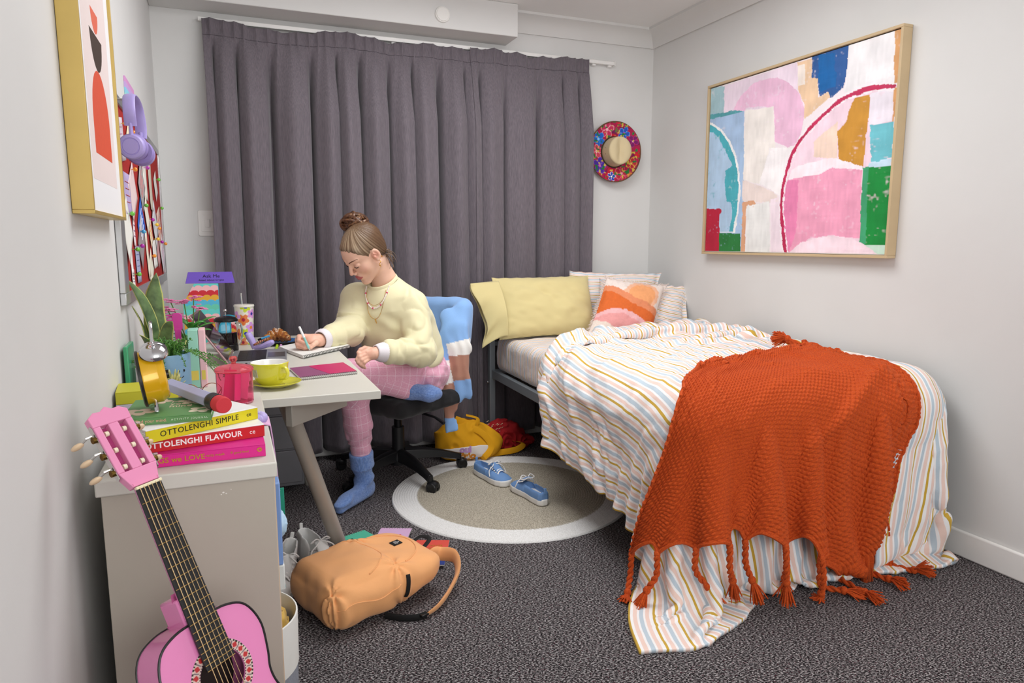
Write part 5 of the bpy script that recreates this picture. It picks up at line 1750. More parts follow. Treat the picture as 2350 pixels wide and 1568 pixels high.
# ------------------------------------------------------------------ socks
def sock_material():
    m = bpy.data.materials.new('blue_rib_sock'); m.use_nodes = True; k = NT(m)
    a = k.add('ShaderNodeAttribute', attribute_name='rib')
    s_ = k.math('SINE', k.math('MULTIPLY', a.outputs['Fac'], 6.2832))
    n = k.add('ShaderNodeTexNoise', i_Scale=150.0, i_Detail=3.0); k.link(k.coord(), n.inputs['Vector'])
    k.link(k.ramp(n.outputs['Fac'], [(.3, '#5f83c6'), (.7, '#86a5de')]), k.b.inputs['Base Color'])
    k.b.inputs['Roughness'].default_value = .95; k.b.inputs['Sheen Weight'].default_value = .3
    k.bump(k.math('ADD', k.math('MULTIPLY', s_, .5), n.outputs['Fac']), .55, .004)
    return m
SOCK = sock_material()
cuf = JT['knR'] + (JT['anR'] - JT['knR'])*.66
def f_sockR(p):
    heel = JT['anR'] + A3(.012, .016, -.038)
    d = chain(p, [cuf, JT['anR']], [.050, .043])
    d = smin(d, chain(p, [heel, JT['toeR'] + A3(.03, .03, .012), JT['toeR']], [.036, .034, .026]), .03)
    ax = ((JT['anR']-cuf)/np.linalg.norm(JT['anR']-cuf)).astype(np.float32); t = (p - cuf.astype(np.float32)) @ ax
    L = np.linalg.norm(JT['anR']-cuf)
    d = d - .006*((t < .075) & (t > -.03)) * np.clip((.078 - t)/.006, 0, 1)
    d = d + .005*np.sin(t*80 + 3*vnoise(p*np.float32(14)))*np.exp(-((t-L*.78)/.07)**2)
    d = smax(d, -t - .004, .008)
    return smax(d, .003 - p[:, 2], .006)
V, F = sdf_mesh(f_sockR, (.33, 2.96, 0), (.66, 3.30, .36), .004)
o = mesh_obj('sock', V, F, SOCK, PERSON, 'full')
U, W = bone_uv(V, [(cuf, JT['anR'], .045), (JT['anR'], JT['toeR'], .035)]); setattr_f(o, 'rib', W/.0085 + 3)
def f_sockL(p):
    d = chain(p, [JT['anL'] + A3(-.06, .02, .012), JT['anL'], JT['toeL'] - A3(.03, -.012, 0), JT['toeL']], [.040, .040, .036, .028], .02)
    return d + .003*vnoise(p*np.float32(30))
V, F = sdf_mesh(f_sockL, (.60, 2.98, .44), (.93, 3.22, .60), .004)
o = mesh_obj('sock', V, F, SOCK, PERSON, 'full')
U, W = bone_uv(V, [(JT['anL'], JT['toeL'], .04)]); setattr_f(o, 'rib', W/.0085 + 3)

# ------------------------------------------------------------------ jewellery and pen
GOLD = mat('gold', '#d9a23c', .22, metal=1.)
def necklace(drop, top, spread):
    """loop round the neck whose front hangs on the sweatshirt"""
    n = 48; a = np.linspace(0, 2*np.pi, n, endpoint=False); out = np.zeros((n, 3))
    s_, c_ = np.sin(a), np.cos(a)
    t = SLEN + top - np.clip(s_, 0, 1)**1.1*drop
    P = JT['waist'] + np.outer(t, SA) + np.outer(c_*spread, SS)
    fr = s_ > .13
    Q = (P[fr] + SD*.30).astype(np.float32)
    for _ in range(60):
        d = f_sweat(Q) - .004
        Q = Q - SD.astype(np.float32)*np.clip(d, -.02, .03)[:, None]*.8
    P[fr] = Q
    return P[fr][np.argsort(-c_[fr])]
P = necklace(.085, .012, .060)
b = MB()
for i, p in enumerate(P): b.cur = 1 if i in (2, 7, 12, 16, 20) else 0; b.ball(p, .0046 if b.cur else .0038, 8)
b.cur = 0
b.tube(P, .003, 6)
b.build('bead_necklace', [mat('pearl_bead', '#f0e4da', .35), mat('pink_bead', '#d24a70', .35)], PERSON)

b = MB(); P = necklace(.125, .006, .050); b.tube(P, .0009, 5)
k = int(np.argmin(P[:, 2])); b.cyl(P[k], P[k] - SA*.022, .0022, .0012, n=6)
P2 = necklace(.065, .004, .058); b.tube(P2, .0008, 5)
b.build('gold_chain', GOLD, PERSON)
b = MB(); e = hp(.082, -.004, -.034)
for k in range(5): b.ball(e + A3(.002*math.sin(k*2), .001, -.007*k), .0032 if k % 2 else .0022, 7)
b.ball(hp(.083, -.020, -.024), .003, 7); b.ball(hp(.082, -.024, -.030), .0024, 7)
b.build('earring', GOLD, PERSON)
pen = thing('pen', 'slim mint and white pen held in the writing hand', 'pen', (.298, 2.963, .754))
tip = A3(.2985, 2.960, .7545); top = A3(.259, 2.955, .858); d = top - tip
MB().tube([tip + d*.10, tip + d*.14, tip + d*.56], [.0036, .0048, .0048], 14).build('grip', mat('mint_plastic', '#8fcfc8', .3), pen)
MB().tube([tip + d*.56, tip + d*.60, tip + d*.98, tip + d], [.0048, .0052, .0048, .0036], 14).build('cap_end', mat('pen_white', '#f2f2f2', .25), pen)
MB().tube([tip, tip + d*.05, tip + d*.10], [.0007, .0022, .0034], 12).build('nib', mat('chrome', '#cfcfcf', .15, metal=1.), pen)

# ================================================================== things on the desk
DZ = DESKZ + .0005
Z3 = np.eye(3)
def ring_path(c, r, n=24, ax='z'):
    a = np.arange(n)*2*np.pi/n
    return np.stack([c[0] + r*np.cos(a), c[1] + r*np.sin(a), np.full(n, c[2])], 1)

# cup and saucer
LIME = mat('lime_glaze', '#d5cf3c', .18, coat=.6, var=(8, .04))
WHT = mat('white_glaze', '#f1f0ec', .2, coat=.5)
t = thing('saucer', 'lime yellow saucer under the cup at the desk edge', 'saucer', (.125, 2.325, DZ))
MB().lathe([(0, 0), (.036, 0), (.040, .002), (.062, .009), (.0785, .0165), (.079, .018), (.077, .0185), (.061, .0125), (.040, .0055), (.034, .005), (0, .005)], 56, (.125, 2.325, DZ)).build('dish', LIME, t)
MB().lathe([(.028, .0056), (.029, .0072), (.030, .0056)], 40, (.125, 2.325, DZ)).build('foot_ring', LIME, t)
t = thing('teacup', 'wide lime yellow teacup with white inside and a round handle', 'cup', (.108, 2.320, DZ+.006))
cz = DZ + .0062
MB().lathe([(0, .004), (.024, .004), (.026, 0), (.029, 0), (.030, .005), (.040, .014), (.050, .032), (.056, .056), (.0585, .075), (.0572, .0765)], 56, (.108, 2.320, cz)).build('bowl', LIME, t)
MB().lathe([(.0572, .0765), (.0555, .075), (.053, .056), (.047, .034), (.036, .017), (.02, .010), (0, .009)], 56, (.108, 2.320, cz)).build('inner_glaze', WHT, t)
hd = np.array([.62, -.78, 0]); base = np.array([.108, 2.320, cz])
MB().tube(spline([base + hd*.052 + [0, 0, .062], base + hd*.071 + [0, 0, .064], base + hd*.080 + [0, 0, .048], base + hd*.072 + [0, 0, .030], base + hd*.047 + [0, 0, .026]], 22), .0052, 10, flat=(1.3, .8)).build('handle', LIME, t)
b = MB()
for k in range(5):
    a = math.radians(198 + 6*k)
    p0 = base + np.array([math.cos(a)*.0515, math.sin(a)*.0515, .034]); p1 = base + np.array([math.cos(a+.02)*.0572, math.sin(a+.02)*.0572, .058])
    b.tube([p0, p1], .0018, 5)
b.build('printed_mark', mat('grey_print', '#b8b49a', .5), t)

# laptop
SIL = mat('laptop_alu', '#a2a4a8', .4, metal=.55)
lap = thing('laptop', 'open laptop with dark keys seen side on at the back of the desk', 'laptop', (.10, 2.95, DZ))
RL = rotm('Z', -4)
Lo = np.array([-.012, 2.790, DZ])           # near hinge corner; local x = away from the hinge, y = along the hinge
def L_(x, y, z): return Lo + RL @ np.array([x, y, z])
MB().prism(rect_round(.206, .310, .010, 4, .103, .155), 0, .012, RL, Lo).build('base', SIL, lap, bevel=.002)
kb = MB().box((.022, .020, .0121), (.128, .291, .0126), RL, Lo).build('keyboard_well', mat('key_well', '#1f1f22', .5), lap, False)
KEY = mat('key_black', '#141416', .45)
kmesh = None
for r in range(6):
    for c_ in range(14):
        x0 = .024 + .0172*r; y0 = .0225 + .0190*c_
        if r == 5 and 4 < c_ < 9:
            continue
        if kmesh is None:
            o = MB().box((0, 0, 0), (.0152, .0168, .0010)).build('key', KEY, kb, False, world=False); kmesh = o.data
        else:
            o = bpy.data.objects.new('key', kmesh); COL.objects.link(o); o.parent = kb
        o.matrix_basis = MW[lap.name].inverted() @ Matrix.Translation(Vector(L_(x0, y0, .0126))) @ Matrix(RL.tolist()).to_4x4()
MB().box((.024 + .0172*5, .0225 + .0190*5, .0126), (.1252, .1913, .0136), RL, Lo).build('space_bar', KEY, kb, False)
MB().box((.134, .090, .0121), (.200, .215, .0124), RL, Lo).build('trackpad', mat('trackpad_grey', '#7d7f84', .3, metal=.8), lap, False)
b = MB()
for y in (.03, .05, .062): pass
for x0, x1 in ((.018, .030), (.036, .046), (.055, .063)):
    b.box((x0, -.0004, .004), (x1, .0005, .0075), RL, Lo)
b.build('ports', mat('port_dark', '#0c0c0d', .6), lap, False)
RSn = RL @ rotm('Y', -34)                     # lid leans back from the hinge
MB().prism(rect_round(.008, .310, .003, 3, -.004, .155), .004, .222, RSn, Lo + np.array([0, 0, .008])).build('lid', mat('laptop_rose', '#a88a8c', .35, metal=.7), lap, bevel=.0015)
MB().box((.0002, .010, .014), (.0008, .300, .214), RSn, Lo + np.array([0, 0, .008])).build('screen', mat('dark_screen', '#2b1216', .12, coat=.6), lap, False)

# open spiral pad under the writing hand

def spiral_book(name, label, cat, fl, fr, bl, z, th, m_top, n_coil, coil_m, curl=0., parts=True, page=PAPER):
    fl, fr, bl = map(lambda q: np.array([q[0], q[1], 0.]), (fl, fr, bl))
    ex = fr - fl; ey = bl - fl; W = np.linalg.norm(ex); H = np.linalg.norm(ey); ux = ex/W; uy = ey/H
    root = thing(name, label, cat, (*(fl + ex/2 + ey/2)[:2], z))
    def slab(nm, z0, z1, m, a0=0., a1=1., b0=.035, b1=1.):
        n = 12
        s = np.linspace(b0, b1, n)
        top = []; bot = []
        for q in s:
            zz = curl*max(0, q-.7)**2
            top.append([fl + ex*a0 + ey*q + [0, 0, z1+zz], fl + ex*a1 + ey*q + [0, 0, z1+zz]])
            bot.append([fl + ex*a0 + ey*q + [0, 0, z0+zz], fl + ex*a1 + ey*q + [0, 0, z0+zz]])
        top = np.array(top); bot = np.array(bot)
        b = MB().grid(np.concatenate([top, bot[::-1]]), closed_u=True)
        k = n
        # ends
        N_ = 2*n
        b.f.append(tuple(2*i for i in range(N_))); b.mi.append(0); b.f.append(tuple(2*i+1 for i in range(N_))[::-1]); b.mi.append(0)
        return b.build(nm, m, root, False)
    slab('back_cover', z, z+.0015, mat('kraft_board', '#6a6660', .8))
    slab('pages', z+.0015, z+th-.001, page)
    tp = slab('top_sheet', z+th-.001, z+th, m_top)
    first = None
    for k in range(n_coil):
        p = fl + ex*((k+.5)/n_coil) + np.array([0, 0, z+th*.5])
        if first is None:
            a = np.linspace(0, 2*np.pi, 12, endpoint=False)
            P = np.stack([a*0, np.cos(a)*.010, np.sin(a)*.0055 + .001], 1)
            Rm = np.stack([ux, uy, [0, 0, 1]], 1)
            o = MB().tube(P @ Rm.T, .0011, 5, closed=True).build('coil', coil_m, root, world=False); first = o.data
        else:
            o = bpy.data.objects.new('coil', first); COL.objects.link(o); o.parent = root
        o.location = Vector(p + uy*.006) - MW[root.name].translation
    return root, tp
COIL = mat('coil_black', '#2a2a2a', .35, metal=.6)
COILS = mat('coil_silver', '#b8b6b2', .3, metal=.9)
spiral_book('open_notepad', 'open white spiral notepad under the writing hand', 'notepad', (.262, 2.840), (.480, 3.060), (.190, 3.125), DZ, .014, PAPER, 34, COIL, curl=.03)
nb, tp = spiral_book('spiral_notebook', 'plum and magenta spiral notebook lying near the desk corner', 'notebook', (.208, 2.398), (.405, 2.442), (.190, 2.610), DZ, .009, mat('plum_cover', '#8e4f74', .45), 30, COILS)
# magenta quarter on the cover
fl, fr, bl = np.array([.208, 2.398, 0]), np.array([.405, 2.442, 0]), np.array([.190, 2.610, 0])
ex, ey = fr-fl, bl-fl
pts = [fl + ex*a + ey*b_ + [0, 0, DZ+.0092] for a, b_ in ((.52, .06), (.999, .06), (.999, .999), (.34, .999), (.36, .80), (.41, .55), (.47, .28))]
n = len(pts); V = pts + [p + np.array([0, 0, .0003]) for p in pts]
mesh_obj('magenta_panel', V, [tuple(range(n))[::-1], tuple(range(n, 2*n))] + [(j, (j+1) % n, n+(j+1) % n, n+j) for j in range(n)], mat('magenta_cover', '#c31c63', .4), tp, False)

# french press
press = thing('french_press', 'glass french press with black lid half full of coffee', 'coffee press', (-.018, 3.190, DZ))
pc = (-.018, 3.190, DZ)
GLASS = mat('clear_glass', '#ffffff', .02, trans=1., ior=1.2)
MB().lathe([(0, .004), (.041, .004), (.0425, .010), (.0425, .128), (.044, .131)], 40, pc).build('beaker', GLASS, press)
MB().lathe([(0, .0055), (.0405, .0055), (.0412, .011), (.0412, .080), (0, .080)], 40, pc).build('coffee', mat('black_coffee', '#120805', .06), press)
MB().lathe([(0, 0), (.044, 0), (.0455, .003), (.0455, .026), (.0435, .028), (.0435, .004)], 40, pc).build('base_band', mat('press_black', '#111112', .3), press)
MB().lathe([(.044, .126), (.048, .127), (.0485, .134), (.040, .143), (.016, .149), (0, .150)], 40, pc).build('lid', mat('press_black'), press)
MB().cyl((-.018, 3.190, DZ+.07), (-.018, 3.190, DZ+.168), .0022, n=8).ball((-.018, 3.190, DZ+.172), .0075, 12).build('plunger', mat('chrome'), press)
hd = np.array([.85, -.35, 0.])
b = np.array(pc)
MB().tube(spline([b + hd*.043 + [0, 0, .118], b + hd*.066 + [0, 0, .114], b + hd*.072 + [0, 0, .075], b + hd*.062 + [0, 0, .035], b + hd*.044 + [0, 0, .022]], 22), .0055, 8, flat=(1.2, .6)).build('handle', GLASS, press)

# flowery tumbler with metal straw
def tumbler():
    root = thing('tumbler', 'white tumbler printed with bright flowers and a metal straw', 'tumbler', (.060, 3.370, DZ))
    c = (.060, 3.370, DZ); nz, na = 60, 110
    z = np.linspace(0, .172, nz); a = np.linspace(0, 2*np.pi, na, endpoint=False)
    Z, A = np.meshgrid(z, a, indexing='ij')
    r = np.interp(Z, [0, .004, .172], [.031, .034, .0415])
    P = np.stack([c[0] + r*np.cos(A), c[1] + r*np.sin(A), c[2] + Z], -1)
    col = np.zeros((nz, na, 3)) + c3('#e9e4d6')
    def flower(a0, z0, R, pet, ctr, n=5, rot=0.):
        x = ((A - a0 + np.pi) % (2*np.pi) - np.pi)*.038; y = Z - z0
        th = np.arctan2(y, x) + rot; rr = np.hypot(x, y)
        col[rr < R*(.62 + .38*np.abs(np.cos(th*n/2)))] = c3(pet)
        col[rr < R*.30] = c3(ctr)
    for a0, z0, R, pet, ctr, rot in ((4.55, .115, .026, '#e0783a', '#a8123a', .3), (5.55, .14, .022, '#dc9ad8', '#30309a', 0), (4.85, .170, .022, '#c4d62c', '#2a3fb0', .5), (4.75, .052, .026, '#c4d62c', '#2336b0', .2),
                                     (5.45, .078, .026, '#d79ae0', '#e08a3a', .9), (4.35, .012, .024, '#e08a5a', '#a8123a', .2), (5.5, .012, .022, '#c4d62c', '#2336b0', .2),
                                     (3.6, .13, .025, '#d79ae0', '#e08a3a', .1), (3.7, .05, .026, '#e0783a', '#a8123a', .1), (.4, .11, .026, '#c4d62c', '#2336b0', .2), (.3, .03, .025, '#e0783a', '#a8123a', .4), (1.6, .1, .026, '#dc9ad8', '#30309a', .4), (2.4, .06, .026, '#c4d62c', '#2336b0', .2)):
        flower(a0, z0, R, pet, ctr, 5, rot)
    o = MB().grid(P, closed_v=True).build('printed_body', mat('tumbler_print', vcol=True, rough=.3, coat=.4, var=(5, .01)), root, 'full')
    setcol(o, col.reshape(-1, 3))
    MB().lathe([(.0412, .170), (.0435, .171), (.0440, .176), (.0425, .180), (.030, .1815), (0, .182)], 44, c).build('lid', mat('tumbler_lid', '#e4e0d4', .3), root)
    MB().cyl((.054, 3.372, DZ+.17), (.051, 3.372, DZ+.232), .0042, n=12).build('straw', mat('chrome'), root)
tumbler()

# plate with a pastry
t = thing('dinner_plate', 'blue plate with black rim behind the notepad', 'plate', (.202, 3.318, DZ))
MB().lathe([(0, .003), (.055, .003), (.060, .005), (.086, .015), (.0875, .0165)], 56, (.202, 3.318, DZ)).build('glazed_face', mat('blue_glaze', '#2b6cb0', .2, coat=.5, var=(30, .2)), t)
MB().lathe([(.0875, .0165), (.089, .0155), (.088, .013), (.060, .001), (.050, 0), (0, 0)], 56, (.202, 3.318, DZ)).build('dark_underside', mat('black_glaze', '#17171a', .25), t)
def pastry():
    root = thing('croissant', 'almond croissant with icing lines on the blue plate', 'pastry', (.195, 3.318, DZ+.006))
    pts = spline([(.158, 3.262, DZ+.020), (.180, 3.285, DZ+.030), (.212, 3.296, DZ+.040), (.245, 3.285, DZ+.030), (.268, 3.262, DZ+.018)], 30) + np.array([-.020, .043, 0])
    rr = np.interp(np.linspace(0, 1, 30), [0, .15, .35, .5, .7, .88, 1], [.007, .017, .027, .030, .026, .016, .007])
    rr = rr*(1 + .13*np.sin(np.linspace(0, 1, 30)*44))
    b = MB().tube(pts, rr, 18)
    v = np.concatenate(b.v); v = v + .0018*np.stack([vnoise(v*120+k*9) for k in range(3)], 1); b.v = [v]
    m = bpy.data.materials.new('pastry_crust'); m.use_nodes = True; k = NT(m)
    n = k.add('ShaderNodeTexNoise', i_Scale=70.0, i_Detail=4.0); k.link(k.coord(), n.inputs['Vector'])
    k.link(k.ramp(n.outputs['Fac'], [(.3, '#6d3312'), (.5, '#a65f24'), (.7, '#cf9248')]), k.b.inputs['Base Color']); k.b.inputs['Roughness'].default_value = .45; k.bump(n.outputs['Fac'], .6, .004)
    b.build('crust', m, root)
    rg = np.random.default_rng(4)
    for j in range(30):
        i = rg.integers(3, 27); a = rg.uniform(.2, 2.9)
        c = pts[i] + np.array([.3*math.cos(a), -.8*abs(math.cos(a)), math.sin(a)])*rr[i]*.98
        MB().ball(c, (.006, .004, .0012), 7, Euler(tuple(rg.uniform(0, 3, 3))).to_matrix()).build('almond_flake', mat('almond_cream', '#d8b07a', .6), root)
    for j in range(7):
        i = 7 + j*2
        a = np.linspace(.5, 2.6, 8)
        T = pts[min(i+1, 29)] - pts[i]; T /= np.linalg.norm(T); u = np.cross([0, 0, 1.], T); u /= np.linalg.norm(u)
        P = pts[i] + np.outer(np.cos(a)*rr[i]*1.04, u) + np.outer(np.sin(a)*rr[i]*1.04, [0, 0, 1.])
        MB().tube(P, .0012, 5).build('icing_line', mat('icing', '#f4ece2', .4), root)
pastry()

# lavender phone cradle with pens and a bracelet
LAV = mat('lavender_plastic', '#b3a4dc', .35)
t = thing('phone_holder', 'lavender V shaped holder beside the coffee press', 'holder', (.095, 3.10, DZ))
def lobe(pts, r, fl): return MB().tube(spline(pts, 16), r, 14, flat=fl)
lobe([(.092, 3.135, DZ+.012), (.082, 3.138, DZ+.040), (.070, 3.140, DZ+.066), (.066, 3.140, DZ+.080)], np.interp(np.linspace(0, 1, 16), [0, .6, .92, 1], [.016, .019, .016, .006]), (1.0, .8)).build('upright_lobe', LAV, t)
lobe([(.094, 3.130, DZ+.014), (.120, 3.110, DZ+.022), (.150, 3.095, DZ+.036), (.166, 3.090, DZ+.044)], np.interp(np.linspace(0, 1, 16), [0, .6, .92, 1], [.014, .019, .015, .006]), (1.0, .7)).build('low_lobe', LAV, t)
t = thing('bracelet', 'beaded copper bracelet lying in the lavender holder', 'bracelet', (.11, 3.08, DZ+.03))
b = MB(); a = np.linspace(0, 2*np.pi, 20, endpoint=False)
for q in a: b.ball((.112 + .024*math.cos(q), 3.113 + .016*math.sin(q), DZ+.042 + .012*math.cos(q)), .0042, 8)
b.build('beads', mat('rose_copper', '#c48a68', .25, metal=.7), t)
t = thing('felt_pen', 'blue felt pen with black cap in the lavender holder', 'pen', (.14, 3.07, DZ+.05))
MB().tube([(.118, 3.110, DZ+.055), (.150, 3.103, DZ+.066)], .0042, 10).build('barrel', mat('sky_blue', '#4aa3d6', .3), t)
MB().tube([(.104, 3.113, DZ+.050), (.118, 3.110, DZ+.055)], .005, 10).build('cap', mat('cap_black', '#141414', .4), t)
for x, c_, lab in ((.180, '#b9dc2e', 'short lime highlighter lying behind the notepad'), (.196, '#d89bd0', 'short lilac highlighter lying behind the notepad')):
    t = thing('highlighter', lab, 'highlighter', (x, 3.17, DZ))
    MB().tube([(x, 3.165, DZ+.006), (x+.006, 3.225, DZ+.006)], .006, 10).build('barrel', mat('hl_' + c_[1:], c_, .4), t)
    MB().tube([(x-.002, 3.150, DZ+.006), (x, 3.165, DZ+.006)], .0052, 10).build('cap', mat('hl_' + c_[1:]), t)

# magazine file with scalloped pattern and the purple sign on top
def scallop():
    root = thing('magazine_file', 'upright magazine file printed with red, yellow and turquoise scallops', 'file box', (-.115, 3.47, DZ))
    x0, x1, z0, z1 = -.192, -.044, DZ, 1.014
    outline = [(x0, z0), (x1, z0), (x1, z1), (-.143, z1), (x0, .925)]
    nx, nz = 130, 230
    X, Z = np.meshgrid(np.linspace(x0, x1, nx), np.linspace(z0, z1, nz), indexing='ij')
    # squeeze the grid on to the outline
    left = np.where(Z > .925, x0 + (-.143 - x0)*(Z-.925)/(z1-.925), x0)
    U = np.linspace(0, 1, nx)[:, None]
    X = left + (x1 - left)*U
    seq = ['#62cfc8', '#f0b9bd', '#c9202f', '#e0a72e', '#52b6d6', '#63c8ac']
    row = .0215; sc = .033
    col = np.zeros((nx, nz, 3)) + c3('#62cfc8')
    top = z1 + .01
    for k in range(14):
        zc = top - k*row
        xm = (X - x0 + (sc/2 if k % 2 else 0)) % sc - sc/2
        edge = zc - .004 + .012*(np.sqrt(np.clip(1 - (xm/(sc*.52))**2, 0, 1)) - 1) + .008
        col[Z < edge] = c3(seq[k % 6])
    P = np.stack([X, X*0 + 3.449, Z], -1)
    o = MB().grid(P[::-1]).build('printed_side', mat('file_print', vcol=True, rough=.5, var=(5, .01)), root, 'full')
    setcol(o, col[::-1].reshape(-1, 3))
    TQ = mat('turquoise_card', '#3fa9c0', .5)
    MB().box((x1-.001, 3.4495, z0), (x1+.002, 3.515, z1)).build('spine', TQ, root)
    MB().box((x0, 3.4495, z0), (x1-.001, 3.452, .925)).build('side_board', TQ, root)
    MB().box((x0, 3.513, z0), (x1-.001, 3.516, .925)).build('side_board', TQ, root)
    MB().box((x0, 3.452, z0), (x1-.001, 3.513, z0+.003)).build('floor_board', TQ, root)
    MB().box((x0, 3.452, z0), (x0+.002, 3.513, .90)).build('low_front', TQ, root)
scallop()
sg = thing('desk_sign', 'purple translucent three sided sign lying on top of the magazine file', 'sign', (-.075, 3.47, 1.0155))
VIO = mat('violet_acrylic', '#8468d8', .15, trans=.3, ior=1.3)
zb = 1.0155; yf, yb_, ym = 3.448, 3.510, 3.479
V = [(-.178, yf, zb), (.028, yf, zb), (.028, yb_, zb), (-.178, yb_, zb), (-.178+.012, ym, zb+.050), (.028-.010, ym, zb+.050)]
mesh_obj('acrylic_prism', V, [(0, 3, 2, 1), (0, 1, 5, 4), (2, 3, 4, 5), (0, 4, 3), (1, 2, 5)], VIO, sg, False, bevel=.001)
nrm = np.array([0, -.050, .031]); nrm /= np.linalg.norm(nrm); up = np.cross(nrm, [1, 0, 0]); RT = np.stack([[1, 0, 0], up*(1 if up[2] > 0 else -1), nrm], 1)
INK = mat('sign_ink', '#17112e', .6)
text_obj('sign_title', 'Ask Me', .0235, INK, sg, np.array([-.07, yf, zb]) + RT[:, 1]*.036 + nrm*.0006, RT, align='CENTER')
text_obj('sign_line', 'Asked About Crypto', .0125, INK, sg, np.array([-.07, yf, zb]) + RT[:, 1]*.016 + nrm*.0006, RT, align='CENTER')
# turquoise plate standing behind the press
t = tag(MB().lathe([(0, .002), (.05, .002), (.055, .004), (.062, .006), (.06, .008), (.05, .005), (0, .005)], 40, (-.008, 3.50, DZ+.062), rotm('X', 78)).build('side_plate', mat('turquoise_glaze', '#37b4d4', .2, coat=.4), None), 'turquoise side plate standing on edge behind the coffee press', 'plate')

# ================================================================== plants
def leaf_blade(base, tip, w, bend, m, name, parent, twist=0., n=14, cup=.25, ax=None):
    base = np.array(base, float); tip = np.array(tip, float)
    mid = (base+tip)/2 + np.array(bend)
    t = np.linspace(0, 1, n); C_ = np.outer((1-t)**2, base) + np.outer(2*t*(1-t), mid) + np.outer(t**2, tip)
    T = np.gradient(C_, axis=0); T /= np.linalg.norm(T, axis=1)[:, None]
    a0 = np.array(ax if ax is not None else (1., 0, 0), float)
    rows = []
    wd = w*np.clip(np.interp(t, [0, .15, .45, .75, .93, 1], [.45, .7, 1, .8, .3, .02]), 0, 1)
    for i in range(n):
        ang = twist*t[i]
        s = a0 - T[i]*(a0 @ T[i]); s /= np.linalg.norm(s); k = np.cross(T[i], s)
        s2 = s*math.cos(ang) + k*math.sin(ang); k2 = np.cross(T[i], s2)
        u = np.linspace(-1, 1, 7)
        rows.append(C_[i] + np.outer(u*wd[i], s2) + np.outer(cup*wd[i]*u*u, k2))
    o = MB().grid(np.array(rows)).build(name, m, parent, 'full', solid=.0016)
    setattr_f(o, 'edge', np.tile(np.abs(np.linspace(-1, 1, 7)), n))
    return o

def leaf_material(name, c1, c2, edge=None, rough=.4):
    m = bpy.data.materials.new(name); m.use_nodes = True; k = NT(m)
    w = k.add('ShaderNodeTexNoise', i_Scale=30.0, i_Detail=3.0); k.link(k.coord(), w.inputs['Vector'])
    base = k.ramp(w.outputs['Fac'], [(.35, c1), (.65, c2)])
    if edge:
        a = k.add('ShaderNodeAttribute', attribute_name='edge')
        f = k.math('GREATER_THAN', a.outputs['Fac'], .86)
        base = k.mix(f, base, C(edge))
    k.link(base, k.b.inputs['Base Color']); k.b.inputs['Roughness'].default_value = rough
    k.b.inputs['Subsurface Weight'].default_value = .05
    return m
SNAKE = leaf_material('snake_leaf', '#3f5a35', '#6c8a55', '#b9b96a', .45)
def snake_plant():
    root = thing('snake_plant', 'tall snake plant with broad yellow edged leaves by the left wall', 'plant', (-.205, 2.30, DZ))
    c = np.array([-.208, 2.368, DZ])
    MB().lathe([(0, .0), (.040, 0), (.050, .01), (.056, .085), (.058, .088), (.054, .088), (.050, .075), (0, .072)], 32, c).build('pot', mat('stone_pot', '#cfccc6', .6, bump=(60, .2)), root)
    MB().lathe([(0, .0755), (.0495, .0755)], 24, c).build('soil', mat('dark_soil', '#2c2018', .95, bump=(200, .8, .004)), root)
    b = c + [0, 0, .07]
    leaf_blade(b + [-.004, .0, 0], (-.276, 2.33, 1.092), .017, (.045, 0, .05), SNAKE, 'leaf', root, .25, ax=(.9, .3, 0))
    leaf_blade(b + [.008, .012, 0], (-.199, 2.36, 1.108), .031, (-.026, 0, .02), SNAKE, 'leaf', root, .1, ax=(1, .1, 0))
    leaf_blade(b + [.014, -.012, 0], (-.160, 2.31, .965), .021, (-.015, 0, .055), SNAKE, 'leaf', root, -.5, ax=(1, 0, 0))
    leaf_blade(b + [.020, .004, 0], (-.135, 2.31, .885), .028, (.012, 0, .075), SNAKE, 'leaf', root, .3, ax=(.9, .3, 0))
    leaf_blade(b + [-.016, .008, 0], (-.272, 2.37, 1.010), .018, (.02, 0, .03), SNAKE, 'leaf', root, .9, ax=(.5, .8, 0))
    leaf_blade(b + [-.010, -.018, 0], (-.250, 2.30, .930), .016, (.015, 0, .03), SNAKE, 'leaf', root, -.4, ax=(.9, -.3, 0))
snake_plant()

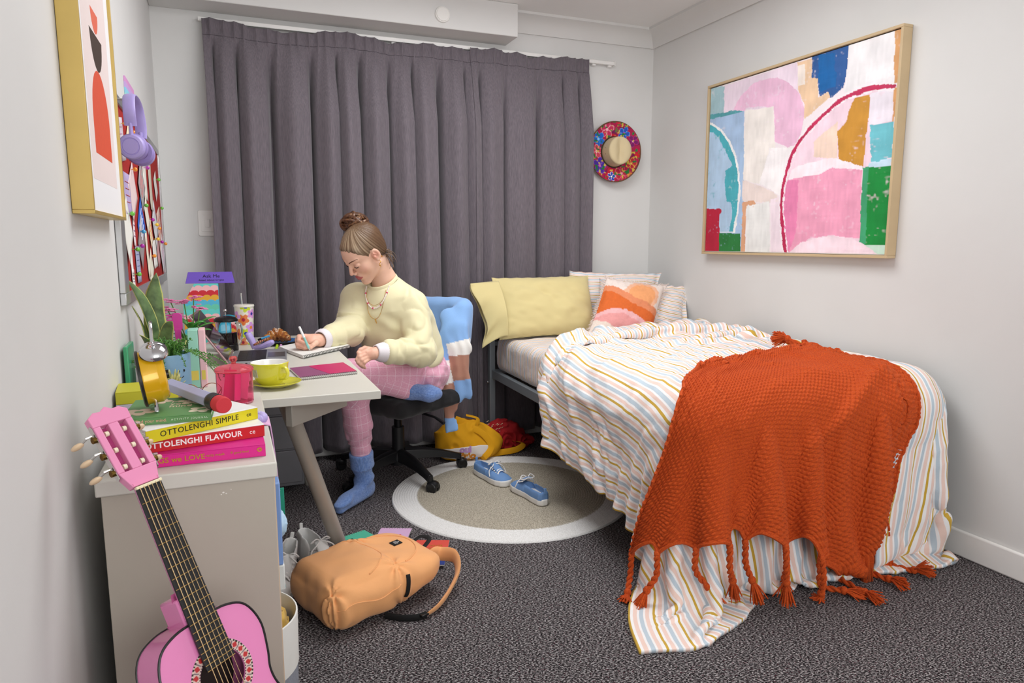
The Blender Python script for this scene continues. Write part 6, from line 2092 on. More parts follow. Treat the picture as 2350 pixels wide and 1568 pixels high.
TRAIL = leaf_material('trailing_leaf', '#2f6a2a', '#5f9a40', None, .5)
def face_pot():
    root = thing('face_planter', 'blue speckled pot with a smiling face and trailing green plant', 'potted plant', (-.176, 2.232, DZ))
    c = np.array([-.176, 2.232, DZ])
    POT = mat('blue_speckle', '#7fa6c6', .55, bump=(120, .25), var=(35, .14))
    MB().lathe([(0, .0), (.052, 0), (.0585, .004), (.061, .012), (.062, .135), (.0615, .140), (.057, .140), (.056, .125), (0, .122)], 56, c).build('pot', POT, root)
    def on(a, z, lift=.0006): return c + np.array([math.cos(a)*(.0617+lift), math.sin(a)*(.0617+lift), z])
    FACE = mat('face_black', '#14171c', .5)
    a0 = math.radians(-52)
    for da in (-.13, .15):
        MB().ball(on(a0+da, .094), (.0026, .0026, .0042), 10).build('eye', FACE, root)
    MB().tube([on(a0 + x*.13, .080 - .006*(1 - x*x)) for x in np.linspace(-.8, .8, 9)], .0011, 6).build('mouth', FACE, root)
    MB().lathe([(0, .1235), (.0555, .1235)], 24, c).build('soil', mat('dark_soil'), root)
    rg = np.random.default_rng(9)
    # strings of small leaves: a mound and several trailing strands
    stems = MB()
    lf = []
    def strand(P, step, size):
        stems.tube(P, .0011, 4)
        L = np.concatenate([[0], np.cumsum(np.linalg.norm(np.diff(P, axis=0), axis=1))])
        for s in np.arange(.006, L[-1], step):
            p = np.array([np.interp(s, L, P[:, k]) for k in range(3)])
            for q in range(2):
                d = rg.normal(0, 1, 3); d[2] = d[2]*.5 + .15; d /= np.linalg.norm(d)
                lf.append((p, d, size*rg.uniform(.7, 1.25)))
    for k in range(78):
        a = rg.uniform(0, 6.28); r0 = rg.uniform(0, .045); r1 = r0 + rg.uniform(.01, .045)
        s = c + [math.cos(a)*r0, math.sin(a)*r0, .124]
        e = c + [math.cos(a)*r1, math.sin(a)*r1, .124 + rg.uniform(.015, .06)]
        e[0] = max(e[0], -.272)
        m_ = (s+e)/2 + [0, 0, .022]
        strand(spline([s, m_, e], 8), .0075, .0075)
    for a, drop, out in ((-1.75, .115, .012), (-1.62, .105, .010), (-.25, .085, .075), (-.05, .10, .095), (.15, .07, .085), (-.4, .06, .085), (.1, .055, .105), (3.4, .03, .03), (-2.5, .03, .03), (-1.0, .03, .03)):
        s = c + [math.cos(a)*.045, math.sin(a)*.045, .126]
        m1 = c + [math.cos(a)*.064, math.sin(a)*.064, .146]
        m2 = c + [math.cos(a)*(.068+out*.6), math.sin(a)*(.068+out*.6), .140 - drop*.4]
        e = c + [math.cos(a)*(.068+out), math.sin(a)*(.068+out), .140 - drop]
        strand(spline([s, m1, m2, e], 16), .0058, .0072)
    stems.build('stems', mat('stem_green', '#5d8a3c', .6), root)
    b = MB()
    for p, d, s in lf:
        Fm = frame_z(d)
        b.raw(np.array([(0, 0, 0), (.38*s, .1*s, .5*s), (0, 0, s*1.15), (-.38*s, .1*s, .5*s), (0, -.12*s, .5*s)]) @ Fm.T + p, [(0, 1, 4), (1, 2, 4), (2, 3, 4), (3, 0, 4)])
    o = b.build('trailing_leaves', TRAIL, root, False); o['kind'] = 'stuff'
face_pot()

def flower_plant():
    root = thing('flowering_plant', 'small pink flowering plant with round green leaves behind the blue pot', 'plant', (-.120, 2.52, DZ))
    c = np.array([-.120, 2.52, DZ])
    MB().lathe([(0, 0), (.034, 0), (.042, .075), (.045, .078), (.041, .078), (.038, .066), (0, .064)], 28, c).build('pot', mat('pink_plastic_pot', '#d987a6', .4), root)
    G = leaf_material('kalanchoe_leaf', '#2f7a34', '#4fa04a')
    rg = np.random.default_rng(6)
    for k in range(24):
        a = rg.uniform(0, 6.28); r = rg.uniform(.035, .078)
        s = c + [0, 0, .075 + .11*rg.random()]
        e = s + np.array([math.cos(a)*r, math.sin(a)*r, rg.uniform(.0, .06)])
        leaf_blade(s, e, .015, (0, 0, .02), G, 'leaf', root, 0, n=8, cup=.3, ax=(-math.sin(a), math.cos(a), 0))
    for k in range(6):
        a = rg.uniform(0, 6.28)
        hx, hy, hz = [(.012, 0, .275), (-.058, .0, .270), (-.065, -.02, .240), (.03, -.02, .245), (-.018, .01, .262), (-.05, .01, .218)][k]
        e = c + [hx, hy, hz]
        st = MB().tube(spline([c + [0, 0, .07], c + [hx*.4, hy*.4, hz*.6], e], 10), .0018, 5).build('flower_stem', mat('stem_green'), root)
        f = MB()
        for j in range(16):
            q = e + rg.normal(0, 1, 3)*[.012, .010, .005]
            for i in range(5):
                an = i*1.256 + rg.random()
                f.ball(q + np.array([math.cos(an)*.0045, math.sin(an)*.0045, .001]), (.0042, .0042, .0015), 6)
        f.build('blossom', mat('petal_pink', '#dd7fae', .6), st)
flower_plant()
def tuft(loc, label, c1, c2, n, h, seed, name='small_plant'):
    root = thing(name, label, 'plant', loc)
    G = leaf_material(name + '_leaf', c1, c2)
    c = np.array(loc); rg = np.random.default_rng(seed)
    MB().lathe([(0, 0), (.022, 0), (.026, .030), (.024, .030), (0, .026)], 20, c).build('pot', mat('terracotta_small', '#a98a6a', .7), root)
    for k in range(n):
        a = rg.uniform(0, 6.28); r = rg.uniform(.006, .036)
        s = c + [math.cos(a)*.006, math.sin(a)*.006, .026]
        leaf_blade(s, s + np.array([math.cos(a)*r, math.sin(a)*r, h*rg.uniform(.4, 1)]), .0045, (0, 0, .008), G, 'leaf', root, 0, n=6, ax=(-math.sin(a), math.cos(a), 0))
tuft((-.150, 2.010, CABZ+.0005), 'little yellow green spiky plant behind the alarm clock', '#6f7d3a', '#d8d08a', 30, .075, 3)

# ================================================================== things on the bookcase
def book(name, label, A, B, depth, z0, th, cov, text=(), board=.0022, group=None, page='#efece4', top=None):
    """book lying flat with its spine from A to B; pages behind the spine"""
    A = np.array([A[0], A[1], 0.]); B = np.array([B[0], B[1], 0.])
    ux = B - A; W = np.linalg.norm(ux); ux /= W; uy = np.array([-ux[1], ux[0], 0.])
    R = np.stack([ux, uy, [0, 0, 1.]], 1); o0 = A + [0, 0, z0]
    root = thing(name, label, 'book', tuple(A + ux*W/2 + uy*depth/2 + [0, 0, z0]), group=group)
    MB().box((0, 0, 0), (W, depth, board), R, o0).build('cover', cov, root, bevel=.0006)
    MB().box((0, 0, th-board), (W, depth, th), R, o0).build('cover', top or cov, root, bevel=.0006)
    MB().box((0, 0, board), (W, board, th-board), R, o0).build('spine', cov, root)
    pm = mat('page_block', page, .85)
    m = bpy.data.materials.get('page_edges')
    if m is None:
        m = bpy.data.materials.new('page_edges'); m.use_nodes = True; k = NT(m)
        q = k.add('ShaderNodeMapping'); k.link(k.coord(), q.inputs['Vector']); q.inputs['Scale'].default_value = (3, 3, 900)
        n = k.add('ShaderNodeTexNoise', i_Scale=1.0, i_Detail=1.0); k.link(q.outputs[0], n.inputs['Vector'])
        k.link(k.ramp(n.outputs['Fac'], [(.35, '#c9c5bb'), (.6, '#efede6')]), k.b.inputs['Base Color']); k.b.inputs['Roughness'].default_value = .85
    MB().box((.003, board, board), (W-.003, depth-.003, th-board), R, o0).build('pages', m, root)
    RT = np.stack([ux, [0, 0, 1.], -uy], 1)
    for (s, size, u, v, mm, kw) in text:
        text_obj('spine_lettering', s, size, mm, root, o0 + ux*u + np.array([0, 0, v]) - uy*.0004, RT, **kw)
    return root, R, o0, W
BLKINK = mat('ink_black', '#1d1a12', .6); WHTINK = mat('ink_white', '#f6f2f0', .5); GOLDINK = mat('ink_gold', '#c08a30', .4, metal=.3)
zb = CABZ + .0005
PINK = mat('hot_pink_cloth', '#d81b86', .5, var=(50, .05)); REDC = mat('red_cover', '#c5101c', .4); YELC = mat('yellow_cover', '#dccb1c', .4); GRNC = mat('green_cover', '#5f8f54', .5)
book('pink_book', 'hot pink hardback with gold lettering at the bottom of the stack', (-.190, 1.449), (.052, 1.452), .18, zb, .025, PINK,
     [('THINGS we LOVE', .0150, .012, .0125, GOLDINK, dict(space=1.02, bold=.0002)), ('tasty meals', .0075, .132, .0135, GOLDINK, {}), ('*', .012, .176, .012, GOLDINK, {}), ('good food', .0065, .183, .0135, GOLDINK, {}), ('O', .011, .226, .014, GOLDINK, dict(bold=.0006))], group='books stacked on the bookcase')
r_, R_, o_, W_ = book('red_book', 'red cookbook with white spine lettering in the middle of the stack', (-.187, 1.461), (.054, 1.512), .17, zb+.0252, .026, REDC,
     [('OTTOLENGHI FLAVOUR', .0156, .022, .0125, WHTINK, dict(space=1.06, bold=.0004)), ('ce', .013, .216, .013, WHTINK, {})], top=mat('white_cover', '#f2f0ee', .4), group='books stacked on the bookcase')
book('yellow_book', 'yellow cookbook with black spine lettering turned askew on the stack', (-.158, 1.437), (.044, 1.563), .17, zb+.0515, .026, YELC,
     [('OTTOLENGHI SIMPLE', .0160, .026, .0130, BLKINK, dict(space=1.10)), ('ce', .012, .211, .0135, BLKINK, {})], top=mat('white_cover'), group='books stacked on the bookcase')
gz = zb + .0778
gr, R_, o_, W_ = book('green_journal', 'green activity journal with cream flowers lying on top of the stack', (-.205, 1.482), (-.045, 1.474), .172, gz, .0155, GRNC,
     [('Mind your mind.', .0088, .022, .0075, mat('ink_blush', '#d9a58c', .6), {}), ('ACTIVITY JOURNAL', .0052, .088, .0075, mat('ink_mint', '#d8e6cc', .6), dict(space=1.5))], group='books stacked on the bookcase')
CREAM = mat('cream_print', '#e6dcc2', .55); BLUSH = mat('blush_print', '#d8bfa6', .55)
def flat_shape(name, pts, m, z, parent, R, o, lift=.0004):
    pts = np.array([R @ np.array([x, y, 0]) + o for x, y in pts]); pts[:, 2] = z; n = len(pts)
    V = np.concatenate([pts, pts + [0, 0, lift]])
    return mesh_obj(name, V, [tuple(range(n))[::-1], tuple(range(n, 2*n))] + [(j, (j+1) % n, n+(j+1) % n, n+j) for j in range(n)], m, parent, False)
def blob(cx, cy, r, n, amp, rot=0.):
    a = np.linspace(0, 2*np.pi, 48, endpoint=False)
    rr = r*(1 - amp + amp*np.abs(np.cos(a*n/2 + rot)))
    return [(cx + q*math.cos(t), cy + q*math.sin(t)) for q, t in zip(rr, a)]
gt = gz + .0156
flat_shape('printed_flower', blob(.025, .050, .030, 5, .4, .4), BLUSH, gt, gr, R_, o_)
flat_shape('printed_flower', blob(.140, .036, .026, 5, .45, .2), CREAM, gt, gr, R_, o_)
flat_shape('printed_flower', blob(.120, .125, .032, 6, .5, .6), CREAM, gt, gr, R_, o_)
flat_shape('printed_flower', blob(.052, .140, .024, 5, .45, .1), BLUSH, gt, gr, R_, o_)
for cx, cy in ((.025, .050), (.140, .036), (.120, .125)):
    flat_shape('printed_centre', blob(cx, cy, .008, 2, .3), GRNC, gt+.0005, gr, R_, o_)
RT = np.stack([R_[:, 0], R_[:, 1], [0, 0, 1.]], 1)
text_obj('cover_lettering', 'Mind\nyour\nmind', .022, BLUSH, gr, o_ + R_ @ np.array([.075, .105, 0]) + [0, 0, .0158], RT)
flat_shape('loose_card', [(.10, .150), (.145, .150), (.15, .185), (.095, .182)], mat('blush_card', '#e6b8ac', .6), gt, gr, R_, o_)

# yellow alarm clock seen from the side
def alarm_clock():
    ax = np.array([-.96, -.10, -.13]); ax /= np.linalg.norm(ax)          # face direction (towards the wall side)
    c = np.array([-.148, 1.552, gt + .066])
    root = thing('alarm_clock', 'yellow twin bell alarm clock standing on the green journal', 'alarm clock', (-.148, 1.552, gt))
    Rm = frame_z(ax)
    YM = mat('yellow_enamel', '#e2ad10', .22, coat=.5, metal=.15, var=(12, .05))
    MB().lathe([(0, -.022), (.042, -.022), (.047, -.019), (.050, -.012), (.053, -.008), (.053, .017), (.0545, .020)], 48, c, Rm).build('drum', YM, root)
    MB().lathe([(.0545, .020), (.057, .021), (.057, .025), (.053, .027), (.050, .025)], 48, c, Rm).build('bezel', mat('bezel_black', '#1c1a16', .35), root)
    MB().lathe([(0, .0225), (.051, .0225)], 40, c, Rm).build('dial', mat('dial_white', '#f2efe6', .5), root)
    b = MB()
    for k in range(2):
        d = Rm[:, 0]*math.cos(1.2+k*1.9) + Rm[:, 1]*math.sin(1.2+k*1.9)
        b.tube([c + ax*.024, c + ax*.024 + d*(.03+.012*k)], .0012, 5)
    b.build('hands', mat('bezel_black'), root)
    CH_ = mat('clock_chrome', '#c8c8cc', .12, metal=1.)
    lat = np.cross(ax, [0, 0, 1.]); lat /= np.linalg.norm(lat)
    for s in (1, -1):
        d = (np.array([0, 0, .87]) + lat*s*.42); d /= np.linalg.norm(d)
        Rb = frame_z(d)
        bc = c + d*.054 + ax*-.002
        MB().lathe([(.026, .0), (.0256, .005), (.022, .011), (.015, .0155), (.006, .0172), (0, .0174)], 32, bc, Rb).lathe([(.026, 0), (.024, -.001), (.013, .010), (0, .012)], 32, bc, Rb).build('bell', CH_, root)
        MB().cyl(bc - d*.012, bc + d*.022, .0022, n=10).ball(bc + d*.022, .0036, 10).build('bell_post', CH_, root)
        ft = np.array([0, 0, -.80]) + lat*s*.55; ft /= np.linalg.norm(ft)
        p0 = c + ft*.052; p1 = p0 + ft*((p0[2] - gt - .0035)/-ft[2])
        MB().tube([p0, p1], [.0028, .0042], 10).ball(p1, .0042, 8).build('foot', CH_, root)
    top = c + np.array([0, 0, .10])
    d1 = lat*.028
    MB().tube(spline([c + lat*.030 + [0, 0, .074], top + d1*.8, top + [0, 0, .010], top - d1*.8, c - lat*.030 + [0, 0, .074]], 22), .003, 8).build('carry_handle', CH_, root)
    MB().cyl(c - ax*.022, c - ax*.027, .009, n=16).build('winder', mat('bezel_black'), root)
alarm_clock()

# giant lavender pencil with red eraser end
def big_pencil():
    p0 = np.array([-.135, 1.715, gt+.0172]); p1 = np.array([-.020, 1.452, gt+.0172])
    d = (p1-p0); L = np.linalg.norm(d); d /= L
    root = thing('giant_pencil', 'oversized lavender hexagonal pencil with black band and red eraser end', 'pencil', tuple(p0))
    P = lambda t: p0 + d*L*t
    up = np.array([0, 0, 1.])
    MB().tube([P(0), P(.02), P(.06), P(.80)], [.0095, .0135, .0165, .0165], 6, up=up).build('hexagonal_barrel', mat('lavender_paint', '#aeb0d4', .4), root, bevel=.0012)
    MB().tube([P(.80), P(.81), P(.835), P(.845), P(.875), P(.885), P(.905)], [.0165, .0174, .0174, .0168, .0174, .0168, .0174], 28).build('ferrule', mat('ferrule_black', '#25262a', .4), root)
    MB().tube([P(.905), P(.97), P(1.0)], [.0168, .0168, .0158], 28).build('eraser', mat('eraser_red', '#d0313c', .55), root, bevel=.0015)
big_pencil()

# pink lidded jar
jar = thing('pink_jar', 'translucent pink lidded jar with pink papers inside, behind the books', 'jar', (.002, 1.985, zb))
jc = (.002, 1.985, zb)
PG = mat('pink_glass', '#ffa6c4', .04, trans=.95, ior=1.15)
MB().lathe([(0, .001), (.044, .001), (.0465, .004), (.0465, .088), (.0455, .088), (.0455, .006), (0, .006)], 44, jc).build('body', PG, jar)
RGL = mat('coral_glass', '#ff8488', .06, trans=.88, ior=1.15)
MB().lathe([(.048, .086), (.0495, .088), (.0495, .093), (.042, .099), (.030, .1015), (.016, .104), (.010, .106), (0, .106)], 44, jc).build('lid', RGL, jar)
MB().lathe([(0, .104), (.006, .106), (.0055, .110), (.010, .116), (.0105, .121), (.007, .126), (0, .127)], 24, jc).build('knob', RGL, jar)
for k, (x, y, a, cx, h) in enumerate(((-.018, .0, 10, 'e0409a', .075), (.004, -.014, 60, 'f06ac0', .07), (.018, .008, -35, 'f9c6dc', .082), (-.004, .018, 100, 'd83ad0', .066))):
    tag(MB().box((-.014, -.0012, 0), (.014, .0012, h), rotm('Z', a) @ rotm('Y', 8), (jc[0]+x, jc[1]+y, zb+.008)).build('paper_slip', mat('slip_' + cx, '#' + cx, .6), None), ['bright pink paper slip at the left inside the pink jar', 'mid pink paper slip at the front inside the pink jar', 'pale pink paper slip at the right inside the pink jar', 'violet paper slip at the back inside the pink jar'][k], 'paper')

# two books in the far corner of the bookcase, black spined
book('lime_book', 'lime covered book with black spine against the left wall', (-.276, 1.955), (-.135, 1.965), .13, zb+.0235, .031, mat('lime_cover', '#c3bd2c', .5), group='books against the left wall')
book('grey_book', 'pale grey book with black spine under the lime book', (-.276, 1.950), (-.125, 1.958), .135, zb, .023, mat('grey_lilac_cover', '#c8c6d4', .5), group='books against the left wall')
b = MB()
# lilac scrunchie at the corner
def scrunchie(c, r, label):
    n = 60; a = np.linspace(0, 2*np.pi, n, endpoint=False)
    P = np.stack([c[0] + r*np.cos(a), c[1] + r*np.sin(a), np.full(n, c[2] + .012)], 1)
    rr = .010*(1 + .28*np.sin(a*17) + .12*np.sin(a*29+1))
    return tag(MB().tube(P, rr, 12, closed=True).build('scrunchie', mat('lilac_satin', '#b7a8dd', .45, sheen=.3), None, 'full'), label, 'scrunchie')
scrunchie((.040, 1.735, zb), .020, 'lilac satin scrunchie on the bookcase edge behind the yellow book')

# folded spectacles with thin gold rims
g = thing('spectacles', 'thin gold rimmed spectacles lying beside the jar', 'glasses', (-.085, 2.045, zb))
GW = mat('rose_gold_wire', '#b5785a', .25, metal=1.)
for x in (-.028, .028):
    P = [(-.085 + x + .024*math.cos(a), 2.045 + .006*math.sin(a), zb + .024 + .021*math.sin(a)) for a in np.linspace(0, 2*np.pi, 28, endpoint=False)]
    MB().tube(P, .0012, 6, closed=True).build('rim', GW, g)
MB().tube(spline([(-.089, 2.045, zb+.030), (-.085, 2.043, zb+.034), (-.081, 2.045, zb+.030)], 6), .0011, 5).build('bridge', GW, g)
for x, s in ((-.137, 1), (-.033, -1)):
    MB().tube(spline([(x, 2.045, zb+.032), (x + s*.006, 1.99, zb+.028), (x + s*.03, 1.955, zb+.012), (x + s*.05, 1.945, zb+.003)], 14), .0012, 5).build('temple', GW, g)
t = thing('sticky_notes', 'little pad of yellow sticky notes under the spectacles', 'sticky notes', (-.11, 2.06, zb))
for k in range(3):
    MB().box((-.028, -.02, .0021*k), (.028, .02, .0021*k+.002), rotm('Z', 10*k), (-.100, 2.065, zb)).build('sheet_block', mat('sticky_yellow', '#e6cf3c', .7), t, False)

# upright things behind the blue pot: mint and pink boxes, green folder
for x0, x1, cx, lab in ((-.128, -.098, '9fd8c4', 'mint slim box file standing behind the blue pot'), (-.097, -.078, 'efc0c8', 'pale pink slim box file standing beside the mint one')):
    t = thing('box_file', lab, 'box file', ((x0+x1)/2, 2.41, DZ))
    MB().box((x0, 2.40, DZ), (x1, 2.47, DZ+.185)).build('case', mat('box_' + cx, '#' + cx, .5), t, bevel=.002)
    MB().box((x0+.004, 2.3985, DZ+.025), (x1-.004, 2.40, DZ+.055)).build('label_patch', mat('label_yellow', '#e8d060', .6), t, False)
t = thing('green_folder', 'green plastic folder standing along the left wall behind the plants', 'folder', (-.266, 2.26, DZ))
MB().box((-.276, 2.145, DZ), (-.264, 2.275, DZ+.175)).build('sleeve', mat('green_plastic', '#3f9a6c', .25), t, bevel=.003)
MB().box((-.2745, 2.148, DZ+.002), (-.2655, 2.27, DZ+.172)).build('papers', PAPER, t, False)
# pink hair comb tucked among the leaves
t = thing('hair_comb', 'bright pink hair comb standing among the plant leaves', 'comb', (-.155, 2.46, DZ+.15))
RC = rotm('Y', 25)
MB().prism(rect_round(.030, .060, .013), -.003, .003, rotm('X', 90), (-.158, 2.47, DZ+.205)).build('comb_back', mat('fuchsia_plastic', '#d93f9f', .35), t, bevel=.001)
for k in range(7):
    MB().box((-.030, -.0015, -.002), (-.014, .0015, .002), None, (-.158, 2.47, DZ+.182 + .0075*k)).build('tooth', mat('fuchsia_plastic'), t, False)
MB().box((-.009, -.004, -.21), (.009, .004, -.028), None, (-.158, 2.47, DZ+.212)).build('comb_handle', mat('fuchsia_plastic'), t, bevel=.002)

# ================================================================== things in the bookcase
t = thing('ring_binder', 'blue and white ring binder sticking out of the bookcase shelf', 'binder', (-.03, 1.61, .4135))
MB().box((-.17, 1.585, .474), (.083, 1.635, .668)).build('blue_cover', mat('binder_blue', '#7f9fd6', .45), t, bevel=.003)
MB().box((-.17, 1.585, .4135), (.085, 1.635, .4735)).build('white_band', mat('binder_white', '#dcdcd8', .5), t, bevel=.003)
MB().box((.0852, 1.590, .4165), (.0858, 1.630, .4195)).build('teal_line', mat('teal_print', '#1f8f92', .5), t, False)
t = thing('slim_book', 'thin white book with dark edge beside the blue binder', 'book', (-.03, 1.66, .4135))
MB().box((-.15, 1.645, .4135), (.070, 1.662, .680)).build('cover', mat('slim_cover', '#e2e4e4', .5), t, bevel=.001)
MB().box((.0702, 1.645, .64), (.0712, 1.662, .680)).build('edge_mark', mat('edge_black', '#202224', .5), t, False)
def cloth_strip(name, label, cat, P, m, th=.003):
    o = MB().grid(P).build(name, m, None, 'full', solid=th)
    return tag(o, label, cat)
s, q = np.meshgrid(np.linspace(0, 1, 14), np.linspace(0, 1, 26), indexing='ij')
qx = np.interp(q, [0, .18, .24, .30, 1], [.025, .064, .0745, .0765, .084]); qz = np.interp(q, [0, .18, .24, .30, 1], [CABZ+.003, CABZ+.004, CABZ-.001, CABZ-.020, CABZ-.175])
P = np.stack([qx + .008*np.abs(np.sin(s*9 + q*3))*np.clip(q-.25, 0, 1), 1.70 + .10*s + .03*q*np.sin(s*5), qz], -1)
cloth_strip('pink_scarf', 'soft pink scarf hanging down the open side of the bookcase', 'scarf', P, mat('pink_jersey', '#dba6cf', .85, sheen=.3))
for k, (cx, lab) in enumerate((('1f8f72', 'green folder corner poking out of the bookcase'), ('c2252c', 'red folder corner poking out of the bookcase'))):
    t = thing('card_folder', lab, 'folder', (.06, 1.93 + .02*k, .43))
    MB().box((-.12, 0, 0), (.112 - .012*k, .004, .118 - .012*k), None, (0, 1.945 + .012*k, .4138)).build('card', mat('folder_' + cx, '#' + cx, .45), t, bevel=.001)
    MB().box((-.116, .0045, .002), (.104 - .012*k, .0075, .113 - .012*k), None, (0, 1.945 + .012*k, .4138)).build('papers', PAPER, t, False)

# fabric storage tub in the bottom of the bookcase
t = thing('fabric_tub', 'round fabric tub, white above grey, in the bottom of the bookcase', 'storage tub', (-.022, 1.69, .0585))
bc = (-.022, 1.69, .0585)
MB().lathe([(0, .001), (.128, .001), (.131, .006), (.134, .125)], 48, bc).build('grey_base', mat('grey_felt', '#8f929c', .95, bump=(300, .6, .002), var=(120, .25)), t)
MB().lathe([(.134, .125), (.1355, .127), (.138, .250), (.1375, .256), (.134, .257), (.131, .250), (.128, .02), (0, .015)], 48, bc).build('white_wall', mat('white_canvas', '#e3e1dc', .85, bump=(300, .2, .001)), t)
MB().tube([(bc[0]+.128*math.cos(a), bc[1]+.128*math.sin(a) - .006, bc[2] + .205 + .02*math.sin(5*a)) for a in np.linspace(-1.4, -.5, 14)], .005, 8).build('handle', mat('clear_handle', '#c9c7c0', .4), t)
def crumple(name, label, cat, c, r, m, seed, h=.006, amp=.03):
    c = np.array(c); r = np.array(r)
    def f(p):
        q = (p - c.astype(np.float32))
        w = vnoise(p*np.float32(16) + seed)
        rd = 1 - np.abs(vnoise(p*np.float32(13) + seed*3 + w[:, None]*1.2))
        return s_ell(p, c, r)*.8 + amp*(.5 - rd**2) *.6 + amp*.25*w
    V, F = sdf_mesh(f, c - r*1.3, c + r*1.3, h)
    return tag(mesh_obj(name, V, F, m, None, 'full'), label, cat)
crumple('folded_garment', 'mustard garment stuffed into the fabric tub', 'garment', (-.01, 1.69, .27), (.105, .105, .055), mat('mustard_jersey', '#c9a24c', .85, sheen=.2), 4.)
crumple('pale_blue_cloth', 'pale blue cloth bundled at the edge of the bookcase shelf', 'cloth', (.035, 1.855, .466), (.072, .060, .056), mat('pale_blue_jersey', '#b3cfe6', .85, sheen=.3), 12., .005, .02)

# ================================================================== shoes, bags and notebooks on the floor
def shoe_parts(root, high, up_c, sole_c, lace_c, tie=True, seed=1):
    """shoe in its own frame: y towards the toe, length .25"""
    def outline(y):                      # half width along the shoe
        return np.interp(y, [-.125, -.11, -.06, -.01, .04, .08, .11, .124, .127], [.012, .027, .034, .034, .041, .043, .034, .016, .004]).astype(np.float32)
    def f_sole(p):
        w = outline(p[:, 1])
        cx = .006*np.sin((p[:, 1]+.1)*12)
        d = np.abs(p[:, 0]-cx) - w
        d = np.maximum(d*.8, np.abs(p[:, 1]) - .126)
        return smax(d, np.abs(p[:, 2] - .014) - .0135, .005)
    V, F = sdf_mesh(f_sole, (-.06, -.14, -.006), (.06, .14, .04), .0036)
    mesh_obj('sole', V, F, sole_c, root, 'full', world=False)
    hh = .105 if high else .060
    def f_up(p):
        y = p[:, 1]; w = outline(y)*.97
        top = np.interp(y, [-.125, -.08, -.03, .02, .06, .10, .125], [hh, hh, hh*.97, .068 if high else .058, .050, .042, .030]).astype(np.float32)
        cx = .006*np.sin((y+.1)*12)
        x = np.abs(p[:, 0]-cx)
        zz = np.clip((p[:, 2]-.02)/np.maximum(top-.02, .01), 0, 1)
        wz = w*(1 - np.where(y > .0, .55, .22)*zz**2.2)
        d = np.maximum((x - wz)*.8, np.abs(y) - .122)
        d = smax(d, p[:, 2] - top, .014)
        d = smax(d, .018 - p[:, 2], .002)
        inner = np.maximum(x - (wz - .006), np.abs(y + .002) - .113)
        inner = smax(inner, .026 - p[:, 2], .006)
        inner = smax(inner, y - (.020 if not high else .012), .012)
        return smax(d, -inner, .003)
    V, F = sdf_mesh(f_up, (-.06, -.14, .0), (.06, .14, .13), .0030)
    mesh_obj('upper', V, F, up_c, root, 'full', world=False)
    # tongue, laces, heel tab
    MB().grid(np.array([[(x*(.020), .012 + .052*(1-s), .052 + (.030 if not high else .052)*s - .004*abs(x)) for x in np.linspace(-1, 1, 7)] for s in np.linspace(0, 1, 8)])).build('tongue', up_c, root, 'full', world=False, solid=.004)
    rg = np.random.default_rng(seed)
    for k in range(5):
        y = .068 - .012*k; z = .0515 + .0042*k + (.004*k if high else 0)
        MB().tube(spline([(-.021 - .001*k, y, z-.006), (-.008, y-.005, z+.0035), (.008, y-.005, z+.0035), (.021+.001*k, y, z-.006)], 12), .0026, 6, flat=(1.5, .6)).build('lace', lace_c, root, world=False)
    if tie:
        y, z = .012, .078 if not high else .10
        for s_ in (-1, 1):
            MB().tube(spline([(0, y, z), (s_*.018, y+.010, z+.012), (s_*.034, y+.004, z), (s_*.018, y-.004, z-.002), (0, y, z)], 18), .0022, 6).build('lace_bow', lace_c, root, world=False)
            MB().tube(spline([(0, y, z), (s_*.020, y+.02, z-.004), (s_*.040, y+.02, z-.022), (s_*.046, y+.03, z-.045)], 14), .0022, 6).build('lace_end', lace_c, root, world=False)
    MB().box((-.006, -.125, hh-.012), (.006, -.119, hh+.014)).build('heel_tab', up_c, root, world=False, bevel=.002)
def shoe(name, label, heel, toe, z, mats, high=False, roll=0., group=None, seed=1, pitch=0., scale=1.12):
    h, t_ = np.array(heel), np.array(toe); d = t_ - h; a = math.degrees(math.atan2(d[1], d[0])) - 90
    root = thing(name, label, 'shoe', (*(h+t_)/2, z), rotm('Z', a) @ rotm('Y', roll) @ rotm('X', pitch)*scale, group)
    shoe_parts(root, high, *mats, seed=seed)
    return root
BLUEC = mat('blue_canvas', '#6f95c8', .85, bump=(380, .25, .001), var=(20, .05)); WSOLE = mat('white_rubber', '#eceae6', .5); WLACE = mat('white_lace', '#f2f0ee', .8)
shoe('canvas_sneaker', 'blue canvas sneaker with toe pointing away from the camera on the rug', (1.280, 2.785), (1.246, 3.020), .0105, (BLUEC, WSOLE, WLACE), group='pair of blue sneakers', seed=1)
shoe('canvas_sneaker', 'blue canvas sneaker with toe pointing at the camera, further back on the rug', (1.155, 3.310), (1.220, 3.085), .0105, (BLUEC, WSOLE, WLACE), group='pair of blue sneakers', seed=2)
WLEA = mat('white_leather', '#e2e1df', .4, bump=(150, .1), var=(10, .03))
shoe('high_top', 'white leather high top trainer standing by the desk leg', (.215, 2.655), (.300, 2.430), .001, (WLEA, WSOLE, WLACE), True, group='pair of white high tops', seed=3)
shoe('high_top', 'white leather high top trainer tipped against the bookcase corner', (.142, 2.580), (.102, 2.345), .004, (WLEA, WSOLE, WLACE), True, roll=-12, group='pair of white high tops', seed=4)

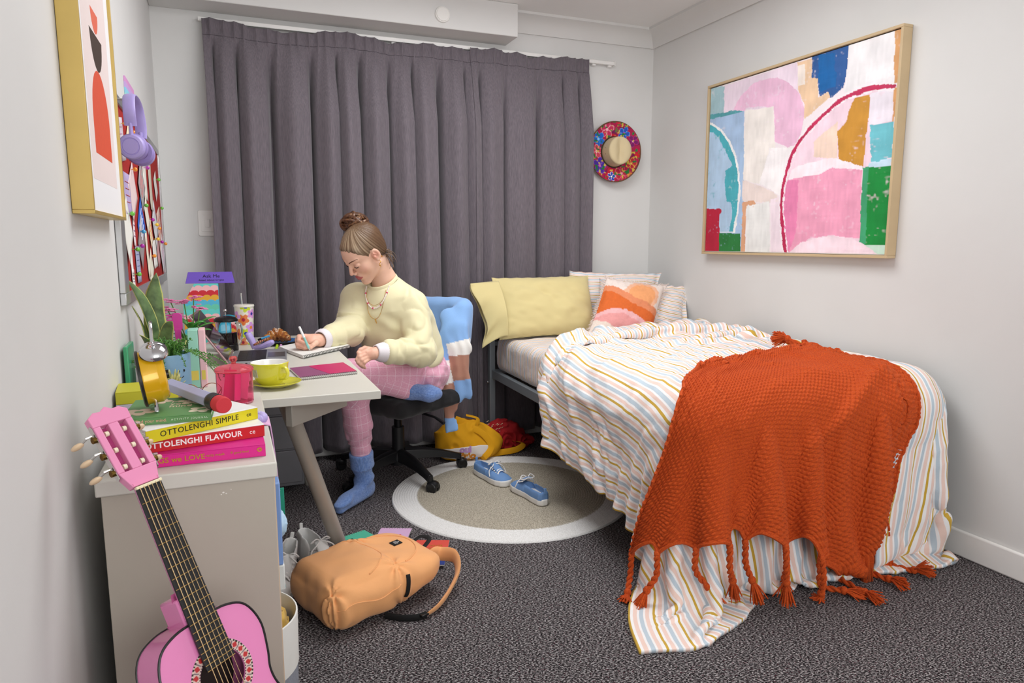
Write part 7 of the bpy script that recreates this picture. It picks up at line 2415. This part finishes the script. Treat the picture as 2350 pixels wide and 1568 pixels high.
# ------------------------------------------------------------------ peach backpack lying on its back
def backpack():
    ul = np.array([.93, .36, .06]); ul /= np.linalg.norm(ul)             # from base to top
    uw = np.cross([0, 0, 1.], ul); uw /= np.linalg.norm(uw)              # towards the far side
    un = np.cross(ul, uw)
    R = np.stack([ul, uw, un], 1); c = np.array([.385, 2.255, .088])
    root = thing('backpack', 'peach canvas backpack lying on its back on the carpet', 'backpack', (c[0], c[1], 0))
    def f(p):
        q = (p - c.astype(np.float32)) @ R.astype(np.float32)
        x, y, z = q[:, 0], q[:, 1], q[:, 2]
        taper = 1 - .22*np.clip((x-.02)/.22, 0, 1)**2
        tz = 1 - .38*np.clip((x+.05)/.28, 0, 1)**1.3
        d = s_box(np.stack([x, y/taper, z/tz], 1), (0, 0, 0), (.222, .172, .074), .066)*.85
        # front pocket: raised panel on the lower half
        pk = s_box(q, (-.080, .0, .048), (.122, .136, .040), .038)
        d = smin(d, pk, .018)
        w = vnoise(p*np.float32(9)); w2 = vnoise(p*np.float32(22))
        d = d + .007*w + .0035*w2
        # sag folds radiating from the pocket corners
        for (fx, fy) in ((.03, -.13), (.03, .12), (-.20, -.13)):
            r = np.hypot(x-fx, y-fy); an = np.arctan2(y-fy, x-fx)
            d = d + .006*np.sin(an*7 + 3*w)*np.exp(-(r/.065)**2)
        d = d + .0035*np.exp(-(np.abs(pk-.006)/.006)**2)*(x < .06)
        return smax(d, .006 - p[:, 2], .012)
    V, F = sdf_mesh(f, (.10, 1.98, 0), (.70, 2.55, .25), .0055)
    PEA = mat('peach_canvas', '#f0ad72', .8, bump=(420, .2, .001), var=(8, .05), sheen=.15)
    mesh_obj('shell', V, F, PEA, root, 'full')
    L = lambda x, y, z: c + R @ np.array([x, y, z])
    def onto(pts, off, dr=None):
        dr = (-un if dr is None else np.asarray(dr, float)).astype(np.float32)
        Q = np.array([L(*q) for q in pts]).astype(np.float32) - dr*.25
        for _ in range(90): Q = Q + dr*np.clip(f(Q) - off, -.004, .02)[:, None]*.8
        return Q.astype(float)
    BKW = mat('black_webbing', '#141414', .8, bump=(300, .3, .001))
    # zips
    a = np.linspace(-1.25, 1.25, 40)
    MB().tube(onto([(.030 + .150*math.cos(q), .128*math.sin(q), .06) for q in a], .0012), .0024, 6).build('main_zip', PEA, root)
    MB().tube(onto([(-.080 + .118*math.cos(q), .130*math.sin(q), .10) for q in np.linspace(-1.45, 1.45, 40)], .001), .0022, 6).build('pocket_zip', PEA, root)
    MB().tube(onto([(-.20 + .22*k/14, -.16, .012 + .010*math.sin(k*.5)) for k in range(15)], .001, uw), .0016, 5).build('side_seam', PEA, root)
    # side pocket with black elastic
    P = onto([(.050 - .012*t_, -.16, .040 - .075*t_) for t_ in np.linspace(0, 1, 16)], .002, uw)
    MB().tube(P, .0045, 8, flat=(1.6, .5)).build('pocket_elastic', BKW, root)
    # label
    lp = onto([(.128, .012, .08)], .0012)[0]
    g = np.stack([project(f, np.array([lp + ul*e]), .0)[0] for e in (-.02, .02)]); e1 = g[1]-g[0]; e1 /= np.linalg.norm(e1)
    g = np.stack([project(f, np.array([lp + uw*e]), .0)[0] for e in (-.02, .02)]); e2 = g[1]-g[0]; e2 -= e1*(e2 @ e1); e2 /= np.linalg.norm(e2)
    en = np.cross(e1, e2); RLb = np.stack([e1, e2, en], 1)
    lab = MB().box((-.017, -.017, 0), (.017, .017, .0015), RLb, lp).build('woven_label', BKW, root)
    RTx = np.stack([-e2, e1, en], 1)
    for k, w in enumerate((.016, .022, .020)):
        MB().box((-w/2, -.0009, .0016), (w/2, .0009, .0019), RTx, lp + e1*(-.006 + .005*k)).build('label_line', mat('label_white', '#d8d8d8', .7), lab, False)
    MB().ball(lp + e1*.010 + en*.0018, (.003, .003, .0006), 8).build('label_mark', mat('label_white'), lab)
    # grab loop, straps, webbing
    MB().tube(spline([L(.205, .035, .02), L(.245, .03, .035), L(.255, -.01, .035), L(.208, -.03, .02)], 20), .006, 8, flat=(1.5, .5)).build('grab_loop', BKW, root)
    MB().tube(onto([(-.02, .135, .055), (.01, .135, .06), (.03, .133, .058)], .003), .006, 8, flat=(1.5, .6)).build('side_tab', BKW, root)
    st = spline([L(.20, -.03, -.045), L(.255, -.02, -.02), (.665, 2.335, .075), (.700, 2.275, .085), (.690, 2.210, .058), (.640, 2.145, .030), (.585, 2.085, .018), (.535, 2.050, .014)], 46)
    MB().tube(st, np.interp(np.linspace(0, 1, 46), [0, .2, .8, 1], [.012, .018, .018, .008]), 10, flat=(1.35, .38), up=np.array([0, 0, 1.])).build('shoulder_strap', PEA, root)
    MB().tube(spline([(.535, 2.050, .014), (.500, 2.050, .012), (.455, 2.065, .012), (.41, 2.10, .012)], 20), .010, 8, flat=(1.2, .3), up=np.array([0, 0, 1.])).build('strap_webbing', BKW, root)
    MB().box((-.014, -.010, -.004), (.014, .010, .004), rotm('Z', 25), (.525, 2.048, .018)).build('buckle', mat('cap_black'), root, bevel=.002)
backpack()

# ------------------------------------------------------------------ notebooks under the backpack
def floor_book(label, c, rot, size, z, cols, coil=True, name='floor_notebook', flowers=False):
    root = thing(name, label, 'notebook', (c[0], c[1], z), rotm('Z', rot))
    w, h = size
    MB().box((-w/2, -h/2, 0), (w/2, h/2, .004)).build('pages', PAPER, root, False, world=False)
    y = -h/2; covs = []
    for k, (cx, fr) in enumerate(cols):
        o = MB().box((-w/2, y, .0041), (w/2, y + h*fr, .0052)).build('cover_panel', mat('nb_' + cx, '#' + cx, .45), root, False, world=False); y += h*fr
    if coil:
        for k in range(12):
            a = np.linspace(0, 2*np.pi, 10, endpoint=False); x = -w/2 + w*(k+.5)/12
            MB().tube(np.stack([a*0 + x, h/2 + .006*np.cos(a) - .002, .004 + .005*np.sin(a)], 1), .0009, 5, closed=True).build('coil', COILS, root, world=False)
    if flowers:
        rg = np.random.default_rng(3)
        for k in range(14):
            cx = ('f2f0ee', 'e0405a', '2f8a5a')[k % 3]
            MB().ball((rg.uniform(-w*.45, w*.45), rg.uniform(.0, h*.2), .0055), (.006, .006, .0006), 8).build('printed_blossom', mat('blos_' + cx, '#' + cx, .5), root, world=False)
    return root
floor_book('mint spiral notebook lying furthest left under the backpack', (.450, 2.700), 22, (.13, .20), .001, [('57bf9f', 1.)])
floor_book('lilac spiral notebook with a flowery band under the backpack', (.555, 2.672), -24, (.13, .22), .0062, [('e58aa8', .35), ('dfb6dc', .65)], flowers=True)
nb2 = floor_book('coral and navy notebook with gold lettering at the top of the backpack', (.655, 2.490), -22, (.155, .215), .0124, [('2c3f86', .38), ('e0574a', .62)], coil=False)
for k, s_ in enumerate(('NEVER', 'GIVE UP')):
    text_obj('cover_lettering', s_, .017, GOLDINK, nb2, np.array([.655, 2.490, .0178]) + rotm('Z', -22) @ np.array([.030, .055 - .022*k, 0]), rotm('Z', -22), align='CENTER')

# ------------------------------------------------------------------ tote bag and red garment by the curtain
def tote():
    root = thing('tote_bag', 'slumped yellow cotton tote bag with a printed panel by the curtain', 'bag', (1.2, 3.62, 0))
    YC = mat('yellow_cotton', '#eba711', .85, bump=(380, .25, .001), var=(9, .06))
    def f(p):
        w = vnoise(p*np.float32(11)); 
        rd = 1 - np.abs(vnoise(p*np.float32(9) + 4. + .6*w[:, None]))
        d = s_ell(p, (1.165, 3.64, .095), (.155, .12, .14), rotm('Y', 12))
        d = smin(d, s_ell(p, (1.27, 3.62, .075), (.125, .11, .085)), .05)
        d = d + .020*(.55 - rd**2) + .006*w
        return smax(d, .005 - p[:, 2], .01)
    V, F = sdf_mesh(f, (.97, 3.45, 0), (1.46, 3.80, .30), .006)
    mesh_obj('cotton_body', V, F, YC, root, 'full')
    # printed panel on the low front
    u, v = np.meshgrid(np.linspace(-1, 1, 20), np.linspace(-1, 1, 10), indexing='ij')
    px = 1.165 + .125*u; pz = .058 + .038*v*(1 - .35*u**2) + .006*u
    Q = np.stack([px, px*0 + 3.45, pz], -1).reshape(-1, 3).astype(np.float32)
    for _ in range(50): Q[:, 1] += np.clip(f(Q) - .0025, -.01, .03)*.8
    Q = Q.reshape(20, 10, 3)
    MB().grid(Q[::-1]).build('printed_panel', mat('panel_white', '#efe6e0', .8), root, 'full', solid=.001)
    for s_, size, x, z, cx in (('oui', .050, 1.150, .080, 'c79ad0'), ('Prio', .056, 1.160, .042, 'd98a2a')):
        o = text_obj('print_lettering', s_, size, mat('tote_' + cx, '#' + cx, .7), root, (x, 3.40, z), np.stack([[1, 0, 0], [0, 0, 1], [0, -1, 0]], 1), align='CENTER', bold=.003)
        n_ = len(o.data.vertices); v = np.zeros(n_*3); o.data.vertices.foreach_get('co', v); v = v.reshape(-1, 3) + np.array(MW[root.name].translation)
        lift = np.where(v[:, 1] < 3.40, .0045, .0032)
        Q = v.astype(np.float32)
        for _ in range(60): Q[:, 1] += np.clip(f(Q) - lift, -.01, .03)*.8
        o.data.vertices.foreach_set('co', (Q.astype(float) - np.array(MW[root.name].translation)).ravel())
    flat = lambda pts, nm: MB().tube(spline(pts, 44), .017, 8, flat=(1.0, .13), up=np.array([0, .3, 1.])).build(nm, YC, root)
    flat([(1.20, 3.55, .19), (1.26, 3.53, .15), (1.30, 3.515, .08), (1.255, 3.50, .03), (1.25, 3.56, .018), (1.36, 3.575, .020), (1.48, 3.59, .022), (1.535, 3.61, .045), (1.48, 3.635, .060), (1.37, 3.62, .085), (1.30, 3.60, .12)], 'handle')
    flat([(1.12, 3.60, .235), (1.17, 3.58, .215), (1.23, 3.58, .20), (1.25, 3.60, .225), (1.19, 3.62, .245)], 'handle')
tote()
RDG = mat('red_knit', '#a8161c', .85, bump=(300, .3, .002), var=(10, .1))
o = crumple('red_garment', 'red patterned garment crumpled beside the yellow tote bag', 'garment', (1.43, 3.685, .075), (.15, .075, .095), RDG, 7., .006, .035)
b = MB()
rg = np.random.default_rng(5)
for k in range(16):
    x = 1.33 + .02*(k % 5) + rg.normal(0, .006); z = .125 + .02*(k//5) + rg.normal(0, .004)
    b.tube([(x, 3.632 + .3*abs(x-1.38), z), (x+.012, 3.630 + .3*abs(x-1.38), z+.007)], .0016, 4)
b.build('cream_motif', mat('motif_cream', '#d8c8a8', .8), o)
o = crumple('red_sleeve', 'dark red striped sleeve trailing under the bed', 'garment', (1.56, 3.70, .035), (.085, .055, .035), RDG, 9., .006, .018)

# ================================================================== pink guitar leaning by the left wall
def guitar():
    Nn = np.array([-.142, 1.262, .801]); E = np.array([-.046, 1.178, .508])
    a = E - Nn; a /= np.linalg.norm(a); up = -a
    h = np.array([.616, -.788, 0]); n = h - a*(h @ a); n /= np.linalg.norm(n)
    s = np.cross(up, n)
    R = np.stack([s, up, n], 1)                     # local x right, y towards the head, z out of the front
    SC = .480
    root = thing('acoustic_guitar', 'pink acoustic guitar leaning between the left wall and the bookcase', 'guitar', tuple(Nn + a*.60))
    W = lambda x, y, z: Nn + R @ np.array([x, y, z])
    PK = mat('pink_lacquer', '#e483b8', .16, coat=.6, var=(5, .02)); PKM = mat('pink_satin', '#e58fb6', .35, var=(5, .02))
    BK = mat('black_binding', '#1b191b', .35)
    FB = mat('black_fretboard', '#1c1b1d', .5, bump=(90, .1))
    TY = -.240                                       # body joint
    half = spline([(0, 0), (.045, -.001), (.080, -.018), (.0955, -.060), (.089, -.108), (.080, -.142), (.086, -.178), (.112, -.222), (.130, -.270), (.122, -.316), (.085, -.344), (.035, -.352), (0, -.3525)], 70)
    out = np.concatenate([half, (half[1:-1]*[-1, 1])[::-1]])
    DEP = .070; zt = -.004
    k = len(out)
    def slab(nm, z0, z1, m, sc=1.):
        V = [W(x*sc, TY + y, z0) for x, y in out] + [W(x*sc, TY + y, z1) for x, y in out]
        return V
    # sides
    Vs = slab('', zt-DEP, zt, None)
    mesh_obj('body_sides', Vs, [(j, k+j, k+(j+1) % k, (j+1) % k) for j in range(k)], PK, root)
    hole_c = (0, -.340)
    # soundboard with a round hole: ring fan from hole to outline
    hr = .040; an = np.arctan2(out[:, 1] + TY - hole_c[1], out[:, 0])
    inner = [(hole_c[0] + hr*math.cos(t), hole_c[1] + hr*math.sin(t)) for t in an]
    V = [W(x, TY + y, zt) for x, y in out] + [W(x, y, zt) for x, y in inner] + [W(x, y, zt-.003) for x, y in inner]
    F = [(j, (j+1) % k, k+(j+1) % k, k+j) for j in range(k)] + [(k+j, k+(j+1) % k, 2*k+(j+1) % k, 2*k+j) for j in range(k)]
    mesh_obj('soundboard', V, F, PK, root)
    mesh_obj('back_plate', [W(x, TY + y, zt-DEP) for x, y in out], [tuple(range(k))[::-1]], PK, root)
    mesh_obj('sound_hole_floor', [W(hole_c[0]+.06*math.cos(t), hole_c[1]+.06*math.sin(t), zt-DEP+.004) for t in np.linspace(0, 6.28, 30)], [tuple(range(30))], mat('hole_dark', '#2a1a18', .8), root, False)
    for z in (zt, zt-DEP):
        MB().tube([W(x, TY + y, z) for x, y in out], .0021, 6, closed=True).build('binding', BK, root)
    # rosette
    nr, na = 14, 300
    rr, tt = np.meshgrid(np.linspace(hr+.0005, hr+.0155, nr), np.linspace(0, 2*np.pi, na, endpoint=False), indexing='ij')
    P = np.array([[W(hole_c[0] + rr[i, j]*math.cos(tt[i, j]), hole_c[1] + rr[i, j]*math.sin(tt[i, j]), zt+.0006) for j in range(na)] for i in range(nr)])
    f = (rr-hr)/.0155; cell = (tt*22/(2*np.pi)) % 1
    col = np.zeros((nr, na, 3)) + c3('#d8b8b0')
    col[(f < .18) | (f > .84)] = c3('#2a1e20'); dots = ((f < .18) | (f > .84)) & (((tt*60/(2*np.pi)) % 1) < .4); col[dots] = c3('#d8c8b8')
    midb = (f > .24) & (f < .78); col[midb & (np.abs(cell-.5) + np.abs(f-.5)*.9 < .36)] = c3('#b8282c'); col[midb & (np.abs(cell-.5) > .42)] = c3('#7a6a70')
    o = MB().grid(P, closed_v=True).build('rosette', mat('rosette_print', vcol=True, rough=.35), root, 'full'); setcol(o, col.reshape(-1, 3))
    # neck, heel and fretboard
    wn, we = .0215, .0265; LFB = SC*(1 - 2**(-19/12))
    fw = lambda y: wn + (we-wn)*(-y/LFB)
    ys = np.linspace(0, -LFB, 20)
    MB().grid(np.array([[W(-fw(y), y, .0), W(-fw(y), y, .0045), W(fw(y), y, .0045), W(fw(y), y, .0)] for y in ys]), closed_v=True).build('fretboard', FB, root)
    MB().grid(np.array([[W(fw(y)*math.cos(t)*1.0, y, .0 - .019*max(0, math.sin(-t))) for t in np.linspace(0, -math.pi, 12)] for y in np.linspace(.01, TY+.01, 16)])).build('neck', PK, root)
    hv = [[W(x*fw(-.2)*1.05, TY + .002 + yy, z) for x in (-1, -.6, .6, 1)] for yy, z in ((.055, -.014), (.030, -.022), (.012, -.040), (.004, -.062))]
    MB().grid(np.array(hv)).grid(np.array([[W(sx*fw(-.2)*1.05, TY + .002 + yy, z) for yy, z in ((.055, -.014), (.030, -.022), (.012, -.040), (.004, -.062), (.0, -.062))] + [] for sx in (-1, 1)])).build('heel', PK, root)
    MB().prism([(-fw(-.2)*1.05, 0), (fw(-.2)*1.05, 0), (fw(-.2)*1.05, .05), (-fw(-.2)*1.05, .05)], -.062, -.006, R, W(0, TY - .004, 0)).build('heel_block', PK, root, bevel=.004)
    FRM = mat('brass_wire', '#c9a66a', .3, metal=.9)
    for i in range(1, 20):
        y = -SC*(1 - 2**(-i/12)); MB().cyl(W(-fw(y), y, .005), W(fw(y), y, .005), .0008, n=6).build('fret', FRM, root)
    nut = MB().box((-.0225, -.002, .0), (.0225, .003, .0075), R, Nn).build('nut', mat('bone', '#ece0bc', .4), root, bevel=.001)
    STW = mat('string_wound', '#c7a77c', .3, metal=.7)
    for j in range(6):
        x0 = (-.0172 + .00688*j); x1 = (-.0215 + .0086*j)
        MB().cyl(W(x0, 0, .0076), W(x1, -SC, .0085), (.0008 if j < 3 else .0006), n=5).build('string', STW, root)
    MB().box((-.060, -SC-.012, zt), (.060, -SC+.010, zt+.008), R, Nn).build('bridge', BK, root, bevel=.003)
    # slotted headstock, tipped back
    RH = R @ rotm('X', -13); H = lambda x, y, z: Nn + R @ np.array([0, .004, 0]) + RH @ np.array([x, y, z])
    LH = .150
    b = MB()
    def hbox(x0, x1, y0, y1): b.box((x0, y0, -.016), (x1, y1, .0), RH, Nn + R @ np.array([0, .004, 0]))
    hbox(-.033, -.0215, .030, .118); hbox(.0215, .033, .030, .118); hbox(-.0085, .0085, .030, .118)
    b.prism([(-.0225, 0), (.0225, 0), (.033, .030), (-.033, .030)], -.016, 0, RH, Nn + R @ np.array([0, .004, 0]))
    b.prism([(-.033, .118), (.033, .118), (.034, .136), (.022, .144), (.010, .143), (0, .150), (-.010, .143), (-.022, .144), (-.034, .136)], -.016, 0, RH, Nn + R @ np.array([0, .004, 0]))
    b.build('headstock', PKM, root, bevel=.0012)
    b = MB()
    for sx in (-1, 1): b.box((sx*.015-.0066, .031, -.0158), (sx*.015+.0066, .117, -.013), RH, Nn + R @ np.array([0, .004, 0]))
    b.build('slot_floor', mat('slot_magenta', '#a83a72', .5), root, False)
    CHm = mat('tuner_chrome', '#d2d0cc', .2, metal=1.); ROL = mat('ivory', '#eee2c6', .4); BRG = mat('tuner_brass', '#7a6230', .3, metal=1.)
    for sx in (-1, 1):
        MB().prism(rect_round(.0102, .104, .005), 0, .0016, RH @ np.array([[0, 0, sx], [0, 1, 0], [-sx, 0, 0]]), H(sx*.0331, .072, -.008)).build('tuner_plate', CHm, root)
        for j in range(3):
            y = .040 + .032*j
            MB().cyl(H(sx*.0122, y, -.007), H(sx*.0180, y, -.007), .0046, n=12).build('string_roller', ROL, root)
            tb = MB().cyl(H(sx*.034, y-.004, -.008), H(sx*.040, y-.004, -.008), .0055, n=12).build('worm_gear', BRG, root)
            MB().cyl(H(sx*.037, y+.004, -.008), H(sx*.046, y+.004, -.012), .0026, n=8).cyl(H(sx*.044, y+.004, -.012), H(sx*.050, y+.002, -.022), .0022, n=8).build('tuner_shaft', CHm, tb)
            MB().ball(H(sx*.054, y+.001, -.030), (.0085, .0048, .012), 12, RH @ rotm('Y', sx*-22)).build('tuner_button', mat('cream_button', '#e6c9a6', .4), tb)
    # stand carrying the tail, below the picture
    t = thing('guitar_stand', 'low wooden stool carrying the guitar below the picture', 'stool', (.03, 1.11, 0))
    e = Nn + a*(.5925) + n*(-.037)
    top = e[2] - .030
    MB().box((e[0]-.11, e[1]-.11, top-.022), (e[0]+.11, e[1]+.11, top)).build('seat', mat('stool_pine', '#c79c66', .55), t, bevel=.004)
    for sx in (-1, 1):
        for sy in (-1, 1):
            MB().cyl((e[0]+sx*.08, e[1]+sy*.08, top-.022), (e[0]+sx*.10, e[1]+sy*.10, 0), .013, n=12).build('leg', mat('stool_pine'), t)
guitar()
